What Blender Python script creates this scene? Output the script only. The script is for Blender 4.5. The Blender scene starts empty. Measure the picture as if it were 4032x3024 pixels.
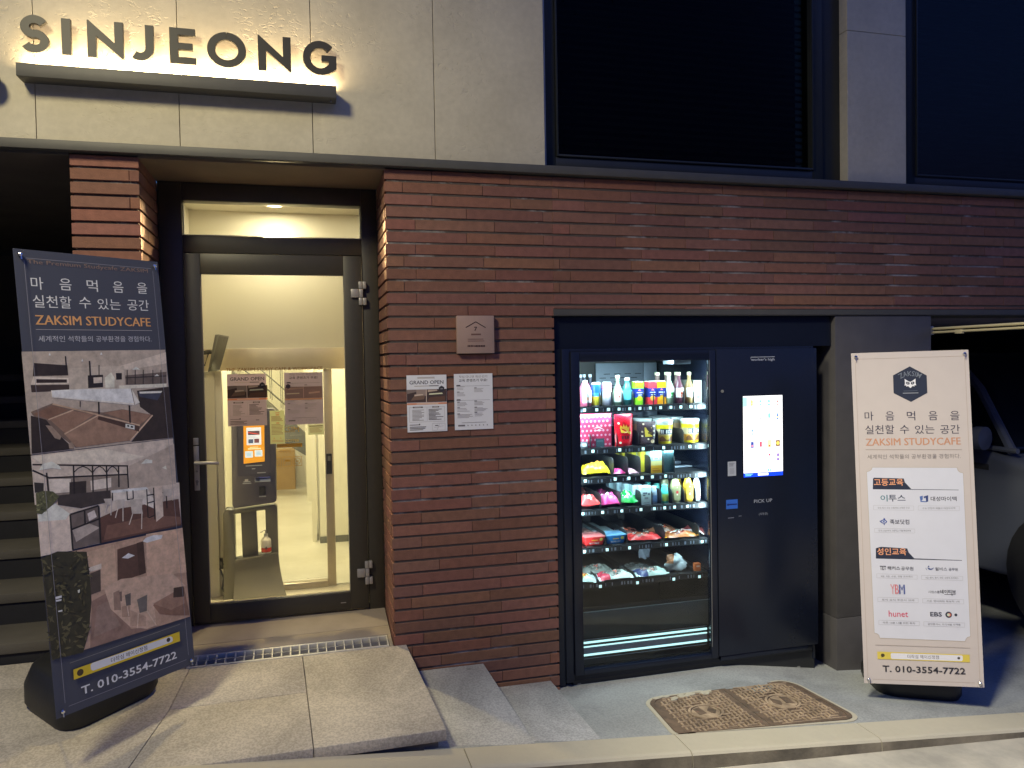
import bpy, bmesh, math, random
from math import sin, cos, pi
from mathutils import Vector, Matrix
R = math.radians
random.seed(7)
sc = bpy.context.scene
# ------------------------------------------------------------------ camera
cd = bpy.data.cameras.new('camera'); cam = bpy.data.objects.new('camera', cd); sc.collection.objects.link(cam)
cd.sensor_width = 36; cd.lens = 36*3028/4032; cd.clip_start = .05; cd.clip_end = 300
yaw, pit, rol = R(14.986), R(-1.5845), R(-1.0075)
fw = Vector((sin(yaw)*cos(pit), cos(yaw)*cos(pit), sin(pit)))
r0 = Vector((cos(yaw), -sin(yaw), 0)); u0 = r0.cross(fw)
rt = cos(rol)*r0 + sin(rol)*u0; up = -sin(rol)*r0 + cos(rol)*u0
cam.matrix_world = Matrix(((rt.x, up.x, -fw.x, 0), (rt.y, up.y, -fw.y, -4.0036), (rt.z, up.z, -fw.z, 1.8152), (0, 0, 0, 1)))
sc.camera = cam
# ------------------------------------------------------------------ night sky
w = bpy.data.worlds.new('World'); sc.world = w; w.use_nodes = True
wn = w.node_tree.nodes; wl = w.node_tree.links
bg = wn['Background']; sky = wn.new('ShaderNodeTexSky'); sky.sky_type = 'NISHITA'; sky.sun_disc = False
sky.sun_elevation = R(-3.2); sky.sun_rotation = R(10); sky.ozone_density = 4
tw = wn.new('ShaderNodeMix'); tw.data_type = 'RGBA'; tw.blend_type = 'MULTIPLY'; tw.inputs[0].default_value = 1; tw.inputs[7].default_value = (.62, 1.1, .95, 1)
wl.new(sky.outputs[0], tw.inputs[6]); wl.new(tw.outputs[2], bg.inputs[0]); bg.inputs[1].default_value = 12
# ------------------------------------------------------------------ exposure
sc.view_settings.view_transform = 'Standard'; sc.view_settings.look = 'None'
sc.view_settings.exposure = 0; sc.view_settings.gamma = 1
sc.render.engine = 'CYCLES'; sc.cycles.use_denoising = True
sc.cycles.max_bounces = 9; sc.cycles.transparent_max_bounces = 12; sc.cycles.sample_clamp_indirect = 4
sc.cycles.caustics_reflective = False; sc.cycles.caustics_refractive = False

def lin(c):
    return tuple((x/255/12.92 if x/255 <= .04045 else ((x/255+.055)/1.055)**2.4) for x in c)
# ------------------------------------------------------------------ materials
def mat(name, col=(.5, .5, .5), rough=.6, metal=0, var=.12, scale=14, bump=0, bscale=90, spec=.5, ink=False, tint=None, tscale=3, emit=None):
    """Principled surface: base colour (or the ink attribute) broken up by two noises, optional fine bump."""
    m = bpy.data.materials.new(name); m.use_nodes = True
    n = m.node_tree.nodes; l = m.node_tree.links; b = n['Principled BSDF']
    tc = n.new('ShaderNodeTexCoord'); nz = n.new('ShaderNodeTexNoise'); nz.inputs['Scale'].default_value = scale; nz.inputs['Detail'].default_value = 6
    l.new(tc.outputs['Object'], nz.inputs['Vector'])
    mr = n.new('ShaderNodeMapRange'); mr.inputs[1].default_value = .25; mr.inputs[2].default_value = .75
    mr.inputs[3].default_value = 1-var; mr.inputs[4].default_value = 1+var; l.new(nz.outputs['Fac'], mr.inputs[0])
    mx = n.new('ShaderNodeMix'); mx.data_type = 'RGBA'; mx.blend_type = 'MULTIPLY'; mx.inputs[0].default_value = 1
    src = None
    if ink:
        at = n.new('ShaderNodeAttribute'); at.attribute_name = 'ink'; src = at.outputs['Color']; l.new(src, mx.inputs[6])
    elif tint:
        n2 = n.new('ShaderNodeTexNoise'); n2.inputs['Scale'].default_value = tscale; n2.inputs['Detail'].default_value = 8; n2.inputs['Roughness'].default_value = .65
        l.new(tc.outputs['Object'], n2.inputs['Vector'])
        cr = n.new('ShaderNodeValToRGB'); cr.color_ramp.elements[0].position = .38; cr.color_ramp.elements[1].position = .66
        cr.color_ramp.elements[0].color = (*col, 1); cr.color_ramp.elements[1].color = (*tint, 1)
        l.new(n2.outputs['Fac'], cr.inputs[0]); l.new(cr.outputs[0], mx.inputs[6])
    else: mx.inputs[6].default_value = (*col, 1)
    l.new(mr.outputs[0], mx.inputs[7]); l.new(mx.outputs[2], b.inputs['Base Color'])
    b.inputs['Roughness'].default_value = rough; b.inputs['Metallic'].default_value = metal; b.inputs['Specular IOR Level'].default_value = spec
    if bump:
        bn = n.new('ShaderNodeTexNoise'); bn.inputs['Scale'].default_value = bscale; bn.inputs['Detail'].default_value = 4
        l.new(tc.outputs['Object'], bn.inputs['Vector'])
        bp = n.new('ShaderNodeBump'); bp.inputs['Strength'].default_value = bump; bp.inputs['Distance'].default_value = .004
        l.new(bn.outputs['Fac'], bp.inputs['Height']); l.new(bp.outputs[0], b.inputs['Normal'])
    if emit:
        if ink: l.new(src, b.inputs['Emission Color'])
        else: b.inputs['Emission Color'].default_value = (*col, 1)
        b.inputs['Emission Strength'].default_value = emit
    return m

def glass(name, tint=(1, 1, 1), rough=.01, k=1.0):
    m = bpy.data.materials.new(name); m.use_nodes = True; n = m.node_tree.nodes; l = m.node_tree.links
    n.remove(n['Principled BSDF']); o = n['Material Output']
    t = n.new('ShaderNodeBsdfTransparent'); t.inputs[0].default_value = (*tint, 1); g = n.new('ShaderNodeBsdfGlossy'); g.inputs['Roughness'].default_value = rough
    f = n.new('ShaderNodeFresnel'); f.inputs[0].default_value = 1.45; mm = n.new('ShaderNodeMath'); mm.operation = 'MULTIPLY'; mm.inputs[1].default_value = k
    mi = n.new('ShaderNodeMixShader'); l.new(f.outputs[0], mm.inputs[0]); l.new(mm.outputs[0], mi.inputs[0]); l.new(t.outputs[0], mi.inputs[1]); l.new(g.outputs[0], mi.inputs[2]); l.new(mi.outputs[0], o.inputs[0])
    return m

def travertine():
    m = mat('pitted_stone', (.55, .50, .375), .8, var=.07, scale=30, tint=(.47, .425, .315), tscale=2.2)
    n = m.node_tree.nodes; l = m.node_tree.links; b = n['Principled BSDF']; tc = n['Texture Coordinate']
    mp = n.new('ShaderNodeMapping'); mp.inputs['Scale'].default_value = (1, 1, 1.5); l.new(tc.outputs['Object'], mp.inputs[0])
    a = n.new('ShaderNodeTexNoise'); a.inputs['Scale'].default_value = 26; a.inputs['Detail'].default_value = 7; a.inputs['Distortion'].default_value = 1.6; l.new(mp.outputs[0], a.inputs['Vector'])
    r = n.new('ShaderNodeValToRGB'); r.color_ramp.elements[0].position = .30; r.color_ramp.elements[1].position = .43; l.new(a.outputs['Fac'], r.inputs[0])
    c = n.new('ShaderNodeTexNoise'); c.inputs['Scale'].default_value = 3.1; c.inputs['Detail'].default_value = 3; l.new(tc.outputs['Object'], c.inputs['Vector'])
    r2 = n.new('ShaderNodeValToRGB'); r2.color_ramp.elements[0].position = .46; r2.color_ramp.elements[1].position = .62; l.new(c.outputs['Fac'], r2.inputs[0])
    mx = n.new('ShaderNodeMix'); mx.inputs[2].default_value = 1; l.new(r2.outputs[0], mx.inputs[0]); l.new(r.outputs[0], mx.inputs[3]); mx.inputs[2].default_value = 1
    f = n.new('ShaderNodeTexNoise'); f.inputs['Scale'].default_value = 160; l.new(tc.outputs['Object'], f.inputs['Vector'])
    ad = n.new('ShaderNodeMath'); ad.operation = 'MULTIPLY_ADD'; ad.inputs[1].default_value = .12; l.new(f.outputs['Fac'], ad.inputs[0]); l.new(mx.outputs[0], ad.inputs[2])
    bp = n.new('ShaderNodeBump'); bp.inputs['Strength'].default_value = .42; bp.inputs['Distance'].default_value = .006; l.new(ad.outputs[0], bp.inputs['Height']); l.new(bp.outputs[0], b.inputs['Normal'])
    return m

def granite(name, a, b2, sc1=170, bump=.35, stain=None):
    """flamed granite: two-tone grain, blotchy wear"""
    m = mat(name, a, .85, var=.16, scale=2.2, tint=b2, tscale=sc1, bump=bump, bscale=sc1*1.3)
    n = m.node_tree.nodes; l = m.node_tree.links; cr = n['Color Ramp'].color_ramp; cr.elements[0].position = .44; cr.elements[1].position = .56
    # old gum spots and broad damp stains
    vo = n.new('ShaderNodeTexVoronoi'); vo.inputs['Scale'].default_value = 4.2; l.new(n['Texture Coordinate'].outputs['Object'], vo.inputs['Vector'])
    r1 = n.new('ShaderNodeMapRange'); r1.inputs[1].default_value = .045; r1.inputs[2].default_value = .075; r1.inputs[3].default_value = .72; r1.inputs[4].default_value = 1; l.new(vo.outputs['Distance'], r1.inputs[0])
    st = n.new('ShaderNodeTexNoise'); st.inputs['Scale'].default_value = 1.7; st.inputs['Detail'].default_value = 9; st.inputs['Roughness'].default_value = .7; st.inputs['Distortion'].default_value = .8; l.new(n['Texture Coordinate'].outputs['Object'], st.inputs['Vector'])
    r2 = n.new('ShaderNodeMapRange'); r2.inputs[1].default_value = .40; r2.inputs[2].default_value = .56; r2.inputs[3].default_value = .80; r2.inputs[4].default_value = 1.04; l.new(st.outputs['Fac'], r2.inputs[0])
    mm = n.new('ShaderNodeMath'); mm.operation = 'MULTIPLY'; l.new(r1.outputs[0], mm.inputs[0]); l.new(r2.outputs[0], mm.inputs[1])
    mx = n.new('ShaderNodeMix'); mx.data_type = 'RGBA'; mx.blend_type = 'MULTIPLY'; mx.inputs[0].default_value = 1
    src = n['Mix'].outputs[2]; l.new(src, mx.inputs[6]); l.new(mm.outputs[0], mx.inputs[7]); l.new(mx.outputs[2], n['Principled BSDF'].inputs['Base Color'])
    return m

M = {}
def setup():
    M['brick'] = mat('brick', rough=.85, var=.16, scale=28, ink=True, bump=.35, bscale=120)
    M['mortar'] = mat('mortar', (.095, .075, .064), .95, var=.3, scale=6, tint=(.42, .41, .39), tscale=2.3, bump=.5, bscale=70)
    cr = M['mortar'].node_tree.nodes['Color Ramp'].color_ramp; cr.elements[0].position = .54; cr.elements[1].position = .68
    M['stone'] = travertine()
    M['band'] = mat('dark_flashing', (.075, .072, .062), .55, var=.08)
    M['frame'] = mat('dark_bronze_aluminium', (.044, .039, .028), .45, var=.07, scale=30)
    M['wframe'] = mat('black_window_frame', (.022, .025, .024), .35, var=.1)
    M['wpane'] = glass('tinted_window_glass', (.50, .53, .50), .015, .14); M['blind'] = mat('dark_blind', (.014, .014, .013), .5, var=.2)
    M['dglass'] = mat('dark_window_glass', (.010, .011, .011), .10, var=.4, scale=1.5, spec=.16)
    M['plaster'] = mat('brown_plaster', (.20, .15, .095), .9, var=.1, scale=5)
    M['dark'] = mat('dark_render', (.10, .085, .065), .9, var=.2, scale=4)
    M['pillar'] = mat('charcoal_cladding', (.075, .07, .072), .55, var=.12, scale=9)
    M['concrete'] = mat('concrete', (.115, .105, .085), .9, var=.16, scale=5, bump=.3)
    M['wall'] = mat('white_painted_wall', (.80, .77, .66), .7, var=.015)
    M['floor'] = mat('marble_floor', (.56, .53, .43), .28, var=.06, scale=2.2, tint=(.68, .65, .55), tscale=3)
    M['skirt'] = mat('grey_skirting', (.13, .13, .12), .6)
    M['steel'] = mat('brushed_steel', (.66, .58, .44), .36, metal=.45, var=.06)
    M['chrome'] = mat('chrome', (.75, .75, .75), .15, metal=1, var=.03)
    M['zinc'] = mat('satin_nickel', (.42, .40, .37), .45, metal=.5, var=.06)
    M['ramp'] = granite('flamed_granite', (.56, .505, .41), (.42, .38, .31), 95)
    M['sill'] = mat('worn_granite_sill', (.40, .335, .26), .85, var=.12, scale=4, tint=(.33, .28, .215), tscale=2.5, bump=.2, bscale=160)
    M['step2'] = granite('pale_granite', (.50, .495, .47), (.36, .355, .34), 100)  # slightly paler and cooler than the upper step
    M['baywall'] = mat('bay_render', (.24, .21, .24), .9, var=.2, scale=3)
    M['step'] = granite('grey_granite', (.49, .48, .44), (.36, .355, .33), 100)
    M['pave'] = granite('pavement_concrete', (.35, .36, .355), (.285, .295, .29), 90, .25)
    M['kerb'] = mat('kerb_concrete', (.54, .49, .37), .9, var=.16, scale=5, tint=(.43, .39, .30), tscale=5, bump=.35, bscale=120)
    M['road'] = mat('road_concrete', (.52, .475, .385), .9, var=.2, scale=3, tint=(.40, .37, .31), tscale=7, bump=.4, bscale=60)
    M['iron'] = mat('rusty_cast_iron', (.17, .115, .075), .8, var=.35, scale=9, tint=(.10, .072, .052), tscale=30, bump=.3, bscale=200)
    M['ironraise'] = mat('worn_cast_iron', (.44, .325, .215), .75, var=.35, scale=9, tint=(.25, .18, .115), tscale=16, bump=.3, bscale=200)
    M['pit'] = mat('pit', (.02, .02, .022), .8)
    M['grate'] = mat('galvanised_grate', (.70, .66, .55), .4, metal=.15, var=.08)
    M['kerbface'] = mat('shaded_kerb_face', (.25, .215, .155), .95, var=.3, scale=7, tint=(.13, .112, .085), tscale=4, bump=.6, bscale=70)  # shade on the kerb's street face put into a darker, mottled colour
    M['letter'] = mat('dark_letter_face', (.04, .036, .026), .5, var=.05)
    M['led'] = mat('warm_led', (1, .80, .50), .5, emit=9)
    M['bulb'] = mat('warm_bulb', (1, .86, .55), .5, emit=14)
    M['cool'] = mat('cool_trim_glow', (.62, 1, 1), .5, emit=1.15)
    M['tag'] = mat('lit_price_tag', (.70, 1, 1), .5, emit=.9)
    M['print'] = mat('printed_sheet', rough=.55, var=.02, ink=True)
    M['photo'] = mat('printed_photo', rough=.5, var=.34, scale=26, ink=True); M['photo'].node_tree.nodes['Noise Texture'].inputs['Roughness'].default_value = .72
    M['paper'] = mat('thin_backlit_paper', rough=.6, var=.02, ink=True)
    n = M['paper'].node_tree.nodes; l = M['paper'].node_tree.links; t = n.new('ShaderNodeBsdfTranslucent'); mi = n.new('ShaderNodeMixShader'); mi.inputs[0].default_value = .7
    l.new(n['Mix'].outputs[2], t.inputs[0]); l.new(n['Principled BSDF'].outputs[0], mi.inputs[1]); l.new(t.outputs[0], mi.inputs[2]); l.new(mi.outputs[0], n['Material Output'].inputs[0])
    M['pack'] = mat('packaging', rough=.32, var=.05, scale=40, ink=True)
    M['foil'] = mat('shiny_wrapper', rough=.22, var=.12, scale=60, ink=True, bump=.5, bscale=45)
    M['clear'] = glass('clear_pane', (.97, .98, .96), .01, .9)
    M['vglass'] = glass('vending_pane', (.95, .98, .98), .02, .7)
    M['cplast'] = glass('clear_plastic', (.85, .87, .87), .12, 2.2)
    M['vblack'] = mat('navy_black_powder_coat', (.010, .0135, .026), .27, var=.08, scale=60, spec=.4)
    M['vin'] = mat('black_shelf_plastic', (.02, .021, .023), .4, var=.1)
    M['vmetal'] = mat('grey_back_plate', (.26, .31, .38), .5, metal=.3, var=.08)
    M['screen'] = mat('lit_screen', rough=.3, var=0, ink=True, emit=1.5)
    M['kscreen'] = mat('lit_kiosk_screen', rough=.3, var=0, ink=True, emit=.9)
    M['kiosk'] = mat('charcoal_kiosk', (.115, .11, .145), .4, var=.06)
    M['kstand'] = mat('dark_kiosk_stand', (.15, .145, .12), .36, var=.06)
    M['tank'] = mat('black_plastic_tank', (.02, .02, .019), .5, var=.12, bump=.15)
    M['cardboard'] = mat('cardboard', (.46, .31, .13), .85, var=.06)
    M['bplate'] = mat('terracotta_plate', (.36, .245, .20), .7, var=.05, bump=.12, bscale=150)
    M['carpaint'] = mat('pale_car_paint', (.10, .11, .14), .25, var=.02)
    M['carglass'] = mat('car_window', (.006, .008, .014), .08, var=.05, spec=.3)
    M['rubber'] = mat('tyre_rubber', (.012, .012, .013), .8)
    M['brass'] = mat('brushed_brass', (.66, .58, .36), .3, metal=.25, var=.05)
    M['white'] = mat('white_plastic', (.78, .78, .74), .35, var=.02)
    M['grey'] = mat('grey_plastic', (.20, .20, .19), .4, var=.04)
    M['lens'] = mat('headlight_lens', (.30, .31, .33), .1, var=.1)
    M['lamp'] = mat('lamp_head_paint', (.12, .12, .12), .5)
setup()

# ------------------------------------------------------------------ mesh building
class MB:
    def __init__(s): s.v = []; s.f = []; s.m = []; s.c = []
    def add(s, vs, fs, m=0, c=(.8, .8, .8)):
        o = len(s.v); s.v += [tuple(p) for p in vs]
        for f in fs: s.f.append([i+o for i in f]); s.m.append(m); s.c.append(c)
    def quad(s, pts, m=0, c=(.8, .8, .8)): s.add(pts, [list(range(len(pts)))], m, c)
    def box(s, x0, x1, y0, y1, z0, z1, m=0, c=(.8, .8, .8)):
        s.add([(x, y, z) for z in (z0, z1) for x, y in ((x0, y0), (x1, y0), (x1, y1), (x0, y1))],
              [(3, 2, 1, 0), (4, 5, 6, 7), (0, 1, 5, 4), (1, 2, 6, 5), (2, 3, 7, 6), (3, 0, 4, 7)], m, c)
    def hexa(s, b, t, m=0, c=(.8, .8, .8)):
        n = len(b); s.add(list(b)+list(t), [list(range(n))[::-1], list(range(n, 2*n))]+[(i, (i+1) % n, (i+1) % n+n, i+n) for i in range(n)], m, c)
    def prism(s, poly, fn, h0, h1, m=0, c=(.8, .8, .8)):
        s.hexa([fn(a, b, h0) for a, b in poly], [fn(a, b, h1) for a, b in poly], m, c)
    def tube(s, pts, r, n=8, m=0, c=(.8, .8, .8)):
        pts = [Vector(p) for p in pts]; rs = r if isinstance(r, (list, tuple)) else [r]*len(pts); vs = []
        for i, p in enumerate(pts):
            d = (pts[min(i+1, len(pts)-1)]-pts[max(i-1, 0)]).normalized()
            a = d.cross(Vector((0, 0, 1)) if abs(d.z) < .9 else Vector((1, 0, 0))).normalized(); b = d.cross(a)
            vs += [p+rs[i]*(a*cos(2*pi*k/n)+b*sin(2*pi*k/n)) for k in range(n)]
        fs = [(i*n+k, i*n+(k+1) % n, (i+1)*n+(k+1) % n, (i+1)*n+k) for i in range(len(pts)-1) for k in range(n)]
        s.add(vs, fs+[list(range(n))[::-1], [(len(pts)-1)*n+k for k in range(n)]], m, c)
    def lathe(s, prof, n=20, o=(0, 0, 0), m=0, c=(.8, .8, .8), cols=None, sq=0):
        """prof: (r, z); sq squares the section; cols: colour per band (or per band as (colour, front-only))"""
        vs = []
        for r, z in prof:
            for k in range(n):
                a = 2*pi*k/n; x, y = cos(a), sin(a)
                if sq:
                    q = max(abs(x), abs(y)); x, y = x+(x/q-x)*sq, y+(y/q-y)*sq
                vs.append((o[0]+r*x, o[1]+r*y, o[2]+z))
        b = len(s.v); s.v += vs
        for i in range(len(prof)-1):
            for k in range(n):
                s.f.append([b+i*n+k, b+i*n+(k+1) % n, b+(i+1)*n+(k+1) % n, b+(i+1)*n+k]); s.m.append(m)
                cc = cols[i] if cols else c
                s.c.append(cc)
        s.f.append([b+k for k in range(n)][::-1]); s.m.append(m); s.c.append(cols[0] if cols else c)
        s.f.append([b+(len(prof)-1)*n+k for k in range(n)]); s.m.append(m); s.c.append(cols[-1] if cols else c)
    def grid(s, fn, nu, nv, m=0, c=(.8, .8, .8), cf=None):
        b = len(s.v)
        for i in range(nu+1):
            for j in range(nv+1): s.v.append(tuple(fn(i/nu, j/nv)))
        for i in range(nu):
            for j in range(nv):
                s.f.append([b+i*(nv+1)+j, b+(i+1)*(nv+1)+j, b+(i+1)*(nv+1)+j+1, b+i*(nv+1)+j+1]); s.m.append(m)
                s.c.append(cf((i+.5)/nu, (j+.5)/nv) if cf else c)
    def build(s, name, mats, parent=None, bevel=0, seg=2, smooth=None, local=False, fix=True):
        me = bpy.data.meshes.new(name); mats = mats if isinstance(mats, (list, tuple)) else [mats]
        vs = s.v
        if parent is not None and not local:
            T = parent.matrix_basis.copy(); p = parent.parent
            while p: T = p.matrix_basis @ T; p = p.parent
            T = T.inverted(); vs = [tuple(T @ Vector(v)) for v in vs]
        me.from_pydata(vs, [], s.f); me.update()
        for x in mats: me.materials.append(M[x] if isinstance(x, str) else x)
        me.polygons.foreach_set('material_index', s.m)
        at = me.color_attributes.new('ink', 'FLOAT_COLOR', 'CORNER'); buf = []
        for f, c in zip(s.f, s.c): buf += [c[0], c[1], c[2], 1]*len(f)
        at.data.foreach_set('color', buf)
        if fix or bevel:
            bm = bmesh.new(); bm.from_mesh(me)
            if fix: bmesh.ops.recalc_face_normals(bm, faces=bm.faces)
            if bevel:
                es = [e for e in bm.edges if len(e.link_faces) == 2 and e.calc_face_angle(0) > .5]
                bmesh.ops.bevel(bm, geom=es, offset=bevel, segments=seg, profile=.5, affect='EDGES', clamp_overlap=True)
            bm.to_mesh(me); bm.free()
        if smooth is None: smooth = bool(bevel)
        if smooth:
            me.polygons.foreach_set('use_smooth', [True]*len(me.polygons)); me.set_sharp_from_angle(angle=R(42))
        o = bpy.data.objects.new(name, me); sc.collection.objects.link(o)
        if parent is not None: o.parent = parent
        return o

def tag(o, label=None, cat=None, group=None, kind=None):
    if label: o['label'] = label
    if cat: o['category'] = cat
    if group: o['group'] = group
    if kind: o['kind'] = kind
    return o
def thing(name, label, cat, loc=(0, 0, 0), rz=0, group=None):
    o = bpy.data.objects.new(name, None); sc.collection.objects.link(o); o.empty_display_size = .1
    o.location = loc; o.rotation_euler = (0, 0, rz)
    return tag(o, label, cat, group)
def dup(o, loc, label=None, rz=None, group=None):
    def cp(a, par):
        b = a.copy(); sc.collection.objects.link(b)
        if par: b.parent = par
        for ch in list(a.children): cp(ch, b)
        return b
    n = cp(o, None); n.location = loc
    if rz is not None: n.rotation_euler = (0, 0, rz)
    if label: n['label'] = label
    if group: n['group'] = group
    return n

# ------------------------------------------------------------------ lettering and print
_tx = {}
def textgeo(s, bold=0):
    k = (s, bold)
    if k not in _tx:
        cu = bpy.data.curves.new('lettering', 'FONT'); cu.body = s; cu.resolution_u = 2; cu.offset = .014*bold
        ob = bpy.data.objects.new('lettering', cu); me = bpy.data.meshes.new_from_object(ob)
        v = [(p.co.x, p.co.y) for p in me.vertices]; f = [list(p.vertices) for p in me.polygons]
        x0, x1 = min(a for a, b in v), max(a for a, b in v); y0, y1 = min(b for a, b in v), max(b for a, b in v)
        _tx[k] = ([((a-x0)/(x1-x0), (b-y0)/(y1-y0)) for a, b in v], f)
        bpy.data.objects.remove(ob); bpy.data.curves.remove(cu); bpy.data.meshes.remove(me)
    return _tx[k]
class Ink:
    """flat printed marks on the plane O + u X + v Z, each mark a few microns above the last"""
    def __init__(s, mb, O, X=(1, 0, 0), Z=(0, 0, 1), N=(0, -1, 0), lift=.0008, gain=1.0, m=0, step=2e-5):
        s.mb = mb; s.O = Vector(O); s.X = Vector(X); s.Z = Vector(Z); s.N = Vector(N); s.h = lift; s.g = gain; s.m = m; s.st = step
    def at(s, u, v): return s.O+s.X*u+s.Z*v+s.N*s.h
    def col(s, c):
        k = [x*s.g for x in lin(c)]
        if s.m == 1: g = (k[0]+k[1]+k[2])/3; k = [((x*.52+g*.48)**1.12)*q for x, q in zip(k, (1.0, .97, .88))]
        return tuple(min(.82, x) for x in k)
    def poly(s, c, pts):
        s.h += s.st; s.mb.quad([s.at(*p) for p in pts], s.m, s.col(c))
    def rect(s, c, u0, v0, u1, v1): s.poly(c, [(u0, v0), (u1, v0), (u1, v1), (u0, v1)])
    def line(s, c, w, a, b):
        dx, dy = b[0]-a[0], b[1]-a[1]; L = math.hypot(dx, dy) or 1; nx, ny = -dy/L*w/2, dx/L*w/2
        s.poly(c, [(a[0]+nx, a[1]+ny), (b[0]+nx, b[1]+ny), (b[0]-nx, b[1]-ny), (a[0]-nx, a[1]-ny)])
    def disc(s, c, u, v, r, n=14, ry=None): s.poly(c, [(u+r*cos(2*pi*i/n), v+(ry or r)*sin(2*pi*i/n)) for i in range(n)])
    def text(s, c, t, u0, v0, u1, v1, bold=0):
        if bold and ('M' in t or 'W' in t):      # heavier by overprinting: the outline offset would close these letters
            e = .022*bold*(v1-v0); s.text(c, t, u0-e, v0, u1-e, v1); s.text(c, t, u0+e, v0, u1+e, v1); bold = 0
        s.h += s.st; vs, fs = textgeo(t, bold)
        s.mb.add([s.at(u0+a*(u1-u0), v0+b*(v1-v0)) for a, b in vs], fs, s.m, s.col(c))
    def art(s, items, photo=None):
        for it in items:
            s.m = 1 if photo and it[0] != 'T' and min(p[1] for p in it[-1]) > photo[0] and max(p[1] for p in it[-1]) < photo[1] else 0
            if it[0] == 'P': s.poly(it[1], it[2])
            elif it[0] == 'L': s.line(it[1], it[2], *it[3])
            else: s.text(it[1], it[2], it[4], it[5], it[6], it[7], it[3])
    def greek(s, c, u0, v0, u1, v1, n, w=.0022, rag=.35):
        for i in range(n):
            v = v1-(v1-v0)*(i+.5)/n; s.line(c, w, (u0, v), (u1-(u1-u0)*random.uniform(0, rag), v))

# ------------------------------------------------------------------ ground
def zk(x): return .152-.085*(x-.61)
def zw(x): return 0 if x < 2.4 else max(-.16*(x-2.4), zk(x)-.05)
def zp(x, y):
    t = min(max(-y/.77, 0), 1); return zw(x)+(zk(x)-zw(x))*t
def zr(x, y=0): return -.007-.066*(x-1.58)
def zramp(y): return .352+.14*y
b = MB(); b.grid(lambda u, v: (.45+u*9.5, -.77+v*8, zp(.45+u*9.5, -.77+v*8)), 76, 64)
tag(b.build('pavement', 'pave', fix=False), kind='structure')
b = MB(); b.grid(lambda u, v: (-14+u*30, -22+v*21.06, zr(-14+u*30)-.0*(1-v)), 60, 8)
tag(b.build('road', 'road', fix=False), kind='structure')
b = MB(); b.box(-60, 60, -70, 60, -2.4, -2.2); tag(b.build('ground', 'road'), kind='structure')
b = MB(); xs = [-3.2, -1.95, -.62, .62, 1.62, 2.62, 3.62, 4.62, 5.62, 7]
for x0, x1 in zip(xs, xs[1:]):
    x0 += .002; x1 -= .002; e = .006; prof = lambda x: [(-.770, zk(x)+.001), (-.925, zk(x)+.001), (-.936, zk(x)-.004), (-.944, zk(x)-.014), (-.952, zr(x)-.05), (-.770, zr(x)-.05)]
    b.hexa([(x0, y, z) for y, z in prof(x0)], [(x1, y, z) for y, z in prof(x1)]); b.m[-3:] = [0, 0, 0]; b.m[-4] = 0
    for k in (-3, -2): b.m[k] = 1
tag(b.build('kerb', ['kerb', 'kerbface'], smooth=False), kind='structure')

# entrance ramp: flamed granite slabs over a concrete riser
ramp = thing('entrance_ramp', 'sloping granite entrance ramp in front of the glass door', 'ramp', (0, -.3, .3))
def redge(y): return .473+.072*(-y/.76)
def jx(y): return -.051+.044*(-y/.76)
def slab(b, pts, th=.05, m=0): b.hexa([(x, y, zramp(y)-th) for x, y in pts], [(x, y, zramp(y)) for x, y in pts], m)
b = MB(); g = .0016
slab(b, [(jx(-.77)+g, -.77), (redge(-.77), -.77), (redge(0), -.004), (jx(0)+g, -.004)])
slab(b, [(-.72, -.775), (jx(-.77)-g, -.772), (jx(-.34)-g, -.34-g), (-.62, -.345-g)])
slab(b, [(-.62, -.345+g), (jx(-.34)-g, -.34+g), (jx(0)-g, -.004), (-.58, -.004)])
slab(b, [(-1.9, -.78), (-.72-2*g, -.775), (-.62-2*g, -.345), (-.58-2*g, -.004), (-1.9, -.004)])
slab(b, [(-2.9, -.79), (-1.9-2*g, -.78), (-1.9-2*g, 0.24), (-2.9, .24)])
slab(b, [(-1.9, -.001), (-1.042, -.001), (-1.042, .231), (-1.9, .231)])
b.build('paving_slab', 'ramp', ramp, bevel=.0025)
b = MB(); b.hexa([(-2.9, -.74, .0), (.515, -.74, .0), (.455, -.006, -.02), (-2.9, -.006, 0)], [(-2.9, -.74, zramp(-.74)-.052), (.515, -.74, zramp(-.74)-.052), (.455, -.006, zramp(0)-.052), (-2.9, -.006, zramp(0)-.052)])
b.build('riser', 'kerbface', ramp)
b = MB(); slab(b, [(-.738, .128), (.407, .128), (.407, .228), (-.738, .228)], .05); slab(b, [(-.738, .231), (.407, .231), (.407, .47), (-.738, .47)], .05)
slab(b, [(-.738, -.002), (-.604, -.002), (-.604, .126), (-.738, .126)], .05); slab(b, [(.389, -.002), (.407, -.002), (.407, .126), (.389, .126)], .05)
b.build('door_sill', 'sill', ramp, bevel=.002)
# drain grate
gr = thing('drain_grate', 'narrow galvanised drain grate across the ramp below the door', 'drain', (-.1, .06, .35))
b = MB(); slab(b, [(-.602, .002), (.387, .002), (.387, .124), (-.602, .124)], .12); bb = b; b = MB()
b.hexa([(x, y, zramp(y)-.10) for x, y in ((-.602, .003), (.387, .003), (.387, .123), (-.602, .123))], [(x, y, zramp(y)-.085) for x, y in ((-.602, .003), (.387, .003), (.387, .123), (-.602, .123))])
b.build('pit', 'pit', gr)
b = MB()
for y0, y1 in ((.004, .017), (.108, .122)): slab(b, [(-.60, y0), (.386, y0), (.386, y1), (-.60, y1)], .03)
for x in (-.60, .378): slab(b, [(x, .0175), (x+.008, .0175), (x+.008, .1075), (x, .1075)], .03)
b.build('frame', 'grate', gr, bevel=.001)
b = MB()
for i in range(21):
    x = -.56+i*.0447; slab(b, [(x, .0178), (x+.0065, .0178), (x+.0065, .1072), (x, .1072)], .025)
b.build('bars', 'grate', gr)
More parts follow.
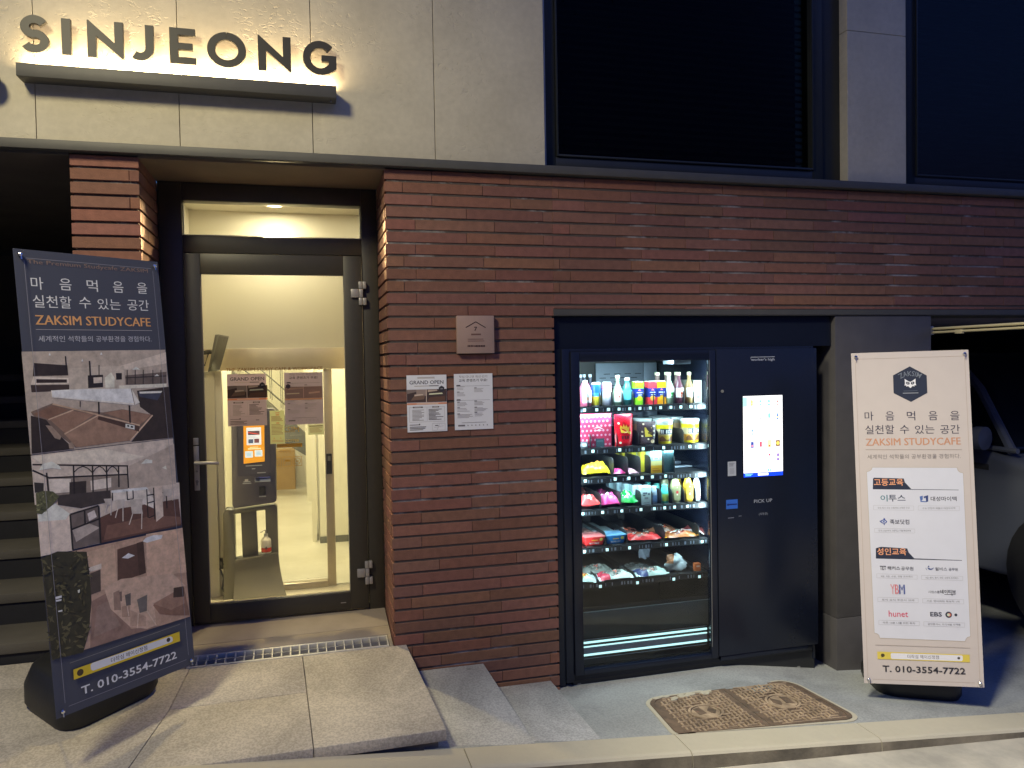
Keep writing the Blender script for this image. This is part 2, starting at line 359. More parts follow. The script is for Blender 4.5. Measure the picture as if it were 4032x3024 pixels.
b = MB(); slab(b, [(-.591, .055), (.377, .055), (.377, .06), (-.591, .06)], .02); b.build('cross_rod', 'zinc', gr)

# stone steps between ramp and pavement
def step(name_label, pts, m='step'):
    t = thing('stone_step', name_label, 'step', (pts[0][0], -.3, 0), group='granite steps beside the ramp')
    b = MB(); b.hexa([(x, y, -.06) for x, y, z in pts], [(x, y, z) for x, y, z in pts]); b.build('tread', m, t, bevel=.004); return t
step('upper granite step directly beside the ramp', [(.40, -.768, .148), (.944, -.768, .128), (.884, -.004, .203), (.40, -.004, .205)])
step('lower granite step beside the vending machine niche', [(.90, -.766, .122), (1.255, -.766, .100), (1.262, -.004, .062), (.90, -.004, .064)], 'step2')

# manhole with two rusty covers
mh = thing('manhole', 'rusty double manhole cover set in the pavement before the vending machine', 'manhole', (2.12, -.5, .01))
A, Bc, Cc, D = (1.672, -.292), (2.644, -.196), (2.70, -.748), (1.60, -.832)
def mp(u, v, h):
    p = [A, Bc, Cc, D]; x = (1-u)*((1-v)*A[0]+v*D[0])+u*((1-v)*Bc[0]+v*Cc[0]); y = (1-u)*((1-v)*A[1]+v*D[1])+u*((1-v)*Bc[1]+v*Cc[1])
    y = max(y, -.7695); return (x, y, zp(x, y)+h)
def rrect(u0, u1, v0, v1, ru, rv, n=6):
    o = []
    for cu, cv, a0 in ((u1-ru, v1-rv, 0), (u0+ru, v1-rv, 90), (u0+ru, v0+rv, 180), (u1-ru, v0+rv, 270)):
        o += [(cu+ru*cos(R(a0+90*i/n)), cv+rv*sin(R(a0+90*i/n))) for i in range(n+1)]
    return o
def ring(b, outer, inner, h0, h1, m=0, c=(.8,)*3):
    n = len(outer); vs = [mp(u, v, h1) for u, v in outer]+[mp(u, v, h1) for u, v in inner]+[mp(u, v, h0) for u, v in outer]+[mp(u, v, h0) for u, v in inner]
    fs = []
    for i in range(n):
        j = (i+1) % n; fs += [(i, j, n+j, n+i), (2*n+i, 2*n+j, j, i), (n+i, n+j, 3*n+j, 3*n+i)]
    b.add(vs, fs, m, c)
b = MB(); ring(b, rrect(0, 1, 0, 1, .1, .17), rrect(.02, .98, .035, .965, .085, .15), -.01, .004); b.build('mortar_bed', 'kerb', mh)
b = MB(); ring(b, rrect(.022, .978, .038, .962, .083, .148), rrect(.045, .955, .075, .925, .065, .12), -.01, .007); b.build('frame', 'iron', mh)
for side in (0, 1):
    u0, u1 = (.047, .497) if side == 0 else (.503, .953)
    b = MB(); o = rrect(.047, .953, .078, .922, .063, .118)
    pts = [(min(max(u, u0), u1), v) for u, v in o]; pl = []
    for p in pts:
        if not pl or math.dist(p, pl[-1]) > 1e-5: pl.append(p)
    b.hexa([mp(u, v, -.012) for u, v in pl], [mp(u, v, .0045) for u, v in pl])
    cv = b.build('cover', 'iron', mh)
    b = MB(); cu, cvv = (u0+u1)/2-.005, .5; rr = random.Random(side+5)
    nu, nv = 15, 15
    for i in range(nu):
        for j in range(nv):
            u = u0+.028+(u1-u0-.056)*(i+.5)/nu; v = .105+.79*(j+.5)/nv
            if ((u-cu)/.098)**2+((v-cvv)/.165)**2 < 1: continue
            if side == 0 and (u < .09 and abs(v-.5) > .35): continue
            if side == 1 and (u > .91 and abs(v-.5) > .35): continue
            k = (i+2*j) % 4; du, dv = (.0145, .010) if k in (0, 1) else (.0052, .034)
            du *= rr.uniform(.75, 1.1); dv *= rr.uniform(.75, 1.1)
            b.hexa([mp(u+a*du, v+c*dv, .004) for a, c in ((-1, -1), (1, -1), (1, 1), (-1, 1))], [mp(u+a*du*.85, v+c*dv*.85, .0085) for a, c in ((-1, -1), (1, -1), (1, 1), (-1, 1))])
    for vv in (.088, .912): b.hexa([mp(u, v, .004) for u, v in ((u0+.06, vv-.006), (u1-.03, vv-.006), (u1-.03, vv+.006), (u0+.06, vv+.006))], [mp(u, v, .008) for u, v in ((u0+.06, vv-.006), (u1-.03, vv-.006), (u1-.03, vv+.006), (u0+.06, vv+.006))])
    b.build('raised_pattern', 'ironraise', cv)
    b = MB(); C = lambda r, n=22: [(cu+r*.094*cos(2*pi*i/n), cvv+r*.158*sin(2*pi*i/n)) for i in range(n)]
    b.hexa([mp(u, v, .004) for u, v in C(.8)], [mp(u, v, .0065) for u, v in C(.8)]); ring(b, C(1), C(.86), .004, .009)
    b.build('emblem_disc', 'ironraise', cv)
    b = MB(); f = -1 if side else 1
    for poly in ([(-.055, -.055), (-.015, -.075), (-.005, .03), (-.05, .045)], [(.01, -.01), (.045, -.07), (.06, .0), (.035, .05), (.02, .03)]):
        P = [(cu+f*a, cvv+c*1.4) for a, c in poly]; b.hexa([mp(u, v, .006) for u, v in P], [mp(u, v, .0078) for u, v in P])
    b.build('emblem', 'iron', cv)
b = MB(); rr = random.Random(12)
for i in range(20):
    u, v = rr.uniform(.07, .46), .045+abs(rr.gauss(0, .05)); n = 9; q = [(u+rr.uniform(.008, .03)*cos(2*pi*k/n), v+rr.uniform(.012, .032)*sin(2*pi*k/n)) for k in range(n)]
    b.hexa([mp(x, max(.005, y), .004) for x, y in q], [mp(x, max(.005, y), .0092+.0001*i) for x, y in q])
b.build('cement_smear', 'kerb', mh)
# ------------------------------------------------------------------ the building
bld = thing('shop_building', 'brick and pale stone shop building with lit glass entrance and dark upper windows', 'building', (0, 0, 0))
PITCH, BH = .06376, .0515
def brickcol(rr):
    k = rr.uniform(.86, 1.12); return (.212*k*rr.uniform(.95, 1.05), .095*k*rr.uniform(.92, 1.08), .064*k*rr.uniform(.88, 1.12))
def courses(z0, z1):
    k = math.floor((z0-.398)/PITCH)-1
    while .398+k*PITCH < z1:
        a, c = .398+k*PITCH+(PITCH-BH), .398+(k+1)*PITCH; a2, c2 = max(a, z0), min(c, z1)
        if c2-a2 > .006: yield k, a2, c2
        k += 1
def bricks_front(b, x0, x1, z0, z1, seed=1, L=.424):
    for k, a, c in courses(z0, z1):
        rr = random.Random(k*31+seed); x = .567+(.0 if k % 2 else -.152)+rr.choice((0, 0, 0, .09))-8*L
        while x < x1:
            xa, xb = max(x+.0012, x0), min(x+L-.0012, x1)
            if xb-xa > .01:
                o = rr.uniform(-.0012, .0012); dz = rr.uniform(-.001, .001); b.box(xa, xb, o, .04, a+dz, c+dz, 0, brickcol(rr))
            x += L
def bricks_side(b, xf, sgn, y0, y1, z0, z1, seed=3):
    for k, a, c in courses(z0, z1):
        rr = random.Random(k*17+seed); cut = y0+(y1-y0)*rr.choice((.33, .62, .85)); ys = [(y0, cut-.001), (cut+.001, y1)]
        for ya, yb in ys:
            o = rr.uniform(-.001, .001)
            b.box(min(xf+sgn*o, xf-sgn*.03), max(xf+sgn*o, xf-sgn*.03), ya, yb, a, c, 0, brickcol(rr))
b = MB()
bricks_front(b, .412, 1.316, -.1, 2.826); bricks_front(b, 1.3165, 7.5, 2.1045, 2.826, 1)
bricks_side(b, .412, -1, .0405, .452, .30, 2.815)
bricks_side(b, 1.316, 1, .0405, .9, -.1, 2.10, 8)
b.build('brick_wall', 'brick', bld, bevel=.0016, seg=1, smooth=False)
b = MB()
b.box(.423, 1.305, .0062, .9, -.2, 2.815, 0); b.box(1.3045, 7.5, .006, .5, 2.105, 2.82, 0)
b.build('mortar_backing', 'mortar', bld)
b = MB(); bricks_front(b, -1.037, -.742, .30, 2.826, 5, .60); bricks_side(b, -.742, 1, .0405, .452, .30, 2.815, 4); bricks_side(b, -1.037, -1, .0405, .452, .3, 2.815, 6)
b.build('brick_pier', 'brick', bld, bevel=.0016, seg=1, smooth=False)
b = MB(); b.box(-1.026, -.753, .0125, .9, .2, 2.815); b.build('pier_mortar', 'mortar', bld)
b = MB(); b.box(1.312, 7.5, -.004, .35, 2.068, 2.072); b.box(1.312, 7.5, -.006, .0, 2.0725, 2.1035); b.build('lintel_angle', 'band', bld)
# stone cladding in large panels
b = MB(); xs = [-3.0, -2.4, -1.783, -1.169, -.556, .063, .680, 1.281]
for x0, x1 in zip(xs, xs[1:]):
    for z0, z1 in ((2.872, 5.2), (5.2, 7.0)): b.box(x0+.0016, x1-.0016, .0, .04, z0+.0016, z1-.0016)
b.build('stone_cladding', 'stone', bld, bevel=.0012, seg=1, smooth=False)
b = MB()
for z0, z1 in ((2.872, 3.786), (3.786, 4.7), (4.7, 7)): b.box(3.203, 3.627, .0, .30, z0+.0016, z1-.0016)
b.build('stone_pier', 'stone', bld, bevel=.0012, seg=1, smooth=False)
for q in ((-3, 1.279, .041, .5), (3.24, 3.6, .301, .8), (6, 9, .1, .5)):
    b = MB(); b.box(*q, 2.83, 7); b.build('wall_core', 'dark', bld)
b = MB(); b.box(-3, 7.5, -.045, .06, 2.828, 2.871); b.build('fascia_band', 'band', bld, bevel=.002)
# upper windows
def window(x0, x1, xa, xb, xc):
    f = MB()
    f.box(x0, xa, .055, .16, 2.874, 6.9); f.box(xb, xb+.067, .052, .16, 2.874, 6.9); f.box(xb+.0675, xc, .07, .16, 2.874, 6.9)
    f.box(xa, xb, .055, .16, 2.874, 2.946); f.box(xa+.001, xa+.012, .040, .0545, 2.947, 6.9); f.box(xb-.012, xb-.001, .040, .0545, 2.947, 6.9); f.box(xa+.0125, xb-.0125, .040, .0545, 2.947, 2.958)
    fr = f.build('window', 'wframe', bld, bevel=.0015)
    p = MB(); p.box(xa-.004, xb+.004, .10, .106, 2.94, 6.9); p.build('pane', 'wpane', fr)
    p = MB(); rr = random.Random(3)
    for i in range(54):
        z = 2.96+.042*i; t = rr.uniform(-.002, .002); p.hexa([(xa, .150, z+t), (xb, .150, z+t), (xb, .168, z+.022+t), (xa, .168, z+.022+t)], [(xa, .1505, z+.0015+t), (xb, .1505, z+.0015+t), (xb, .1685, z+.0235+t), (xa, .1685, z+.0235+t)])
    p.build('blind', 'blind', fr)
    p = MB(); p.box(xa-.01, xb+.01, .24, .25, 2.9, 6.9); p.build('room_backing', 'dglass', fr)
    return fr
window(1.296, 3.2, 1.36, 2.998, 3.2025); window(3.6275, 6.0, 3.743, 5.7, 6.0)
b = MB(); b.tube([(1.291, .03, 2.874), (1.291, .03, 6.9)], .0055, 8); b.build('edge_trim', 'zinc', bld)
# door recess
b = MB(); b.box(-.745, .415, .0, .6, 2.8155, 2.8275); b.build('soffit', 'plaster', bld)
# stair well on the left
b = MB()
b.box(-3.0, -1.04, .0, 4, 2.8155, 2.8275); b.box(-3.02, -3.0, 0, 4, .2, 2.83); b.box(-3.0, -1.03, 3.6, 3.7, .2, 2.83); b.box(-1.036, -.76, .9005, 3.6, .2, 2.83)
b.build('stairwell_wall', 'dark', bld)
st = MB(); z = .39; y = .233
for i in range(9):
    zz = .484+.1635*i; yy = .233+.322*i
    st.box(-3.0, -1.0375, yy, yy+.40, zz-.05, zz)
sw = st.build('stair_tread', 'concrete', bld, bevel=.004)
st = MB()
for i in range(9):
    zz = .484+.1635*i; yy = .233+.322*i
    st.box(-3.0, -1.0375, yy+.012, yy+.34, zz-.30, zz-.051)
st.build('stair_riser', 'pit', bld)
# niche and parking bay
b = MB()
b.box(1.317, 3.1, .905, .98, -.4, 2.067); b.box(1.317, 7.5, .3505, 8, 2.069, 2.3)
b.box(3.12, 3.8, .51, 7.5, -.8, 2.068); b.box(7.45, 7.6, .3505, 8, -1.2, 2.068); b.box(3.1, 7.5, 7.5, 7.7, -1.2, 2.068)
b.build('bay_wall', 'baywall', bld)
b = MB(); b.box(3.108, 3.815, .003, .50, .212, 2.066); b.box(3.104, 3.819, -.001, .504, -.4, .2095); b.build('pillar', 'pillar', bld, bevel=.003)

# entrance door
door = MB()
door.box(-.738, -.622, .447, .53, .40, 2.812); door.box(.322, .410, .447, .53, .40, 2.812)
door.box(-.6215, .3215, .447, .53, 2.716, 2.812); door.box(-.6215, .3215, .448, .53, 2.437, 2.531)
for x0, x1 in ((-.6215, -.612), (.312, .3215)): pass
dfr = door.build('door_frame', 'frame', bld, bevel=.002)
b = MB(); b.box(-.675, .352, .476, .486, 2.525, 2.720); b.build('transom_pane', 'clear', dfr)
b = MB(); b.box(-.6215, .3215, .4445, .4465, 2.5305, 2.534); b.build('bead', 'zinc', dfr)
leaf = MB()
leaf.box(-.617, -.536, .435, .49, .428, 2.432); leaf.box(.217, .318, .435, .49, .428, 2.432)
leaf.box(-.5355, .2165, .4352, .4898, 2.325, 2.432); leaf.box(-.5355, .2165, .4352, .4898, .428, .526)
dl = leaf.build('door', 'frame', bld, bevel=.002)
b = MB(); b.box(-.541, .222, .458, .468, .520, 2.330); b.build('pane', 'clear', dl)
b = MB()
for x in (-.5352, .2132): b.box(x, x+.003, .452, .457, .5265, 2.3245)
b.box(-.532, .213, .452, .457, .5265, .53); b.box(-.532, .213, .452, .457, 2.321, 2.3245); b.build('glazing_bead', 'zinc', dl)
b = MB(); b.box(-.594, -.568, .427, .4348, 1.402, 1.440); b.box(-.594, -.567, .4265, .4348, 1.156, 1.396)
hd = b.build('handle', 'zinc', dl, bevel=.002)
b = MB(); b.tube([(-.580, .427, 1.308), (-.580, .385, 1.308)], .010, 10); b.tube([(-.586, .384, 1.308), (-.52, .381, 1.309), (-.462, .383, 1.303)], [.010, .0095, .008], 10); b.build('lever', 'zinc', hd)
b = MB(); b.lathe([(.0085, 0), (.0085, .004)], 12, (0, 0, 0)); kb = MB()
kb.tube([(-.580, .4268, 1.205), (-.580, .4225, 1.205)], .0085, 12); kb.box(-.5835, -.5765, .4225, .4268, 1.185, 1.2035); kb.build('keyhole', 'grey', hd)
kb = MB(); kb.tube([(-.580, .4268, 1.26), (-.580, .424, 1.26)], .006, 10); kb.build('screw_cap', 'grey', hd)
for zb in (.633, 2.222):
    b = MB(); b.box(.255, .3005, .418, .4346, zb-.024, zb+.024); b.box(.3015, .3225, .414, .4346, zb-.024, zb+.024)
    b.box(.2985, .3205, .414, .4346, zb+.0255, zb+.066); b.box(.3215, .341, .416, .4466, zb+.0255, zb+.066)
    b.box(.2985, .3205, .414, .4346, zb-.066, zb-.0255); b.box(.3215, .341, .416, .4466, zb-.066, zb-.0255)
    b.build('hinge', 'zinc', dl, bevel=.003)
b = MB(); b.box(.16, .19, .4335, .4349, .468, .472); b.build('weep_slot', 'zinc', dl)
b = MB(); I = Ink(b, (0, .4572, 0), lift=.0002)
I.text((135, 92, 36), 'THE ZAKSIM STUDY CAFE & WORKSPACE', -.421, 1.795, .091, 1.813, .8); b.build('glass_lettering', 'print', dl, fix=False)
# threshold debris
# lobby behind the door
FZ = .415
b = MB(); b.box(-.75, 1.2, .5305, 6.4, FZ-.05, FZ); b.build('lobby_floor', 'floor', bld)
b = MB()
b.box(-.80, -.66, .5305, 1.04, FZ, 2.77); b.box(.72, .86, .5305, 1.04, FZ, 2.77)
b.box(-.6595, .7195, 1.0, 1.06, 1.931, 2.77); b.box(-.6595, -.54, .985, 1.06, FZ, 1.796)
b.box(-.7, -.618, .5005, .5305, FZ, 2.78); b.box(.317, .86, .5005, .5305, FZ, 2.78)
b.build('lobby_wall', 'wall', bld)
b = MB(); b.box(-.75, .9, .5002, 1.06, 2.771, 2.82); b.build('lobby_ceiling', 'wall', bld)
b = MB()
b.box(.08, 1.2, 2.24, 2.34, FZ, 2.7); b.box(.066, .0795, 2.34, 5.6, FZ, 2.7); b.box(-.75, 1.2, 5.6, 5.7, FZ, 2.7); b.box(-.757, -.75, 1.06, 5.7, FZ, 2.7)
b.box(.72, .8, 1.0605, 2.24, FZ, 2.7); b.box(-.75, -.6595, 1.0605, 1.10, FZ, 2.7); b.box(.6, .9, 1.0605, 1.1, FZ, 2.7)
b.build('hall_wall', 'wall', bld)
b = MB(); b.box(-.75, 1.2, 1.061, 5.7, 2.701, 2.75); b.build('hall_ceiling', 'wall', bld)
b = MB(); b.box(.077, 1.2, 2.228, 2.2395, FZ, .466); b.box(.058, .0655, 2.35, 5.59, FZ, .466); b.box(-.75, .05, 5.585, 5.5995, FZ, .466)
b.build('skirting', 'skirt', bld)
for q in ((.02, 2.30, 2.2), (-.02, 4.2, 2.1)):
    b = MB(); b.box(q[0], .0575, q[1], q[1]+.08, FZ, q[2]); b.build('door_casing', 'wall', bld)
# rear stair
rs = MB(); rs.prism([(-.745, 1.79), (.072, 1.015), (.072, .795), (-.148, .945), (-.745, 1.36)], lambda a, c, h: (a, h, c), 4.5, 4.6)
rs.build('rear_stair_stringer', 'skirt', bld)
b = MB(); b.tube([(-.74, 4.55, 1.90), (.05, 4.55, 1.155)], .010, 6); b.tube([(-.74, 4.55, 2.055), (.05, 4.55, 1.31)], .008, 6)
for x in (-.37, -.352, -.262, -.244): b.tube([(x, 4.52, 1.32-(x+.2)*.94), (x, 4.52, 2.3)], .0045, 6)
b.build('rear_stair_rail', 'skirt', bld)
b = MB(); b.prism([(-.62, FZ), (.06, FZ), (.06, .6), (-.15, .8), (-.62, 1.1)], lambda a, c, h: (a, h, c), 5.5, 5.52); b.build('rear_stair_soffit', 'wall', bld)
# recessed downlight
dlx, dly = -.155, .76
b = MB(); b.lathe([(.062, 0), (.062, -.004), (.05, -.006), (.048, .0)], 28, (dlx, dly, 2.7705)); dn = b.build('downlight', 'white', bld)
b = MB(); b.lathe([(.047, -.003), (.0, -.0035)], 24, (dlx, dly, 2.7695)); b.build('bulb', 'bulb', dn)
def area(name, loc, sx, sy, watt, col, d=(0, 0, -1), spread=180):
    l = bpy.data.lights.new(name, 'AREA'); l.shape = 'RECTANGLE'; l.size = sx; l.size_y = sy; l.energy = watt; l.color = col; l.spread = R(spread)
    o = bpy.data.objects.new(name, l); sc.collection.objects.link(o); o.location = loc
    o.rotation_euler = Vector(d).to_track_quat('-Z', 'Y').to_euler(); return o
WARM = (1, .87, .58)
def spot(name, loc, tgt, watt, col, ang, blend, size=.03):
    l = bpy.data.lights.new(name, 'SPOT'); l.energy = watt; l.color = col; l.spot_size = R(ang); l.spot_blend = blend; l.shadow_soft_size = size
    o = bpy.data.objects.new(name, l); sc.collection.objects.link(o); o.location = loc
    o.rotation_euler = (Vector(tgt)-Vector(loc)).to_track_quat('-Z', 'Y').to_euler(); return o
spot('downlight_lamp', (dlx, dly, 2.758), (dlx, -.75, 1.25), 1300, (1, .78, .40), 106, .6)
area('downlight_fill', (dlx, dly, 2.762), .09, .09, 6, WARM)
area('hall_lamp', (-.1, 1.75, 2.69), .4, .4, 42, WARM)
area('hall_lamp', (-.3, 4.0, 2.69), .6, .6, 38, WARM)
area('lobby_lamp', (.45, .76, 2.762), .09, .09, 4, WARM)

# inner sliding glass door with steel header
idr = thing('inner_glass_door', 'inner glass door with brushed steel header behind the entrance door', 'door', (-.1, 1.0, FZ))
b = MB(); b.box(-.66, .72, .975, .9995, 1.797, 1.9305); b.build('header', 'steel', idr, bevel=.002)
b = MB(); b.box(.105, .157, 1.0, 1.045, FZ, 1.7965); b.build('jamb', 'steel', idr, bevel=.002)
b = MB(); b.box(-.54, -.50, 1.0, 1.045, FZ, 1.7965); b.build('jamb', 'wall', idr, bevel=.002)
b = MB(); b.box(-.4995, .1045, .985, 1.05, FZ, .452); b.build('threshold', 'steel', idr, bevel=.003)
b = MB(); b.box(-.4995, .1045, 1.075, 1.083, .453, 1.79); b.box(.1575, .6, 1.03, 1.036, FZ, 1.7965); b.build('pane', 'clear', idr)
b = MB(); b.box(.112, .146, .985, .9995, 1.131, 1.259); lk = b.build('electric_lock', 'pit', idr, bevel=.003)
b = MB(); b.box(.12, .138, .983, .9849, 1.215, 1.245); b.build('sensor', 'grey', lk)
b = MB(); I = Ink(b, (0, 1.0745, 0), lift=.0003); YE = (200, 150, 25)
I.text((205, 165, 70), 'ZAKSIM', -.225, 1.398, -.051, 1.434, .5)
I.rect((190, 190, 170), -.107, 1.378, -.036, 1.3795)
I.text((225, 190, 80), '& COFFEE', -.165, 1.337, -.052, 1.353, .8)
I.rect(YE, -.19, 1.303, -.034, 1.327); I.text((200, 150, 40), 'OPEN', -.173, 1.271, -.108, 1.289, .5)
for cx in (-.197, -.13, -.066):
    for a, c2, w2 in (((-.027, -.029), (.027, -.029), .003), ((.027, -.029), (.027, .029), .003), ((.027, .029), (-.027, .029), .003), ((-.027, .029), (-.027, -.029), .003)):
        I.line(YE, w2, (cx+a[0], 1.213+a[1]), (cx+c2[0], 1.213+c2[1]))
I.poly(YE, [(-.14, 1.225), (-.11, 1.225), (-.11, 1.212), (-.14, 1.212)]); I.line(YE, .004, (-.146, 1.215), (-.146, 1.195)); I.line(YE, .003, (-.146, 1.2), (-.138, 1.2))
n = 18
for cx in (-.066, -.197):
    for i in range(n):
        a0, a1 = 2*pi*i/n, 2*pi*(i+1)/n; I.line(YE, .0032, (cx+.02*cos(a0), 1.213+.02*sin(a0)), (cx+.02*cos(a1), 1.213+.02*sin(a1)))
    I.line(YE, .003, (cx-.014, 1.227), (cx+.014, 1.199)); I.line(YE, .003, (cx-.01, 1.208), (cx+.01, 1.216))
b.build('vinyl_graphics', 'print', idr, fix=False)

# payment kiosk
ks = thing('payment_kiosk', 'tall charcoal self service kiosk with lit orange screen inside the entrance', 'kiosk', (-.33, .93, FZ))
b = MB(); b.prism([(-.447, .985), (-.435, .968), (-.205, .988), (-.192, 1.0), (-.186, 1.55), (-.2, 1.562), (-.43, 1.562), (-.442, 1.55)], lambda a, c, h: (a, h+.05*(c-1.25), c), .895, .975)
kbody = b.build('body', 'kiosk', ks, bevel=.006)
b = MB(); I = Ink(b, (0, .893-.05*1.25, 0), Z=(0, .05, 1), lift=.004, step=5e-5)
def pz(I, v): return v
I.O = Vector((0, .895-.0625, 0)); I.rect((70, 70, 88), -.409, 1.16, -.221, 1.545)
sm = MB(); S = Ink(sm, (0, .895-.0625, 0), Z=(0, .05, 1), lift=.006, step=1e-4)
S.poly((222, 150, 40), [(-.376, 1.234), (-.255, 1.242), (-.252, 1.47), (-.372, 1.47)])
S.rect((235, 240, 245), -.356, 1.345, -.272, 1.45); S.rect((92, 72, 70), -.348, 1.405, -.28, 1.43); S.poly((225, 90, 70), [(-.348, 1.418), (-.285, 1.407), (-.285, 1.411), (-.348, 1.424)])
S.rect((80, 90, 110), -.346, 1.355, -.318, 1.38); S.rect((110, 70, 70), -.312, 1.357, -.284, 1.382); S.greek((150, 160, 170), -.346, 1.388, -.3, 1.398, 2, .002)
S.rect((250, 225, 170), -.35, 1.318, -.275, 1.326); S.rect((250, 225, 170), -.34, 1.330, -.29, 1.334)
S.rect((220, 235, 245), -.366, 1.270, -.322, 1.308); S.rect((220, 235, 245), -.311, 1.274, -.267, 1.312)
for u in (-.358, -.303):
    for k in range(3): S.rect((150, 175, 200), u, 1.279+.008*k+(.004 if u > -.33 else 0), u+.028, 1.283+.008*k+(.004 if u > -.33 else 0))
sm.build('screen', 'kscreen', kbody, fix=False)
for u0, u1, v in ((-.365, -.27, 1.217), (-.33, -.31, 1.198), (-.30, -.25, 1.172), (-.38, -.34, 1.122), (-.385, -.335, 1.112), (-.292, -.252, 1.028)): I.rect((190, 195, 205), u0, v, u1, v+.0055)
I.rect((205, 205, 210), -.372, 1.127, -.352, 1.140)
b.build('panel_print', 'print', kbody, fix=False)
b = MB(); b.box(-.315, -.222, .873, .888, 1.118, 1.150); b.build('card_slot', 'chrome', kbody, bevel=.003)
b = MB(); b.box(-.290, -.254, .878, .886, 1.04, 1.091); b.build('scanner', 'pit', kbody, bevel=.002)
b = MB()
b.prism([(-.502, .935), (-.49, .96), (-.44, .955), (-.443, .415), (-.512, .415)], lambda a, c, h: (a, h, c), .90, 1.01)
b.prism([(-.4425, .953), (-.2, .972), (-.19, .955), (-.19, .66), (-.258, .66), (-.260, .945), (-.4425, .93)], lambda a, c, h: (a, h, c), .90, .97)
b.prism([(-.404, .93), (-.314, .935), (-.31, .66), (-.40, .66)], lambda a, c, h: (a, h, c), .93, .98)
ks2 = b.build('stand', 'kstand', ks, bevel=.003)
b = MB(); b.grid(lambda u, v: (-.443+u*.255+(.03*u+.0)*(1-v)**2*1.2+.02*(1-v)*(1-v)*(u-.5), .895-.07*(1-v)**2.2, .417+v*(.238+.03*u)), 6, 14); b.build('skirt', 'kstand', ks2, smooth=True)
b = MB(); b.hexa([(-.443, .885, .64), (-.19, .885, .668), (-.19, .985, .668), (-.443, .985, .64)], [(-.443, .885, .652), (-.19, .885, .682), (-.19, .985, .682), (-.443, .985, .652)]); b.build('shelf', 'kstand', ks2, bevel=.002)
b = MB(); b.tube([(-.50, .93, .64), (-.53, .92, .60), (-.51, .93, .54), (-.52, .92, .48), (-.50, .95, .43)], .006, 6); b.box(-.532, -.512, .91, .93, .60, .665); b.build('power_cable', 'pit', ks)
# hand sanitiser
hs = thing('hand_sanitiser', 'white pump bottle with red label band standing on the kiosk shelf', 'bottle', (-.259, .905, .681))
b = MB(); RD = lin((205, 50, 35)); WH = (.74, .72, .66)
b.lathe([(.0, 0), (.028, 0), (.030, .004), (.030, .008), (.030, .034), (.030, .072), (.027, .085), (.014, .096), (.012, .104)], 20, cols=[WH, WH, WH, RD, WH, WH, WH, WH])
b.build('bottle_body', 'pack', hs, smooth=True, local=True)
b = MB(); b.lathe([(.013, .1045), (.013, .118), (.006, .12), (.005, .138)], 14, c=WH); b.tube([(0.004, 0, .139), (-.012, -.012, .141), (-.03, -.024, .132)], .0045, 8, c=WH); b.build('pump', 'pack', hs, smooth=True, local=True)
b = MB(); b.box(-.009, .009, -.0312, -.0302, .030, .036, c=lin((60, 40, 36))); b.box(-.0035, .0035, -.0314, -.0302, .024, .042, c=lin((60, 40, 36))); b.build('label', 'pack', hs, local=True)
# cardboard box at the far end
bx = thing('cardboard_box', 'tall plain cardboard box standing at the far end of the hall', 'box', (-.25, 5.2, FZ))
b = MB(); b.box(-.36, -.146, 5.1, 5.4, FZ, .86); b.build('carton', 'cardboard', bx, bevel=.003); b = MB(); b.box(-.2555, -.2505, 5.098, 5.0998, FZ+.002, .858); b.build('seam', 'cardboard', bx)
# monitor on the lobby wall
tv = thing('wall_monitor', 'small flat monitor tilted on a bracket high on the lobby wall', 'monitor', (-.5, .75, 1.9))
b = MB(); b.hexa([(-.552, .78, 1.792), (-.545, .80, 1.795), (-.50, .93, 1.80), (-.508, .932, 1.798)], [(-.503, .75, 2.008), (-.485, .752, 2.010), (-.44, .90, 2.004), (-.458, .902, 2.002)]); tvb = b.build('casing', 'grey', tv, bevel=.002)
b = MB(); P4 = [Vector(p) for p in ((-.545, .80, 1.795), (-.50, .93, 1.80), (-.44, .90, 2.004), (-.485, .752, 2.010))]; cc = sum(P4, Vector())/4; nn = (P4[1]-P4[0]).cross(P4[3]-P4[0]).normalized()
if nn.x < 0: nn = -nn
b.quad([cc+(p-cc)*.92+nn*.002 for p in P4]); b.build('display', mat('grey_display', (.20, .21, .20), .25, var=.25, scale=9), tvb)
b = MB(); b.box(-.66, -.61, .84, .90, 1.86, 1.94); b.tube([(-.61, .87, 1.90), (-.56, .86, 1.91), (-.50, .85, 1.91)], .012, 8); b.tube([(-.62, .85, 1.87), (-.57, .80, 1.83), (-.55, .82, 1.90)], .005, 6); b.build('bracket', 'pit', tv)

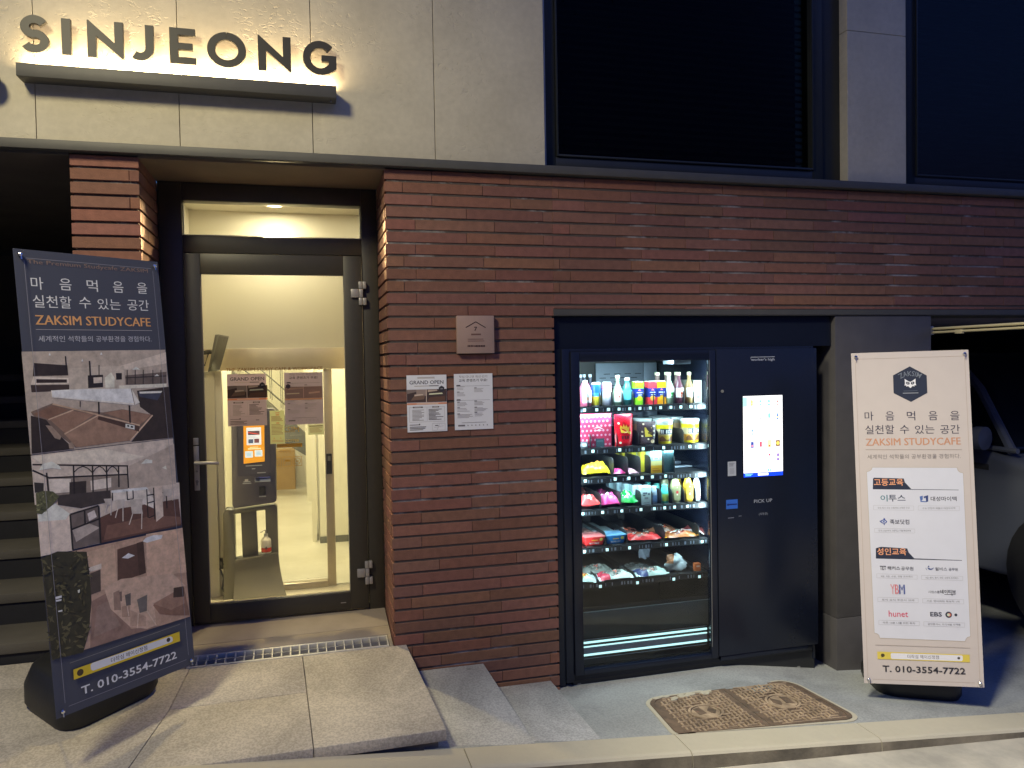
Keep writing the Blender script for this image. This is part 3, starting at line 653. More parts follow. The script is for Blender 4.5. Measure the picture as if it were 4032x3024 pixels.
# ------------------------------------------------------------------ sign over the door
sg = thing('shop_sign', 'dark raised capitals SINJEONG above a warm lit bar on pale stone', 'sign', (-.5, 0, 3.16))
SY0, SY1 = -.050, -.028
def letter(polys, name='letter'):
    b = MB()
    for p in polys: b.prism(p, lambda a, c, h: (a, h, c), SY0, SY1)
    L = b.build(name, 'letter', sg, bevel=.0012, seg=1, smooth=False)
    xs = [p[0] for q in polys for p in q]; xm = (min(xs)+max(xs))/2; zb = min(p[1] for q in polys for p in q)
    b = MB(); b.tube([(xm, SY1, zb+.02), (xm, -.001, zb+.02)], .004, 8); b.build('stud', 'zinc', L)
def stroke(b, path, wd):
    n = len(path); l, r = [], []
    for i, p in enumerate(path):
        a, c = path[max(i-1, 0)], path[min(i+1, n-1)]; dx, dz = c[0]-a[0], c[1]-a[1]; L = math.hypot(dx, dz); nx, nz = -dz/L*wd/2, dx/L*wd/2
        l.append((p[0]+nx, p[1]+nz)); r.append((p[0]-nx, p[1]-nz))
    vs = [(x, y, z) for y in (SY0, SY1) for x, z in l+r]; m = 2*n; fs = []
    for i in range(n-1):
        fs += [(i, i+1, n+i+1, n+i), (m+n+i, m+n+i+1, m+i+1, m+i), (i, m+i, m+i+1, i+1), (n+i+1, m+n+i+1, m+n+i, n+i)]
    fs += [(0, n, m+n, m), (n-1, m+n-1, m+2*n-1, 2*n-1)]; b.add(vs, fs)
def sletter(paths, wd):
    b = MB()
    for p in paths: stroke(b, p, wd)
    L = b.build('letter', 'letter', sg, bevel=.001, seg=1, smooth=False)
    xs = [p[0] for q in paths for p in q]; xm = (min(xs)+max(xs))/2; zb = min(p[1] for q in paths for p in q)
    b = MB(); b.tube([(xm, SY1, zb), (xm, -.001, zb)], .004, 8); b.build('stud', 'zinc', L)
def arc(cx, cz, rx, rz, a0, a1, n=18): return [(cx+rx*cos(R(a0+(a1-a0)*i/n)), cz+rz*sin(R(a0+(a1-a0)*i/n))) for i in range(n+1)]
B0, T0, SW = 3.256, 3.425, .038
sletter([arc(-1.148, 3.373, .040, .0335, 28, 258, 20)+arc(-1.150, 3.3085, .041, .0345, 78, -152, 20)], .037)
letter([[(-1.040, B0), (-1.001, B0), (-1.001, T0-.003), (-1.040, T0-.003)]])
def nshape(x0, x1):
    letter([[(x0, B0-.001), (x0+SW, B0-.001), (x0+SW, T0), (x0, T0)], ])
    return
def N(x0, x1):
    z0, z1 = B0-.001, T0+.001
    letter([[(x0, z0), (x0+SW, z0), (x0+SW, z0+.098), (x1-.006, z0), (x1, z0), (x1, z1), (x1-SW, z1), (x1-SW, z1-.098), (x0+.006, z1), (x0, z1)]])
N(-.934, -.782)
sletter([[(-.6705, T0), (-.6705, 3.33), ] + arc(-.712, 3.318, .0415, .042, 0, -128, 14)], .037)
letter([[(-.584, B0), (-.468, B0), (-.468, B0+.034), (-.546, B0+.034), (-.546, B0+.068), (-.482, B0+.068), (-.482, B0+.100), (-.546, B0+.100), (-.546, T0-.034), (-.47, T0-.034), (-.47, T0), (-.584, T0)]])
sletter([arc(-.330, 3.340, .0705, .066, 90, 450, 44)], .036)
N(-.187, -.033)
sletter([arc(.106, 3.338, .0655, .0665, 44, 340, 36)], .035)
b = MB(); b.prism([(.112, 3.322), (.147, 3.322), (.147, 3.285), (.160, 3.272), (.184, 3.29), (.184, 3.353), (.112, 3.353)], lambda a, c, h: (a, h, c), SY0-.0008, SY1+.0008); b.build('letter', 'letter', sg, bevel=.001, seg=1, smooth=False)
b = MB(); b.box(-1.213, .178, -.100, -.004, 3.131, 3.190); lb = b.build('light_bar', 'band', sg, bevel=.0015)
b = MB(); b.box(-1.20, .165, -.060, -.012, 3.1902, 3.193); b.build('led_strip', 'led', lb)
b = MB(); b.lathe([(.004, 0), (.004, -.006), (.001, -.012)], 8, (.152, -.06, 3.131)); b.build('drain_tip', 'zinc', lb)
b = MB(); b.tube([(-.893, -.02, 3.19), (-.893, -.018, 3.25), (-.882, -.02, 3.30)], .0025, 6); b.build('wire', 'zinc', sg)
area('sign_lamp', (-.518, -.0155, 3.196), 1.34, .022, 30, (1, .75, .45), (0, .12, 1), 178)
rs_ = thing('shadow_disc', 'round dark disc for a shadow on pale stone at the far left edge', 'sign', (-1.345, -.05, 3.12))
b = MB(); b.lathe([(.0, 0), (.055, 0), (.055, .03), (.0, .03)], 28); d_ = b.build('disc', 'letter', rs_, local=True); d_.rotation_euler = (R(90), 0, 0)  # added dark disc standing for a cast shadow on the stone

# ------------------------------------------------------------------ plate and posters on the bricks
pl = thing('house_number_plate', 'square terracotta house number plate with roof emblem and a 7', 'plate', (.87, 0, 1.87))
b = MB(); b.box(.770, .9705, -.032, -.002, 1.868, 2.067); b.build('plate', 'bplate', pl, bevel=.0025)
b = MB(); I = Ink(b, (0, -.0322, 0), lift=.0004); K = (48, 32, 28)
I.line(K, .0045, (.817, 2.004), (.871, 2.034)); I.line(K, .0045, (.871, 2.034), (.924, 2.003)); I.text(K, '7', .862, 1.986, .878, 2.008, 1.6)
I.rect((112, 82, 72), .845, 1.964, .898, 1.972); I.greek((122, 92, 80), .826, 1.928, .916, 1.948, 2, .0035, .1); I.rect((72, 50, 44), .824, 1.903, .858, 1.911); I.rect((72, 50, 44), .861, 1.902, .919, 1.911)
for u in range(7): I.rect((150, 115, 102), .826+.0135*u, 1.9035, .828+.0135*u, 1.9105)
b.build('lettering', 'print', pl, fix=False)
def poster_open(I, u, v, g=0, photo=True):
    """grand opening sheet, A4, lower left corner at (u, v)"""
    T = lambda a: u+a; V = lambda a: v+a
    I.text((62, 62, 66), 'GRAND OPEN', T(.015), V(.249), T(.194), V(.2685), 1.0)
    I.greek((150, 140, 132), T(.057), V(.278), T(.152), V(.287), 2, .003, .1); I.rect((160, 150, 142), T(.04), V(.2375), T(.15), V(.2415)); I.rect((90, 86, 84), T(.118), V(.2375), T(.168), V(.2420))
    I.rect((66, 52, 48), T(.0005), V(.154), T(.2095), V(.222))
    for p, c in (([(.002, .2), (.05, .21), (.05, .222), (.002, .222)], (120, 105, 96)), ([(.05, .18), (.105, .19), (.105, .222), (.05, .222)], (142, 124, 112)), ([(.02, .165), (.09, .17), (.095, .19), (.04, .192)], (110, 86, 70)), ([(.115, .193), (.19, .196), (.185, .203), (.118, .2)], (228, 205, 165)), ([(.11, .207), (.16, .213), (.16, .22), (.11, .22)], (170, 150, 130)), ([(.105, .156), (.2, .16), (.2, .185), (.12, .18)], (92, 66, 52)), ([(.1, .155), (.104, .155), (.104, .222), (.1, .222)], (185, 165, 150)), ([(.04, .187), (.085, .192), (.085, .198), (.04, .196)], (190, 170, 150))): I.poly(c, [(T(a), V(q)) for a, q in p])
    I.poly((46, 44, 50), [(T(.183+.0165*sin(pi*i/3)), V(.222+.0175*cos(pi*i/3))) for i in range(6)]); I.rect((140, 138, 140), T(.177), V(.221), T(.19), V(.225))
    I.rect((196, 128, 92), T(.0005), V(.1425), T(.2095), V(.152)); I.rect((232, 195, 170), T(.05), V(.1455), T(.165), V(.149))
    for a0, a1, c0, c1 in ((.012, .052, .197, .052), (.197, .052, .197, .129), (.197, .129, .012, .129), (.012, .129, .012, .052), (.104, .055, .104, .126)): I.line((150, 142, 138), .0012, (T(a0), V(a1)), (T(c0), V(c1)))
    I.rect((70, 58, 56), T(.030), V(.1255), T(.082), V(.1325)); I.rect((70, 58, 56), T(.132), V(.1255), T(.168), V(.1325)); I.rect((190, 185, 180), T(.038), V(.1278), T(.074), V(.1303)); I.rect((190, 185, 180), T(.138), V(.1278), T(.162), V(.1303))
    I.greek((130, 124, 120), T(.026), V(.058), T(.09), V(.118), 9, .0028, .5); I.greek((96, 88, 86), T(.112), V(.06), T(.192), V(.12), 9, .0034, .55)
    I.greek((120, 112, 108), T(.012), V(.033), T(.065), V(.042), 1, .0035, .1); I.rect((60, 56, 56), T(.06), V(.036), T(.066), V(.043)); I.greek((88, 82, 80), T(.012), V(.008), T(.1), V(.03), 3, .0034, .25)
    for a0, a1, c0, c1 in ((.13, .006, .198, .006), (.198, .006, .198, .042), (.198, .042, .13, .042), (.13, .042, .13, .006), (.14, .02, .19, .028), (.155, .008, .17, .04)): I.line((160, 156, 152), .0012, (T(a0), V(a1)), (T(c0), V(c1)))
    I.rect((80, 76, 76), T(.145), V(.029), T(.162), V(.033))
def poster_edu(I, u, v, dark=1):
    T = lambda a: u+a; V = lambda a: v+a
    I.text((120, 112, 108), '작심 다니면 최신·인기', T(.027), V(.274), T(.18), V(.288), .4); I.text((62, 58, 58), '교육 콘텐츠가 무료!', T(.026), V(.254), T(.18), V(.2695), 1.0)
    for z in (.232, .156):
        I.poly((46, 42, 46), [(T(.012), V(z)), (T(.036), V(z)), (T(.032), V(z+.0065)), (T(.014), V(z+.0065))]); I.line((96, 90, 90), .0012, (T(.012), V(z)), (T(.193), V(z)))
    for a, q, w2, n in ((.015, .21, .045, 3), (.015, .178, .045, 4), (.108, .198, .055, 4), (.015, .125, .062, 4), (.108, .128, .06, 4), (.015, .095, .075, 3), (.108, .095, .075, 4), (.015, .062, .085, 4), (.108, .068, .062, 3)): I.greek((150, 145, 142), T(a), V(q), T(a+w2), V(q+.022), n, .0022, .4); I.rect((84, 80, 82), T(a), V(q+.0215), T(a+.014), V(q+.025))
    I.rect((120, 116, 114), T(.038), V(.0365), T(.17), V(.0385)); I.rect((110, 106, 104), T(.018), V(.019), T(.055), V(.027))
    for i in range(6): I.rect((150, 146, 144), T(.068+.021*i), V(.019), T(.074+.021*i), V(.026))
def sheet(name, label, cat, x0, z0, y, wd, ht, paper, fn, gain=1.35, skew=0, curl=.004):
    pm = 'paper' if y > .1 else 'print'
    t = thing(name, label, cat, (x0+wd/2, y, z0))
    b = MB(); b.grid(lambda u, v: (x0+u*wd+skew*v, y-.0015-curl*abs(2*v-1)**6*u*(1-u)*0, z0+v*ht), 4, 6, 0, tuple(min(.82, q*gain) for q in lin(paper)))
    sh = b.build('paper', pm, t, fix=False); so = sh.modifiers.new('thickness', 'SOLIDIFY'); so.thickness = .0004; so.offset = 1
    b = MB(); I = Ink(b, (x0, y-.0015, z0), lift=.0004, gain=gain, X=(1, 0, 0), Z=(skew/ht, 0, 1)); fn(I); b.build('print', pm, t, fix=False)
    return t
sheet('poster', 'A4 poster reading GRAND OPEN with a photo, taped to the brick wall', 'poster', .5035, 1.462, -.003, .210, .297, (225, 222, 216), lambda I: poster_open(I, 0, 0))
sheet('poster', 'A4 poster of grey text columns without a photo on the brick wall', 'poster', .7535, 1.464, -.003, .209, .297, (225, 222, 216), lambda I: poster_edu(I, 0, 0))
# sheets on the entrance glass
sheet('poster', 'shiny GRAND OPEN poster taped to the door glass above the kiosk screen', 'poster', -.4175, 1.4935, .4565, .2035, .286, (168, 156, 160), lambda I: poster_open(I, 0, 0), 1.6)
def back_poster(I):
    poster_edu(I, 0, 0); I.rect((134, 112, 104), .002, .148, .203, .212)
    for p, c in (([(.01, .17), (.08, .172), (.08, .178), (.01, .177)], (205, 180, 152)), ([(.1, .15), (.104, .15), (.104, .21), (.1, .21)], (176, 150, 134)), ([(.13, .17), (.19, .176), (.19, .185), (.13, .18)], (184, 158, 138)), ([(.02, .195), (.1, .2), (.1, .208), (.02, .206)], (164, 138, 120))): I.poly(c, p)
    I.poly((62, 56, 66), [(.02+.014*sin(pi*i/3), .215+.014*cos(pi*i/3)) for i in range(6)]); I.rect((196, 150, 118), .002, .138, .203, .147)
sheet('poster', 'pinkish poster of Korean text on the door glass, right of the small notice', 'poster', -.1175, 1.4905, .4565, .2075, .291, (160, 150, 156), back_poster, 1.6)
def note(I):
    I.rect((190, 120, 70), .032, .158, .05, .163); I.rect((190, 120, 70), .03, .17, .052, .1735); I.greek((150, 118, 84), .008, .125, .072, .155, 5, .0028, .3); I.rect((190, 120, 70), .034, .113, .05, .118)
    I.greek((150, 118, 84), .008, .05, .07, .11, 8, .0028, .35)
    I.poly((212, 180, 130), [(.014, .026), (.028, .026), (.021, .038)]); I.poly((212, 180, 130), [(.05, .026), (.062, .026), (.056, .04)]); I.greek((190, 150, 110), .008, .008, .07, .022, 2, .0025, .1)
sheet('notice', 'narrow cream notice between the two posters on the door glass', 'notice', -.1995, 1.388, .4555, .0775, .185, (236, 212, 160), note, 1.5)
sheet('notice', 'small cream card under the right hand poster on the door glass', 'notice', .005, 1.430, .4565, .086, .059, (240, 222, 168), lambda I: (I.greek((130, 110, 80), .006, .044, .08, .054, 1, .005, .02), I.greek((165, 140, 100), .01, .012, .078, .042, 5, .0024, .3)), 1.5)
# ------------------------------------------------------------------ vending machine
vm = thing('vending_machine', 'navy black vending machine with lit glass door and bright touch screen', 'vending machine', (2.16, .42, .0))
b = MB()
b.box(1.357, 1.4035, .0, .86, .03, 1.885); b.box(2.955, 2.975, .03, .86, -.03, 1.885); b.box(1.404, 2.9545, .03, .86, 1.845, 1.885); b.box(1.404, 2.9545, .03, .86, .025, .085)
b.box(1.404, 2.9545, .84, .86, .0855, 1.8445); b.box(2.305, 2.33, .05, .8395, .0855, 1.8445)
b.build('cabinet', 'vblack', vm, bevel=.004)
b = MB(); b.box(1.405, 1.456, -.012, .028, .070, 1.868); b.box(2.247, 2.290, -.012, .028, .070, 1.868); b.box(1.4565, 2.2465, -.012, .028, 1.812, 1.868); b.box(1.4565, 2.2465, -.012, .028, .070, .098)
vd = b.build('glass_door', 'vblack', vm, bevel=.003)
b = MB(); b.box(1.4565, 2.2465, .004, .010, .0985, 1.8115); b.build('pane', 'vglass', vd)
b = MB(); b.box(2.2475, 2.2505, -.0145, -.0125, .14, 1.81); b.build('edge_trim', 'grey', vd)
b = MB(); b.box(2.296, 2.968, -.010, .028, .075, 1.872); b.box(2.31, 2.9, -.004, .03, .045, .0745); vp = b.build('front_panel', 'vblack', vm, bevel=.004)
for x in (1.442, 2.86):
    b = MB(); zf = zp(x, .03) ; b.lathe([(.028, 0), (.028, .008), (.009, .014), (.009, .10)], 14, (x, .06, zf)); b.build('foot', 'grey', vm, smooth=True)
b = MB(); b.box(2.462, 2.730, -.0125, -.0095, 1.117, 1.597); b.build('screen_bezel', 'vin', vp)
b = MB(); I = Ink(b, (2.4645, -.0128, 1.1185), lift=.0003, step=8e-5); W_, H_ = .263, .477
I.rect((255, 255, 255), 0, .024, W_, H_); I.rect((20, 60, 210), 0, 0, W_, .024); I.rect((245, 250, 255), .095, .006, .165, .02); I.rect((120, 200, 235), .01, .015, .06, .019); I.rect((120, 200, 235), .01, .007, .05, .011)
I.rect((150, 215, 205), 0, H_-.062, .026, H_-.006)
cx = [.058, .114, .172, .229]
def bot(u, v, c, s=1, c2=None):
    I.poly(c, [(u-.006*s, v), (u+.006*s, v), (u+.006*s, v+.024*s), (u+.002*s, v+.033*s), (u+.002*s, v+.042*s), (u-.002*s, v+.042*s), (u-.002*s, v+.033*s), (u-.006*s, v+.024*s)])
    if c2: I.rect(c2, u-.006*s, v+.008*s, u+.006*s, v+.018*s)
bot(cx[0], .42, (235, 170, 60), 1, (225, 200, 130)); bot(cx[1], .42, (110, 200, 190), 1, (230, 245, 240)); bot(cx[2], .42, (70, 170, 170), 1, (245, 245, 245)); bot(cx[3], .42, (150, 90, 80), .8, (250, 240, 235))
bot(cx[1], .335, (235, 235, 235), .8, (120, 120, 130)); bot(cx[2], .345, (80, 180, 160), .9); bot(cx[3], .335, (60, 110, 180), 1, (240, 210, 140))
bot(cx[0], .25, (70, 130, 200), .95, (250, 225, 190))
I.rect((50, 70, 140), cx[0]-.009, .172, cx[0]+.009, .207); I.disc((225, 130, 150), cx[0], .183, .006); I.rect((220, 80, 100), cx[1]-.008, .176, cx[1]+.008, .206); I.rect((235, 215, 150), cx[2]-.012, .172, cx[2]+.012, .214); I.rect((215, 80, 50), cx[2]-.006, .174, cx[2]+.006, .184); I.rect((120, 90, 60), cx[3]-.014, .175, cx[3]+.014, .211); I.disc((240, 210, 90), cx[3], .193, .010)
I.rect((232, 230, 226), cx[1]-.012, .09, cx[1]+.012, .125); I.rect((215, 200, 205), cx[2]-.007, .09, cx[2]+.007, .132); I.rect((190, 60, 90), cx[2]-.006, .122, cx[2]+.006, .132); I.rect((120, 90, 160), cx[3]-.007, .09, cx[3]+.007, .132); I.rect((245, 240, 250), cx[3]-.006, .105, cx[3]+.006, .115)
I.rect((80, 180, 210), cx[2]-.012, .029, cx[2]+.012, .043); I.disc((235, 245, 250), cx[2], .036, .005); I.rect((235, 220, 190), cx[0]-.004, .030, cx[0]+.004, .043); I.rect((225, 225, 215), cx[3]-.01, .036, cx[3]+.01, .042); I.rect((228, 226, 222), cx[1]-.01, .033, cx[1]+.01, .04)
b.build('screen', 'screen', vp, fix=False)
b = MB(); I = Ink(b, (0, -.0105, 0), lift=.0004); WT = (176, 180, 190)
I.text((170, 174, 186), "worker's high", 2.521, 1.797, 2.679, 1.817, 1.4); I.line((190, 194, 204), .003, (2.521, 1.823), (2.680, 1.8235)); I.line((170, 174, 186), .002, (2.521, 1.811), (2.52, 1.823))
I.text((160, 164, 176), 'PICK UP', 2.533, .963, 2.655, .983, .3); I.text((140, 144, 156), '(자동문)', 2.565, .886, 2.625, .903, .2)
I.greek((120, 124, 140), 2.36, .882, 2.40, .89, 1, .004, .05); I.greek((120, 124, 140), 2.43, .890, 2.45, .896, 1, .003, .05)
b.build('lettering', 'print', vp, fix=False)
b = MB(); b.box(2.362, 2.416, -.0115, -.0105, 1.132, 1.216); I = Ink(b, (2.362, -.0116, 1.132), lift=.0003); I.greek((120, 122, 130), .008, .055, .046, .078, 3, .004, .3); I.greek((150, 152, 160), .012, .012, .042, .045, 5, .003, .1); b.c[:6] = [(.42, .44, .50)]*6; b.build('sticker', 'print', vp, fix=False)
b = MB(); b.box(2.349, 2.424, -.0115, -.0105, .939, .993); b.c[:6] = [(.03, .13, .55)]*6; I = Ink(b, (2.349, -.0116, .939), lift=.0003); I.rect((25, 45, 110), .006, .022, .070, .030); I.poly((25, 45, 110), [(.006, .02), (.018, .02), (.012, .036)]); b.build('sticker', 'print', vp, fix=False)
b = MB(); b.tube([(2.331, -.0105, 1.628), (2.331, -.014, 1.628)], .009, 14); b.build('sensor_eye', 'grey', vp)
# inside: back plates with slots, shelves, dividers, tags, glowing trims
b = MB(); b.box(1.404, 1.41, .03, .83, .0855, 1.8445); b.box(1.3985, 2.304, .80, .835, .0855, 1.8445); b.box(1.3985, 2.304, .03, .79, 1.83, 1.844); b.build('liner', 'vin', vm)
b = MB(); b.box(1.86, 2.20, .785, .799, 1.12, 1.80); b.box(2.205, 2.300, .783, .799, 1.14, 1.80); bp_ = b.build('back_plate', 'vmetal', vm, bevel=.002)
b = MB()
for r in range(22):
    z = 1.18+.026*r
    for q in range(4): b.box(1.885+.075*q+(.03 if r % 2 else 0), 1.93+.075*q+(.03 if r % 2 else 0), .7835, .7848, z, z+.004)
b.build('vent_slots', 'pit', bp_)
for z0, z1, y0 in ((1.150, 1.160, .3), (1.152, 1.170, .45), (1.154, 1.185, .60)):
    b = MB(); b.box(2.13, 2.302, y0, y0+.06, z0, z1); b.build('tray_rail', 'vmetal', vm, bevel=.003)
b = MB(); b.box(2.06, 2.17, .06, .20, 1.79, 1.829); b.build('top_lamp_housing', 'vmetal', vm, bevel=.002)
SH = [(1.555, [1.529, 1.604, 1.677, 1.742, 1.808, 1.872, 1.937, 2.003, 2.069, 2.133, 2.199], -.018),
      (1.318, [1.577, 1.742, 1.889, 2.02, 2.189], -.018), (1.148, [1.528, 1.712, 1.797, 1.88, 1.945, 2.03], -.016),
      (.965, [1.51, 1.631, 1.75, 1.87, 1.955, 2.021, 2.085, 2.169, 2.254], -.02), (.748, [1.517, 1.656, 1.795, 2.03, 2.263], -.022), (.545, [1.61, 1.842, 2.075, 2.243], -.028)]
DIV = [([1.562, 1.636, 1.71, 1.775, 1.84, 1.905, 1.97, 2.036, 2.101, 2.166, 2.232], .085), ([1.572, 1.735, 1.872, 1.995, 2.16], .085), ([1.71, 1.80, 1.88, 1.945, 2.03, 2.10], .105), ([1.63, 1.755, 1.88, 1.953, 2.01, 2.08, 2.16, 2.235], .085), ([1.655, 1.79, 2.03, 2.255], .075), ([1.60, 1.83, 2.05, 2.21], .03)]
for (z, tags, dz), (dv, dh) in zip(SH, DIV):
    b = MB(); b.box(1.3985, 2.3045, .135, .78, z-.012, z-.002); b.box(1.3985, 2.3045, .122, .1345, z-.036, z-.006); rr = random.Random(int(z*100))
    for i in range(46):
        x = 1.41+i*.0194
        if rr.random() < .55 and min(abs(x-t) for t in tags) > .014: b.box(x, x+rr.choice((.003, .006, .011)), .1212, .1222, z-.03, z-.012, 1)
    sh = b.build('shelf', ['vin', 'vmetal'], vm)
    for i, x in enumerate(tags):
        q = MB(); q.box(x-.0085, x+.0085, .1195, .1215, z+dz-.0085, z+dz+.0085); q.build('price_tag', 'tag', sh, bevel=.001)
    for x in dv:
        b = MB(); b.prism([(.14, z-.002), (.14, z+dh*.75), (.15, z+dh*.93), (.17, z+dh), (.74, z+dh), (.74, z-.002)], lambda a, c, h: (h, a, c), x-.0012, x+.0012)
        b.build('divider', 'vin', sh, bevel=.0005)
    for x in [(a+c)/2 for a, c in zip([1.45]+dv, dv+[2.29])]:
        b = MB(); b.box(x-.024, x+.024, .115, .15, z-.003, z+.0015); b.build('lane_flap', 'vin', sh, bevel=.001)
b = MB(); b.grid(lambda u, v: (1.41+.89*u, .07+.25*(1-v)**2, .26+.16*v), 2, 8); b.build('chute', 'pit', vm, smooth=True)
b = MB(); b.box(1.3985, 2.304, .045, .06, .255, .40); b.build('pickup_flap', mat('smoked_flap', (.03, .045, .055), .3), vm, bevel=.002)
b = MB(); b.box(1.3985, 2.304, .05, .07, .10, .254); b.build('lower_panel', 'vin', vm)
b = MB()
for z in (.2245, .2025, .1545): b.box(1.459, 2.245, .040, .0455, z, z+(.010 if z > .21 or z < .16 else .006))
b.build('glow_trim', 'cool', vm)  # bright trims: light they reflect is put in as their own glow
b = MB(); b.box(1.459, 2.245, .041, .0445, .166, .199); b.box(1.459, 2.245, .0405, .045, .245, .2475); b.box(1.459, 2.245, .0405, .045, .137, .1395); b.build('sill_trim', 'vmetal', vm)
b = MB(); b.box(1.404, 2.97, .035, .06, -.16, .0245); b.build('shadow_skirt', 'vin', vm)  # added dark skirt, standing also for the shadow beneath the machine
b = MB(); b.box(1.319, 3.1, .035, .05, 1.8855, 2.066); b.box(1.319, 1.3565, .02, .05, .01, 1.8854); b.build('filler_panel', 'vblack', vm)
COOL = (.70, .93, 1)
area('case_lamp', (1.86, .085, 1.822), .75, .05, 13, COOL, (0, .35, -1), 170)
area('case_lamp', (1.425, .075, 1.2), .03, 1.1, 5.5, COOL, (1, .75, 0), 175)
area('case_lamp', (2.288, .075, 1.25), .03, 1.0, 6, COOL, (-1, .75, 0), 175)
for z_, w_ in ((1.515, 3.2), (1.278, 3.2), (1.108, 3), (.925, 1.8), (.708, 1)): area('shelf_fill', (1.86, .142, z_), .76, .012, w_, COOL, (0, .75, -1), 170)  # added fill lamps under the shelf lips, brightening the goods below

# ------------------------------------------------------------------ things on the shelves; dim rear stock has shade put into its colours
def L3(*c): return lin(c)
def place(name, label, cat, mb, mats, loc, rz=0, group=None, smooth=True, bevel=0, kid=None):
    o = mb.build(name, mats, None, local=True, smooth=smooth, bevel=bevel); o.location = loc; o.rotation_euler = (0, 0, rz); tag(o, label, cat, group); return o
def lab(b, r, z0, z1, col, a0=-62, a1=62, m=0, n=10):
    b.grid(lambda u, v: ((r+.0006)*sin(R(a0+(a1-a0)*u)), -(r+.0006)*cos(R(a0+(a1-a0)*u)), z0+(z1-z0)*v), n, 1, m, col)
def bottle(name, label, x, z, wd, ht, glassc, labc, capc, neck=.32, y=.19, sq=0, lz=(.12, .55), sh=.62, marks=(), group=None, cat='bottle', nr=.34, kid=True):
    """bottle as a thing: body, label and cap"""
    t = thing(name, label, cat, (x, y, z), 0, group); r = wd/2
    b = MB(); b.lathe([(.0, 0), (r*.9, 0), (r, .004), (r, ht*sh*.85), (r*.92, ht*sh), (r*(nr+.22), ht*(sh+.13)), (r*nr, ht*(sh+.22)), (r*nr, ht*.93)], 20, c=glassc, sq=sq)
    b.build('bottle_body', 'pack', t, smooth=True, local=True)
    b = MB(); b.lathe([(r*nr*1.15, ht*.905), (r*nr*1.2, ht*.99), (r*nr*.9, ht)], 16, c=capc); b.build('cap', 'pack', t, smooth=True, local=True)
    if labc:
        b = MB()
        if sq: b.box(-r*.82, r*.82, -r-.0008, -r+.004, ht*lz[0], ht*lz[1], c=labc)
        else: lab(b, r, ht*lz[0], ht*lz[1], labc)
        for c, u, v, rad in marks:
            n = 12; yy = -r-.0016 if sq else -math.sqrt(max(0, r*r-(u*r)**2))-.0016
            b.quad([(u*r+rad*r*cos(2*pi*i/n), yy, ht*v+rad*r*1.1*sin(2*pi*i/n)) for i in range(n)], 0, c)
        b.build('label', 'pack', t, smooth=True, local=True, fix=False)
    return t
def can(label, x, z, wd, ht, bands, y=.185, group=None):
    t = thing('drink_can', label, 'can', (x, y, z), 0, group); r = wd/2; b = MB()
    prof = [(r*.82, 0), (r, .006)]; cols = [(.5, .5, .52)]
    for f, c in bands: prof.append((r, .006+(ht-.018)*f)); cols.append(c)
    prof += [(r*.86, ht-.004), (r*.86, ht)]; cols += [(.55, .56, .58)]*2
    b.lathe(prof, 22, cols=cols); b.build('can_body', 'pack', t, smooth=True, local=True)
    b = MB(); b.lathe([(.0, ht-.002), (r*.8, ht-.0015)], 18, c=(.6, .61, .62)); b.build('lid', 'pack', t, local=True)
    return t
def carton(name, label, x, z, wd, ht, dp, bands, y=.15, marks=(), group=None, top=None, side=None, bevel=.002):
    t = thing(name, label, 'carton', (x, y, z), 0, group); b = MB(); z0 = 0
    for f, c in bands:
        b.box(-wd/2, wd/2, 0, dp, z0, ht*f, c=c); z0 = ht*f
    o = b.build('carton_body', 'pack', t, local=True)
    b = MB(); I = Ink(b, (-wd/2, 0, 0), lift=.0004)
    for k, c, *a in marks:
        if k == 'r': I.rect(c, a[0]*wd, a[1]*ht, a[2]*wd, a[3]*ht)
        elif k == 'd': I.disc(c, a[0]*wd, a[1]*ht, a[2]*wd)
        elif k == 'p': I.poly(c, [(p*wd, q*ht) for p, q in a[0]])
        else: I.text(c, a[0], a[1]*wd, a[2]*ht, a[3]*wd, a[4]*ht, 1.2)
    if marks: b.build('front_print', 'pack', t, local=True, fix=False)
    if top: q = MB(); q.box(-wd/2+.002, wd/2-.002, .002, dp-.002, ht+.0003, ht+.004, c=top); q.build('top_fold', 'pack', t, local=True)
    return t
def pillow(b, L_, W_, H_, col, nu=22, nv=16, seal=None, dark=None, seed=0, c2=None):
    """lying bag: long axis x, sealed ends flare flat"""
    rr = random.Random(seed); ph = [rr.uniform(0, 6) for _ in range(8)]
    def f(u, v, s):
        e = max(0, 1-abs(2*u-1)**3.2)**.8*max(0, 1-abs(2*v-1)**3); wob = .07*sin(9*u+ph[0]+3*v)+.06*sin(9*v+ph[1]+4*u)+.06*sin(25*u+ph[2])*sin(14*v+ph[3])+.04*sin(37*u+ph[4]+7*v)
        wv = W_*(1+.05*sin(7*u+ph[4])); z = H_*(e*(.50+wob))*(1 if s > 0 else .28)*s
        return ((u-.5)*L_*(1+.02*sin(5*v+ph[5])), (v-.5)*wv, H_*.22+z+(1-e)*H_*.10*sin(16*v+ph[6])*(abs(2*u-1) > .8))
    def cf(u, v):
        if seal and abs(2*u-1) > .87: return seal
        if dark and ((u-.46)/.26)**2+((v-.5)/.36)**2 < 1: return dark[int((u*19+v*11+sin(u*40)+sin(v*33))) % len(dark)]
        if c2 and (u < .3): return c2
        return col
    b.grid(lambda u, v: f(u, v, 1), nu, nv, 0, col, cf); b.grid(lambda u, v: f(u, v, -1), nu, nv, 0, col)
def bag(name, label, x, y, z, L_, W_, H_, col, rz=0, group=None, **k):
    t = thing(name, label, 'bag', (x, y, z), rz, group); b = MB(); pillow(b, L_, W_, H_, col, **k); b.build('wrapper', 'foil', t, smooth=True, local=True, fix=False); return t
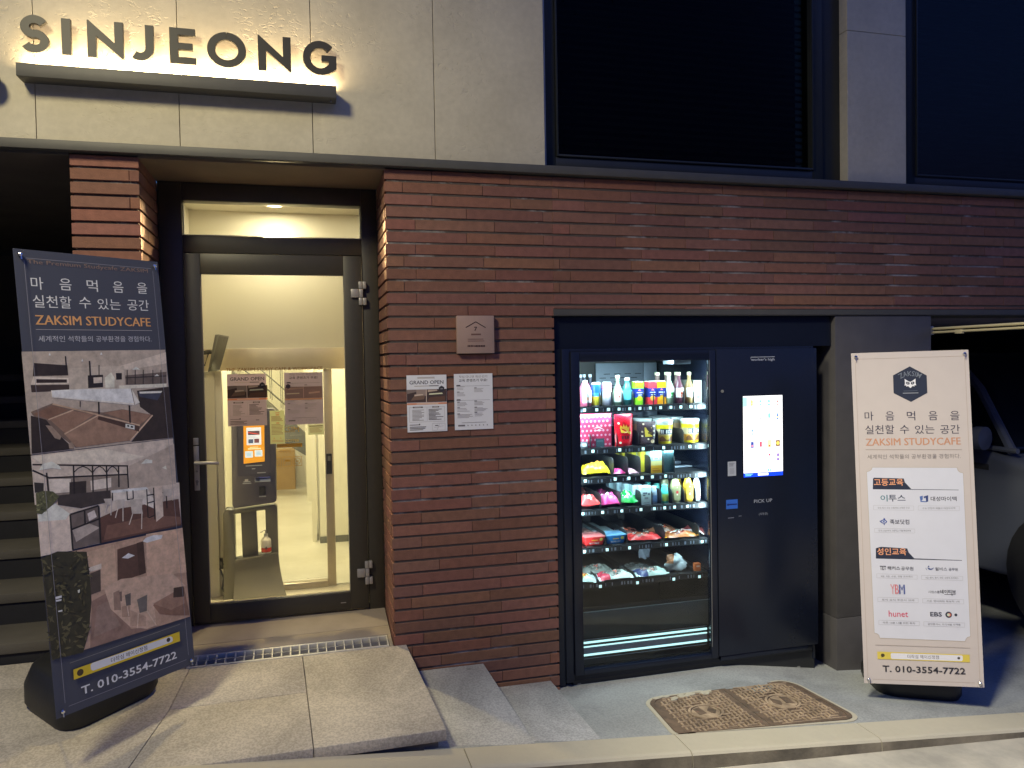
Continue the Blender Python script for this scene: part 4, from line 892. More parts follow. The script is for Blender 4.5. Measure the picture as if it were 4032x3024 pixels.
def pouch(name, label, x, z, wd, ht, col, marks, y=.16, th=.028, bot=True):
    t = thing(name, label, 'pouch', (x, y, z)); b = MB()
    def f(u, v, s):
        e = (max(0, 1-abs(2*u-1)**3))*(1-v**2.2)*(.55+.45*min(1, v*8+.4)); return ((u-.5)*wd*(1-.03*(1-v)), s*th*e-.004*sin(6*v+5*u), v*ht)
    b.grid(lambda u, v: f(u, v, -1), 12, 14, 0, col); b.grid(lambda u, v: f(u, v, 1), 12, 14, 0, col)
    b.build('pouch_body', 'foil', t, smooth=True, local=True, fix=False)
    b = MB()
    for c, poly in marks:
        n = len(poly); b.quad([(q[0], q[1]-.0012, q[2]) for q in [f(p[0], p[1], -1) for p in poly]], 0, c)
    b.build('front_print', 'pack', t, local=True, fix=False); return t
def circ(u, v, r, ar=1, n=14): return [(u+r*cos(2*pi*i/n), v+r*ar*sin(2*pi*i/n)) for i in range(n)]
def rc(u0, v0, u1, v1): return [(u0, v0), (u1, v0), (u1, v1), (u0, v1)]
Wt = (.75, .76, .74); z1 = 1.555
# top shelf
can('lime green can cut off by the left edge of the top shelf', 1.488, z1, .055, .118, [(.75, L3(170, 220, 90)), (1, L3(120, 190, 70))])
bottle('juice_bottle', 'pink juice bottle with square white label on the top shelf', 1.560, z1, .066, .150, L3(225, 110, 145), Wt, L3(215, 205, 210), sq=.25, lz=(.14, .62), sh=.72, nr=.4, marks=[(L3(235, 150, 120), .1, .3, .3)])
can('blue drink can with yellow picture on the top shelf', 1.625, z1, .058, .138, [(.42, L3(205, 190, 60)), (.6, L3(60, 130, 180)), (1, L3(25, 85, 190))])
can('pale pink drink can beside the blue can on the top shelf', 1.692, z1, .058, .138, [(.4, L3(205, 205, 225)), (.75, L3(235, 220, 226)), (1, L3(235, 130, 160))])
bottle('glass_bottle', 'clear glass bottle with large cream label and tapering neck on the top shelf', 1.763, z1, .062, .176, L3(120, 150, 125), Wt, L3(235, 230, 200), lz=(.12, .47), sh=.5, marks=[(L3(190, 120, 110), -.1, .3, .22)])
bottle('glass_bottle', 'dark teal bottle with light blue label and white cap on the top shelf', 1.822, z1, .060, .160, L3(50, 110, 110), L3(95, 190, 215), Wt, lz=(.2, .55), sh=.6, nr=.42)
for x, lb_, a in ((1.884, 'green', (135, 200, 40)), (1.968, 'red', (225, 60, 70)), (2.026, 'orange', (240, 160, 30))):
    fr_ = {'green': (190, 205, 50), 'red': (235, 170, 70), 'orange': (240, 175, 40)}[lb_]
    carton('juice_carton', f'{lb_} topped juice carton with a dark blue band on the top shelf', x, z1, .054, .134, .05, [(.32, L3(*a)), (.72, L3(35, 50, 130)), (1, L3(*a))],
           marks=[('d', fr_, .5, .28, .3), ('r', (225, 230, 240), .15, .52, .85, .55), ('r', (200, 210, 230), .3, .42, .8, .45), ('p', (225, 120, 120), [(.3, .62), (.7, .62), (.5, .70)])], top=L3(220, 225, 215))
gb = [(2.087, 'pale green glass bottle with green fruit label on the top shelf', (150, 175, 150), (60, 160, 80)), (2.149, 'dark plum glass bottle with white label on the top shelf', (90, 45, 60), (175, 90, 70)), (2.217, 'amber clear glass bottle with white label at the right end of the top shelf', (140, 115, 70), (190, 180, 160))]
for x, lb_, gc, mk in gb: bottle('glass_bottle', lb_, x, z1, .057, .186, L3(*gc), Wt, L3(235, 235, 190), lz=(.2, .5), sh=.54, nr=.36, marks=[(L3(*mk), .15, .33, .28), (L3(*mk), .1, .24, .2)], y=.175)
p0 = None
for i, (x, y) in enumerate(((2.06, .27), (2.12, .255), (2.18, .265), (2.085, .34), (2.15, .34))):
    if p0 is None: p0 = bottle('glass_bottle', 'capped glass bottle standing in the back row behind the labelled ones', x, z1, .055, .186, L3(110, 90, 85), Wt, L3(225, 228, 190), y=y, lz=(.2, .5), sh=.54, nr=.36, group='glass bottles in the back row of the top shelf')
    else: dup(p0, (x, y, z1))
p0 = None
for i in range(7):
    x = 1.47+.031*i
    if p0 is None: p0 = bottle('juice_bottle', 'silver capped dark bottle in the back row behind the cans', x, z1, .028, .182, L3(40, 45, 60), None, L3(190, 200, 210), y=.36, sh=.7, nr=.62, group='silver capped bottles behind the cans')
    else: dup(p0, (x, .36+.02*(i % 2), z1))
bx2 = carton('drink_carton', 'plain grey beige box at the right end of the top shelf', 2.272, z1, .055, .135, .2, [(1, L3(150, 155, 145))], y=.17, marks=[('r', (120, 125, 118), .3, .2, .7, .32)])
# second shelf
z2 = 1.318
marks = []
for i in range(8):
    for j in range(7): marks.append(('d', (250, 190, 205), .07+.125*i+(.06 if j % 2 else 0), .08+.14*j, .032))
marks += [('r', (70, 90, 98), .52, .0, .78, .26), ('r', (120, 140, 146), .56, .17, .74, .19), ('p', (250, 215, 222), [(.42, .56), (.62, .62), (.78, .52), (.6, .58)]), ('p', (250, 215, 222), [(.5, .48), (.72, .5), (.62, .54)])]
carton('gift_box', 'large pink box with white flower dots on the second shelf', 1.606, z2, .203, .193, .16, [(1, L3(215, 60, 100))], y=.16, marks=[m for m in marks if not (m[0] == 'd' and (m[2] > .97 or m[3] > .97))])
pouch('snack_pouch', 'bright red snack pouch with golden strips on the second shelf', 1.783, z2, .112, .185, L3(215, 25, 40), [(L3(240, 190, 60), [(.3, .42), (.7, .42), (.78, .62), (.66, .58), (.6, .68), (.52, .6), (.45, .7), (.4, .6), (.3, .66), (.25, .58)]), (L3(255, 240, 230), [(.22, .46), (.5, .41), (.72, .47), (.5, .435)]), (L3(235, 200, 60), circ(.78, .42, .08, .6)), (L3(90, 25, 25), rc(.3, .23, .42, .33)), (L3(90, 25, 25), rc(.46, .23, .58, .33)), (L3(90, 25, 25), rc(.62, .23, .72, .33)), (L3(225, 225, 200), circ(.2, .72, .06, .6)), (L3(225, 225, 200), circ(.22, .12, .06, .6)), (L3(120, 20, 30), rc(.4, .68, .85, .80))])
pouch('snack_pouch', 'dark brown nut pouch with a gold label on the second shelf', 1.930, z2, .122, .136, L3(70, 58, 62), [(L3(215, 190, 70), rc(.34, .36, .72, .76)), (L3(110, 90, 40), rc(.38, .48, .68, .56))]+[(L3(215, 195, 160), circ(a, c, .05, .8)) for a, c in ((.3, .9), (.22, .58), (.8, .6), (.2, .4), (.82, .42), (.5, .26))]+[(L3(200, 170, 120), circ(.74, .16, .11, .7)), (L3(225, 220, 215), circ(.84, .8, .06, .5))])
for x, a, nm in ((2.064, (232, 205, 40), 'yellow'), (2.240, (235, 170, 60), 'orange')):
    t = thing('snack_tub', f'round {nm} snack tub with clear lid lettered INDI on the second shelf', 'tub', (x, .215, z2)); b = MB()
    YL = L3(228, 210, 30); CR = L3(222, 205, 165); r = .056
    b.lathe([(r*.88, 0), (r*.9, .012), (r*.93, .05), (r*.96, .088), (r*.98, .112), (r, .126)], 26, cols=[YL, L3(*a) if nm == 'orange' else L3(205, 175, 60), CR, YL, L3(190, 200, 190), CR]); b.build('tub_body', 'pack', t, smooth=True, local=True)
    b = MB(); b.lathe([(r*1.04, .126), (r*1.05, .139), (r*.98, .142)], 26, c=(.50, .56, .58)); b.build('lid', 'pack', t, smooth=True, local=True)
    b = MB(); vs, fs = textgeo('INDI', 1.6); th = lambda u: R(-40+80*u+(8 if nm == 'orange' else 0)); b.add([((r*.965)*sin(th(u)), -(r*.965)*cos(th(u)), .060+.022*v) for u, v in vs], fs, 0, L3(240, 240, 235))
    bb = MB(); lab(bb, r*.952, .056, .088, L3(45, 60, 80), -45 if nm == 'yellow' else -36, 45); bb.grid(lambda u, v: (r*.94*sin(R(-50+100*u)), -r*.94*cos(R(-50+100*u)), .015+.03*v*(.6+.4*sin(u*9))), 10, 2, 0, L3(120, 80, 50)); bb.build('label', 'pack', t, smooth=True, local=True, fix=False)
    b.build('lettering', 'pack', t, local=True, fix=False)
t0 = None
for x, y, z in ((1.985, .34, z2), (2.11, .33, z2), (2.205, .36, z2), (2.15, .46, z2)):
    if t0 is None:
        t0 = thing('snack_tub', 'clear lidded dim tub in the back row of the second shelf', 'tub', (x, y, z), 0, 'snack tubs in the back row'); b = MB()
        b.lathe([(.05, 0), (.052, .05), (.054, .11), (.056, .128)], 22, cols=[L3(150, 130, 60), L3(150, 125, 90), L3(120, 120, 110), L3(120, 120, 110)]); b.build('tub_body', 'pack', t0, smooth=True, local=True)
        b = MB(); b.lathe([(.058, .128), (.059, .143), (.054, .146)], 22, c=(.42, .48, .5)); b.build('lid', 'pack', t0, smooth=True, local=True)
    else: dup(t0, (x, y, z))
t = thing('snack_tray', 'small grey tray with white panels at the left end of the second shelf', 'tray', (1.53, .15, z2)); b = MB(); b.hexa([(-.03, 0, 0), (.03, 0, 0), (.03, .12, 0), (-.03, .12, 0)], [(-.033, -.002, .036), (.028, -.002, .034), (.028, .12, .04), (-.033, .12, .042)], c=L3(120, 125, 135)); b.build('tray_body', 'pack', t, bevel=.003, local=True)
b = MB(); b.quad([(-.027, -.0038, .008), (-.014, -.0038, .008), (-.014, -.0038, .026), (-.027, -.0038, .026)], 0, Wt); b.quad([(-.008, -.0038, .008), (.02, -.0038, .008), (.02, -.0038, .026), (-.008, -.0038, .026)], 0, Wt); b.build('front_print', 'pack', t, local=True, fix=False)
# third shelf
z3 = 1.148
bag('bread_bag', 'yellow bread bag lying at the left of the third shelf', 1.617, .21, z3, .168, .11, .10, L3(230, 205, 40), -.06, seed=2, seal=L3(225, 205, 70), dark=[L3(215, 140, 60), L3(220, 200, 60)])
bag('snack_bag', 'small hot pink bag on the third shelf', 1.753, .20, z3, .072, .10, .045, L3(235, 80, 150), 0, seed=3)
bag('snack_bag', 'small pale pink bag next to the hot pink one on the third shelf', 1.838, .20, z3, .062, .10, .036, L3(215, 165, 185), .1, seed=4)
t = carton('tea_carton', 'pale teal and yellow tea carton in front on the third shelf', 1.988, z3, .072, .130, .05, [(.35, L3(232, 185, 50)), (.55, L3(215, 210, 140)), (1, L3(140, 180, 170))], y=.155, marks=[('p', (205, 225, 215), [(.2, .6), (.8, .6), (.72, .72), (.5, .78), (.28, .72)]), ('r', (90, 130, 130), .32, .63, .68, .68), ('r', (200, 130, 50), .15, .1, .85, .14), ('r', (205, 140, 60), .15, .2, .7, .23)])
q = None
for i in range(4):
    loc = (1.955-.028*i, .225+.07*i, z3)
    if q is None: q = carton('tea_carton', 'yellow sided tea carton queued behind the front one on the third shelf', loc[0], z3, .07, .130, .05, [(1, L3(205, 195, 60))], y=loc[1], marks=[('r', (150, 185, 175), .45, .1, 1, .95)], group='tea cartons queued on the third shelf')
    else: dup(q, loc)
carton('dark_carton', 'dark teal carton at the right of the tea carton on the third shelf', 2.065, z3, .066, .130, .06, [(1, L3(38, 62, 66))], y=.15, marks=[('r', (70, 96, 98), .05, .9, .95, .93)])
bottle('juice_bottle', 'silver edged bottle cut off at the left end of the third shelf', 1.492, z3, .05, .075, L3(120, 130, 135), Wt, L3(190, 200, 205), sh=.7, nr=.6)
# fourth shelf
z4 = .965
for x, c, nm, s in ((1.567, (240, 85, 85), 'coral red', 5), (1.694, (240, 85, 160), 'magenta pink', 6), (1.815, (30, 165, 75), 'green', 7)):
    bag('candy_bag', f'glossy {nm} candy bag on the fourth shelf', x, .20, z4, .118, .12, .10, L3(*c), {'green': -.35}.get(nm, .06), seed=s, seal=L3(*[min(255, int(v*1.05)) for v in c]), dark=[L3(*c), L3(*[int(v*.75) for v in c]), L3(235, 225, 225)])
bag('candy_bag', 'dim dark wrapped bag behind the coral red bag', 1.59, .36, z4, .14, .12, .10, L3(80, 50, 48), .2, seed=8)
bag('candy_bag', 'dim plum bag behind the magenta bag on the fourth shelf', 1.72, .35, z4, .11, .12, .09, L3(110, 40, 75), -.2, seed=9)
MK = [('r', (120, 140, 150), .15, .9, .85, .93), ('r', (100, 120, 135), .15, .58, .6, .68), ('r', (100, 120, 135), .68, .52, .86, .64), ('r', (90, 100, 110), .15, .48, .4, .55), ('r', (150, 165, 170), .3, .3, .7, .42), ('r', (150, 165, 170), .2, .1, .8, .13), ('r', (200, 215, 220), .1, .05, .9, .07)]
q = carton('milk_carton', 'white drink carton in front of its row on the fourth shelf', 1.919, z4, .061, .108, .05, [(1, L3(196, 222, 222))], y=.15, marks=MK)
q = None
for i in range(4):
    loc = (1.892-.026*i, .215+.06*i, z4)
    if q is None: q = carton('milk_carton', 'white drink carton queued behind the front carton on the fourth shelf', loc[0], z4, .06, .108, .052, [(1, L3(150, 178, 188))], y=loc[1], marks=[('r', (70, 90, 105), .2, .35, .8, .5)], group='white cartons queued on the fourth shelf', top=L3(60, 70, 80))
    else: dup(q, loc)
bt = [(1.978, .040, .104, (140, 160, 178), (95, 130, 175), (170, 185, 200), 'small grey bottle with blue label on the fourth shelf', 0), (2.048, .046, .108, (70, 195, 180), (170, 200, 90), (80, 205, 190), 'small mint green bottle with lime label on the fourth shelf', 0)]
for x, wd, ht, gc, lc, cc2, lb_, sq in bt:
    bottle('small_bottle', lb_, x, z4, wd, ht, L3(*gc), L3(*lc), L3(*cc2), sh=.66, nr=.62, lz=(.12, .5), y=.175)
    for k in (1, 2): 
        if k == 1: q = bottle('small_bottle', lb_.replace('small', 'small dim', 1).replace('on the fourth shelf', 'one of two queued behind'), x-.02, z4, wd, ht, L3(*[int(v*.6) for v in gc]), L3(*[int(v*.6) for v in lc]), L3(*[int(v*.6) for v in cc2]), sh=.66, nr=.62, y=.24, group='small bottles queued on the fourth shelf')  # queued copies darkened: shade behind the front bottle is in the colour
        else: dup(q, (x-.045, .31, z4))
for x, gc, nm, mk in ((2.120, (150, 152, 112), 'sage beige', (190, 60, 60)), (2.203, (205, 165, 45), 'golden yellow', (200, 90, 60))):
    bottle('juice_bottle', f'square {nm} juice bottle on the fourth shelf', x, z4, .055, .146, L3(*gc), L3(*gc), L3(205, 205, 180), sq=.5, sh=.76, nr=.4, lz=(.1, .7), y=.18, marks=[(L3(*mk), 0, .42, .3), (L3(230, 225, 205), 0, .33, .2), (L3(235, 230, 215), 0, .62, .12)])
    bottle('juice_bottle', f'dim {nm} bottle queued behind the front one of its colour', x-.03, z4, .055, .146, L3(*[int(v*.7) for v in gc]), None, L3(150, 150, 120), sq=.5, sh=.76, nr=.4, y=.26)  # rear copy darkened to carry the shade in its colour
bottle('white_bottle', 'white bottle with red dot at the right of the fourth shelf', 2.262, z4, .045, .132, L3(200, 205, 215), L3(215, 218, 225), L3(215, 220, 225), sh=.8, nr=.5, marks=[(L3(200, 40, 60), .3, .2, .25)], y=.18)
# fifth shelf
z5 = .748
def cup(name, label, x, c, txt, group=None, y=.155, dim=1):  # dim puts the shade of the rear rows into the tray colour
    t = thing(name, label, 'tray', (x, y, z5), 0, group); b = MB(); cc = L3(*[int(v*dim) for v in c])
    b.hexa([(-.05, 0, 0), (.05, 0, 0), (.05, .085, 0), (-.05, .085, 0)], [(-.063, -.014, .052), (.063, -.014, .052), (.063, .105, .052), (-.063, .105, .052)], c=cc); b.build('tray_body', 'pack', t, bevel=.003, local=True)
    b = MB(); b.hexa([(-.066, -.017, .0522), (.066, -.017, .0522), (.066, .108, .0522), (-.066, .108, .0522)], [(-.064, -.015, .056), (.064, -.015, .056), (.064, .106, .056), (-.064, .106, .056)], c=L3(*[int((v*.5+90)*dim) for v in c])); b.build('lid', 'pack', t, bevel=.001, local=True)
    b = MB(); I = Ink(b, (-.05, -.0005, 0), Z=(0, -.27, 1), N=(0, -1, -.2), lift=.0012); I.text((235, 235, 230), txt, .018, .010, .078, .020, 1.6); I.disc((200, 190, 90), .088, .036, .010); I.rect((235, 190, 60), .03, .03, .068, .036); b.build('front_print', 'pack', t, local=True, fix=False); return t
cup('food_tray', 'red meal tray in front at the left of the fifth shelf', 1.590, (225, 50, 50), '불고기볶음밥')
cup('food_tray', 'bright blue meal tray in front on the fifth shelf', 1.722, (20, 120, 190), '바로먹는 곤약')
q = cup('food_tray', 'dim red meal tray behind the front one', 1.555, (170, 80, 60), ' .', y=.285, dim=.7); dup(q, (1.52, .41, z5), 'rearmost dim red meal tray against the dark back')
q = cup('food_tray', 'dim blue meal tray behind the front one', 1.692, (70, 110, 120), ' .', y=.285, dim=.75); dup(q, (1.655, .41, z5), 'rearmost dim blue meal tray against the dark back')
JD = [L3(105, 55, 40), L3(140, 85, 60), L3(175, 190, 185), L3(90, 40, 32), L3(150, 70, 50)]
bag('snack_bag', 'red edged jerky bag on the fifth shelf beside the blue tray', 1.905, .20, z5, .225, .12, .06, L3(200, 60, 60), -.12, seed=11, seal=L3(205, 50, 60), dark=JD)
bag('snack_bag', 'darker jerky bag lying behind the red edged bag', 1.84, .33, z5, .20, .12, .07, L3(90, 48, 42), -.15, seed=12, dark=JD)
bag('snack_bag', 'yellow edged jerky bag on the fifth shelf', 2.14, .19, z5, .215, .11, .055, L3(170, 105, 60), -.03, seed=13, seal=L3(240, 195, 40), dark=JD)
bag('snack_bag', 'brown jerky bag behind the yellow edged bag', 2.08, .31, z5, .19, .11, .07, L3(105, 70, 50), -.1, seed=14, seal=L3(150, 145, 140), dark=JD)
bag('snack_bag', 'dark red jerky bag at the right end of the fifth shelf', 2.30, .26, z5, .12, .16, .07, L3(110, 50, 50), .6, seed=15, seal=L3(205, 200, 200), dark=JD)
# bottom shelf
z6 = .545
PD = [L3(120, 125, 120), L3(85, 85, 85), L3(160, 165, 158), L3(210, 110, 90)]
bag('food_pack', 'white food pack cut off at the left end of the bottom shelf', 1.515, .16, z6, .15, .11, .055, L3(200, 220, 212), -.25, seed=21, seal=L3(195, 215, 220), dark=[L3(220, 90, 60), L3(230, 190, 90), L3(150, 170, 110)])
bag('food_pack', 'white food pack with red corner patch on the bottom shelf', 1.705, .16, z6, .215, .115, .06, L3(205, 222, 212), .05, seed=22, seal=L3(200, 218, 222), dark=PD, c2=L3(190, 60, 80))
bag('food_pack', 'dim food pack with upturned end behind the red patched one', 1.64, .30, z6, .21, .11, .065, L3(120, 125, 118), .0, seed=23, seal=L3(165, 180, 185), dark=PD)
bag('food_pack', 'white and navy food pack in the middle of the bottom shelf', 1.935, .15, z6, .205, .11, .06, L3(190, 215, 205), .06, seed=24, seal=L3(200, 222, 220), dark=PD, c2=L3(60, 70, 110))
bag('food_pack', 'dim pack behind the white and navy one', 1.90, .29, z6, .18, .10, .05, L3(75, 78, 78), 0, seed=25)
t = thing('crumpled_wrapper', 'crumpled clear and silver wrapper on the bottom shelf', 'wrapper', (2.12, .20, z6)); b = MB(); rr = random.Random(4)
def crump(u, v):
    a, c = 2*pi*u, pi*v; r = .055*(1+.22*sin(3*a+2*c)+.15*sin(5*c+2*a)+.1*sin(9*a)*sin(7*c)); return (r*1.1*sin(c)*cos(a), r*.8*sin(c)*sin(a), .042+r*.85*cos(c))
b.grid(crump, 22, 14, 0, L3(150, 160, 165), lambda u, v: L3(150, 105, 75) if v < .45 and .3 < u < .7 else L3(165, 178, 182)); b.build('wrapper', 'foil', t, smooth=True, local=True, fix=False)
t = thing('foil_scrap', 'small silver foil scrap lying deeper on the bottom shelf', 'wrapper', (2.04, .45, z6)); b = MB(); b.grid(lambda u, v: ((u-.5)*.075, .01*sin(7*u+4*v), .02+.07*v+.006*sin(9*u)), 6, 6, 0, L3(165, 175, 190)); b.build('foil', 'foil', t, smooth=True, local=True, fix=False)
carton('snack_box', 'small orange card packet at the right end of the bottom shelf', 2.245, z6, .036, .046, .03, [(1, L3(215, 120, 70))], y=.14, marks=[('r', (235, 200, 180), .2, .55, .8, .75)])
rr = random.Random(9)
for i, (x0, z0, L_, lb_) in enumerate(((1.66, .463, .10, 'longest'), (1.83, .472, .10, 'middle'), (2.01, .480, .09, 'shortest'))):
    pass

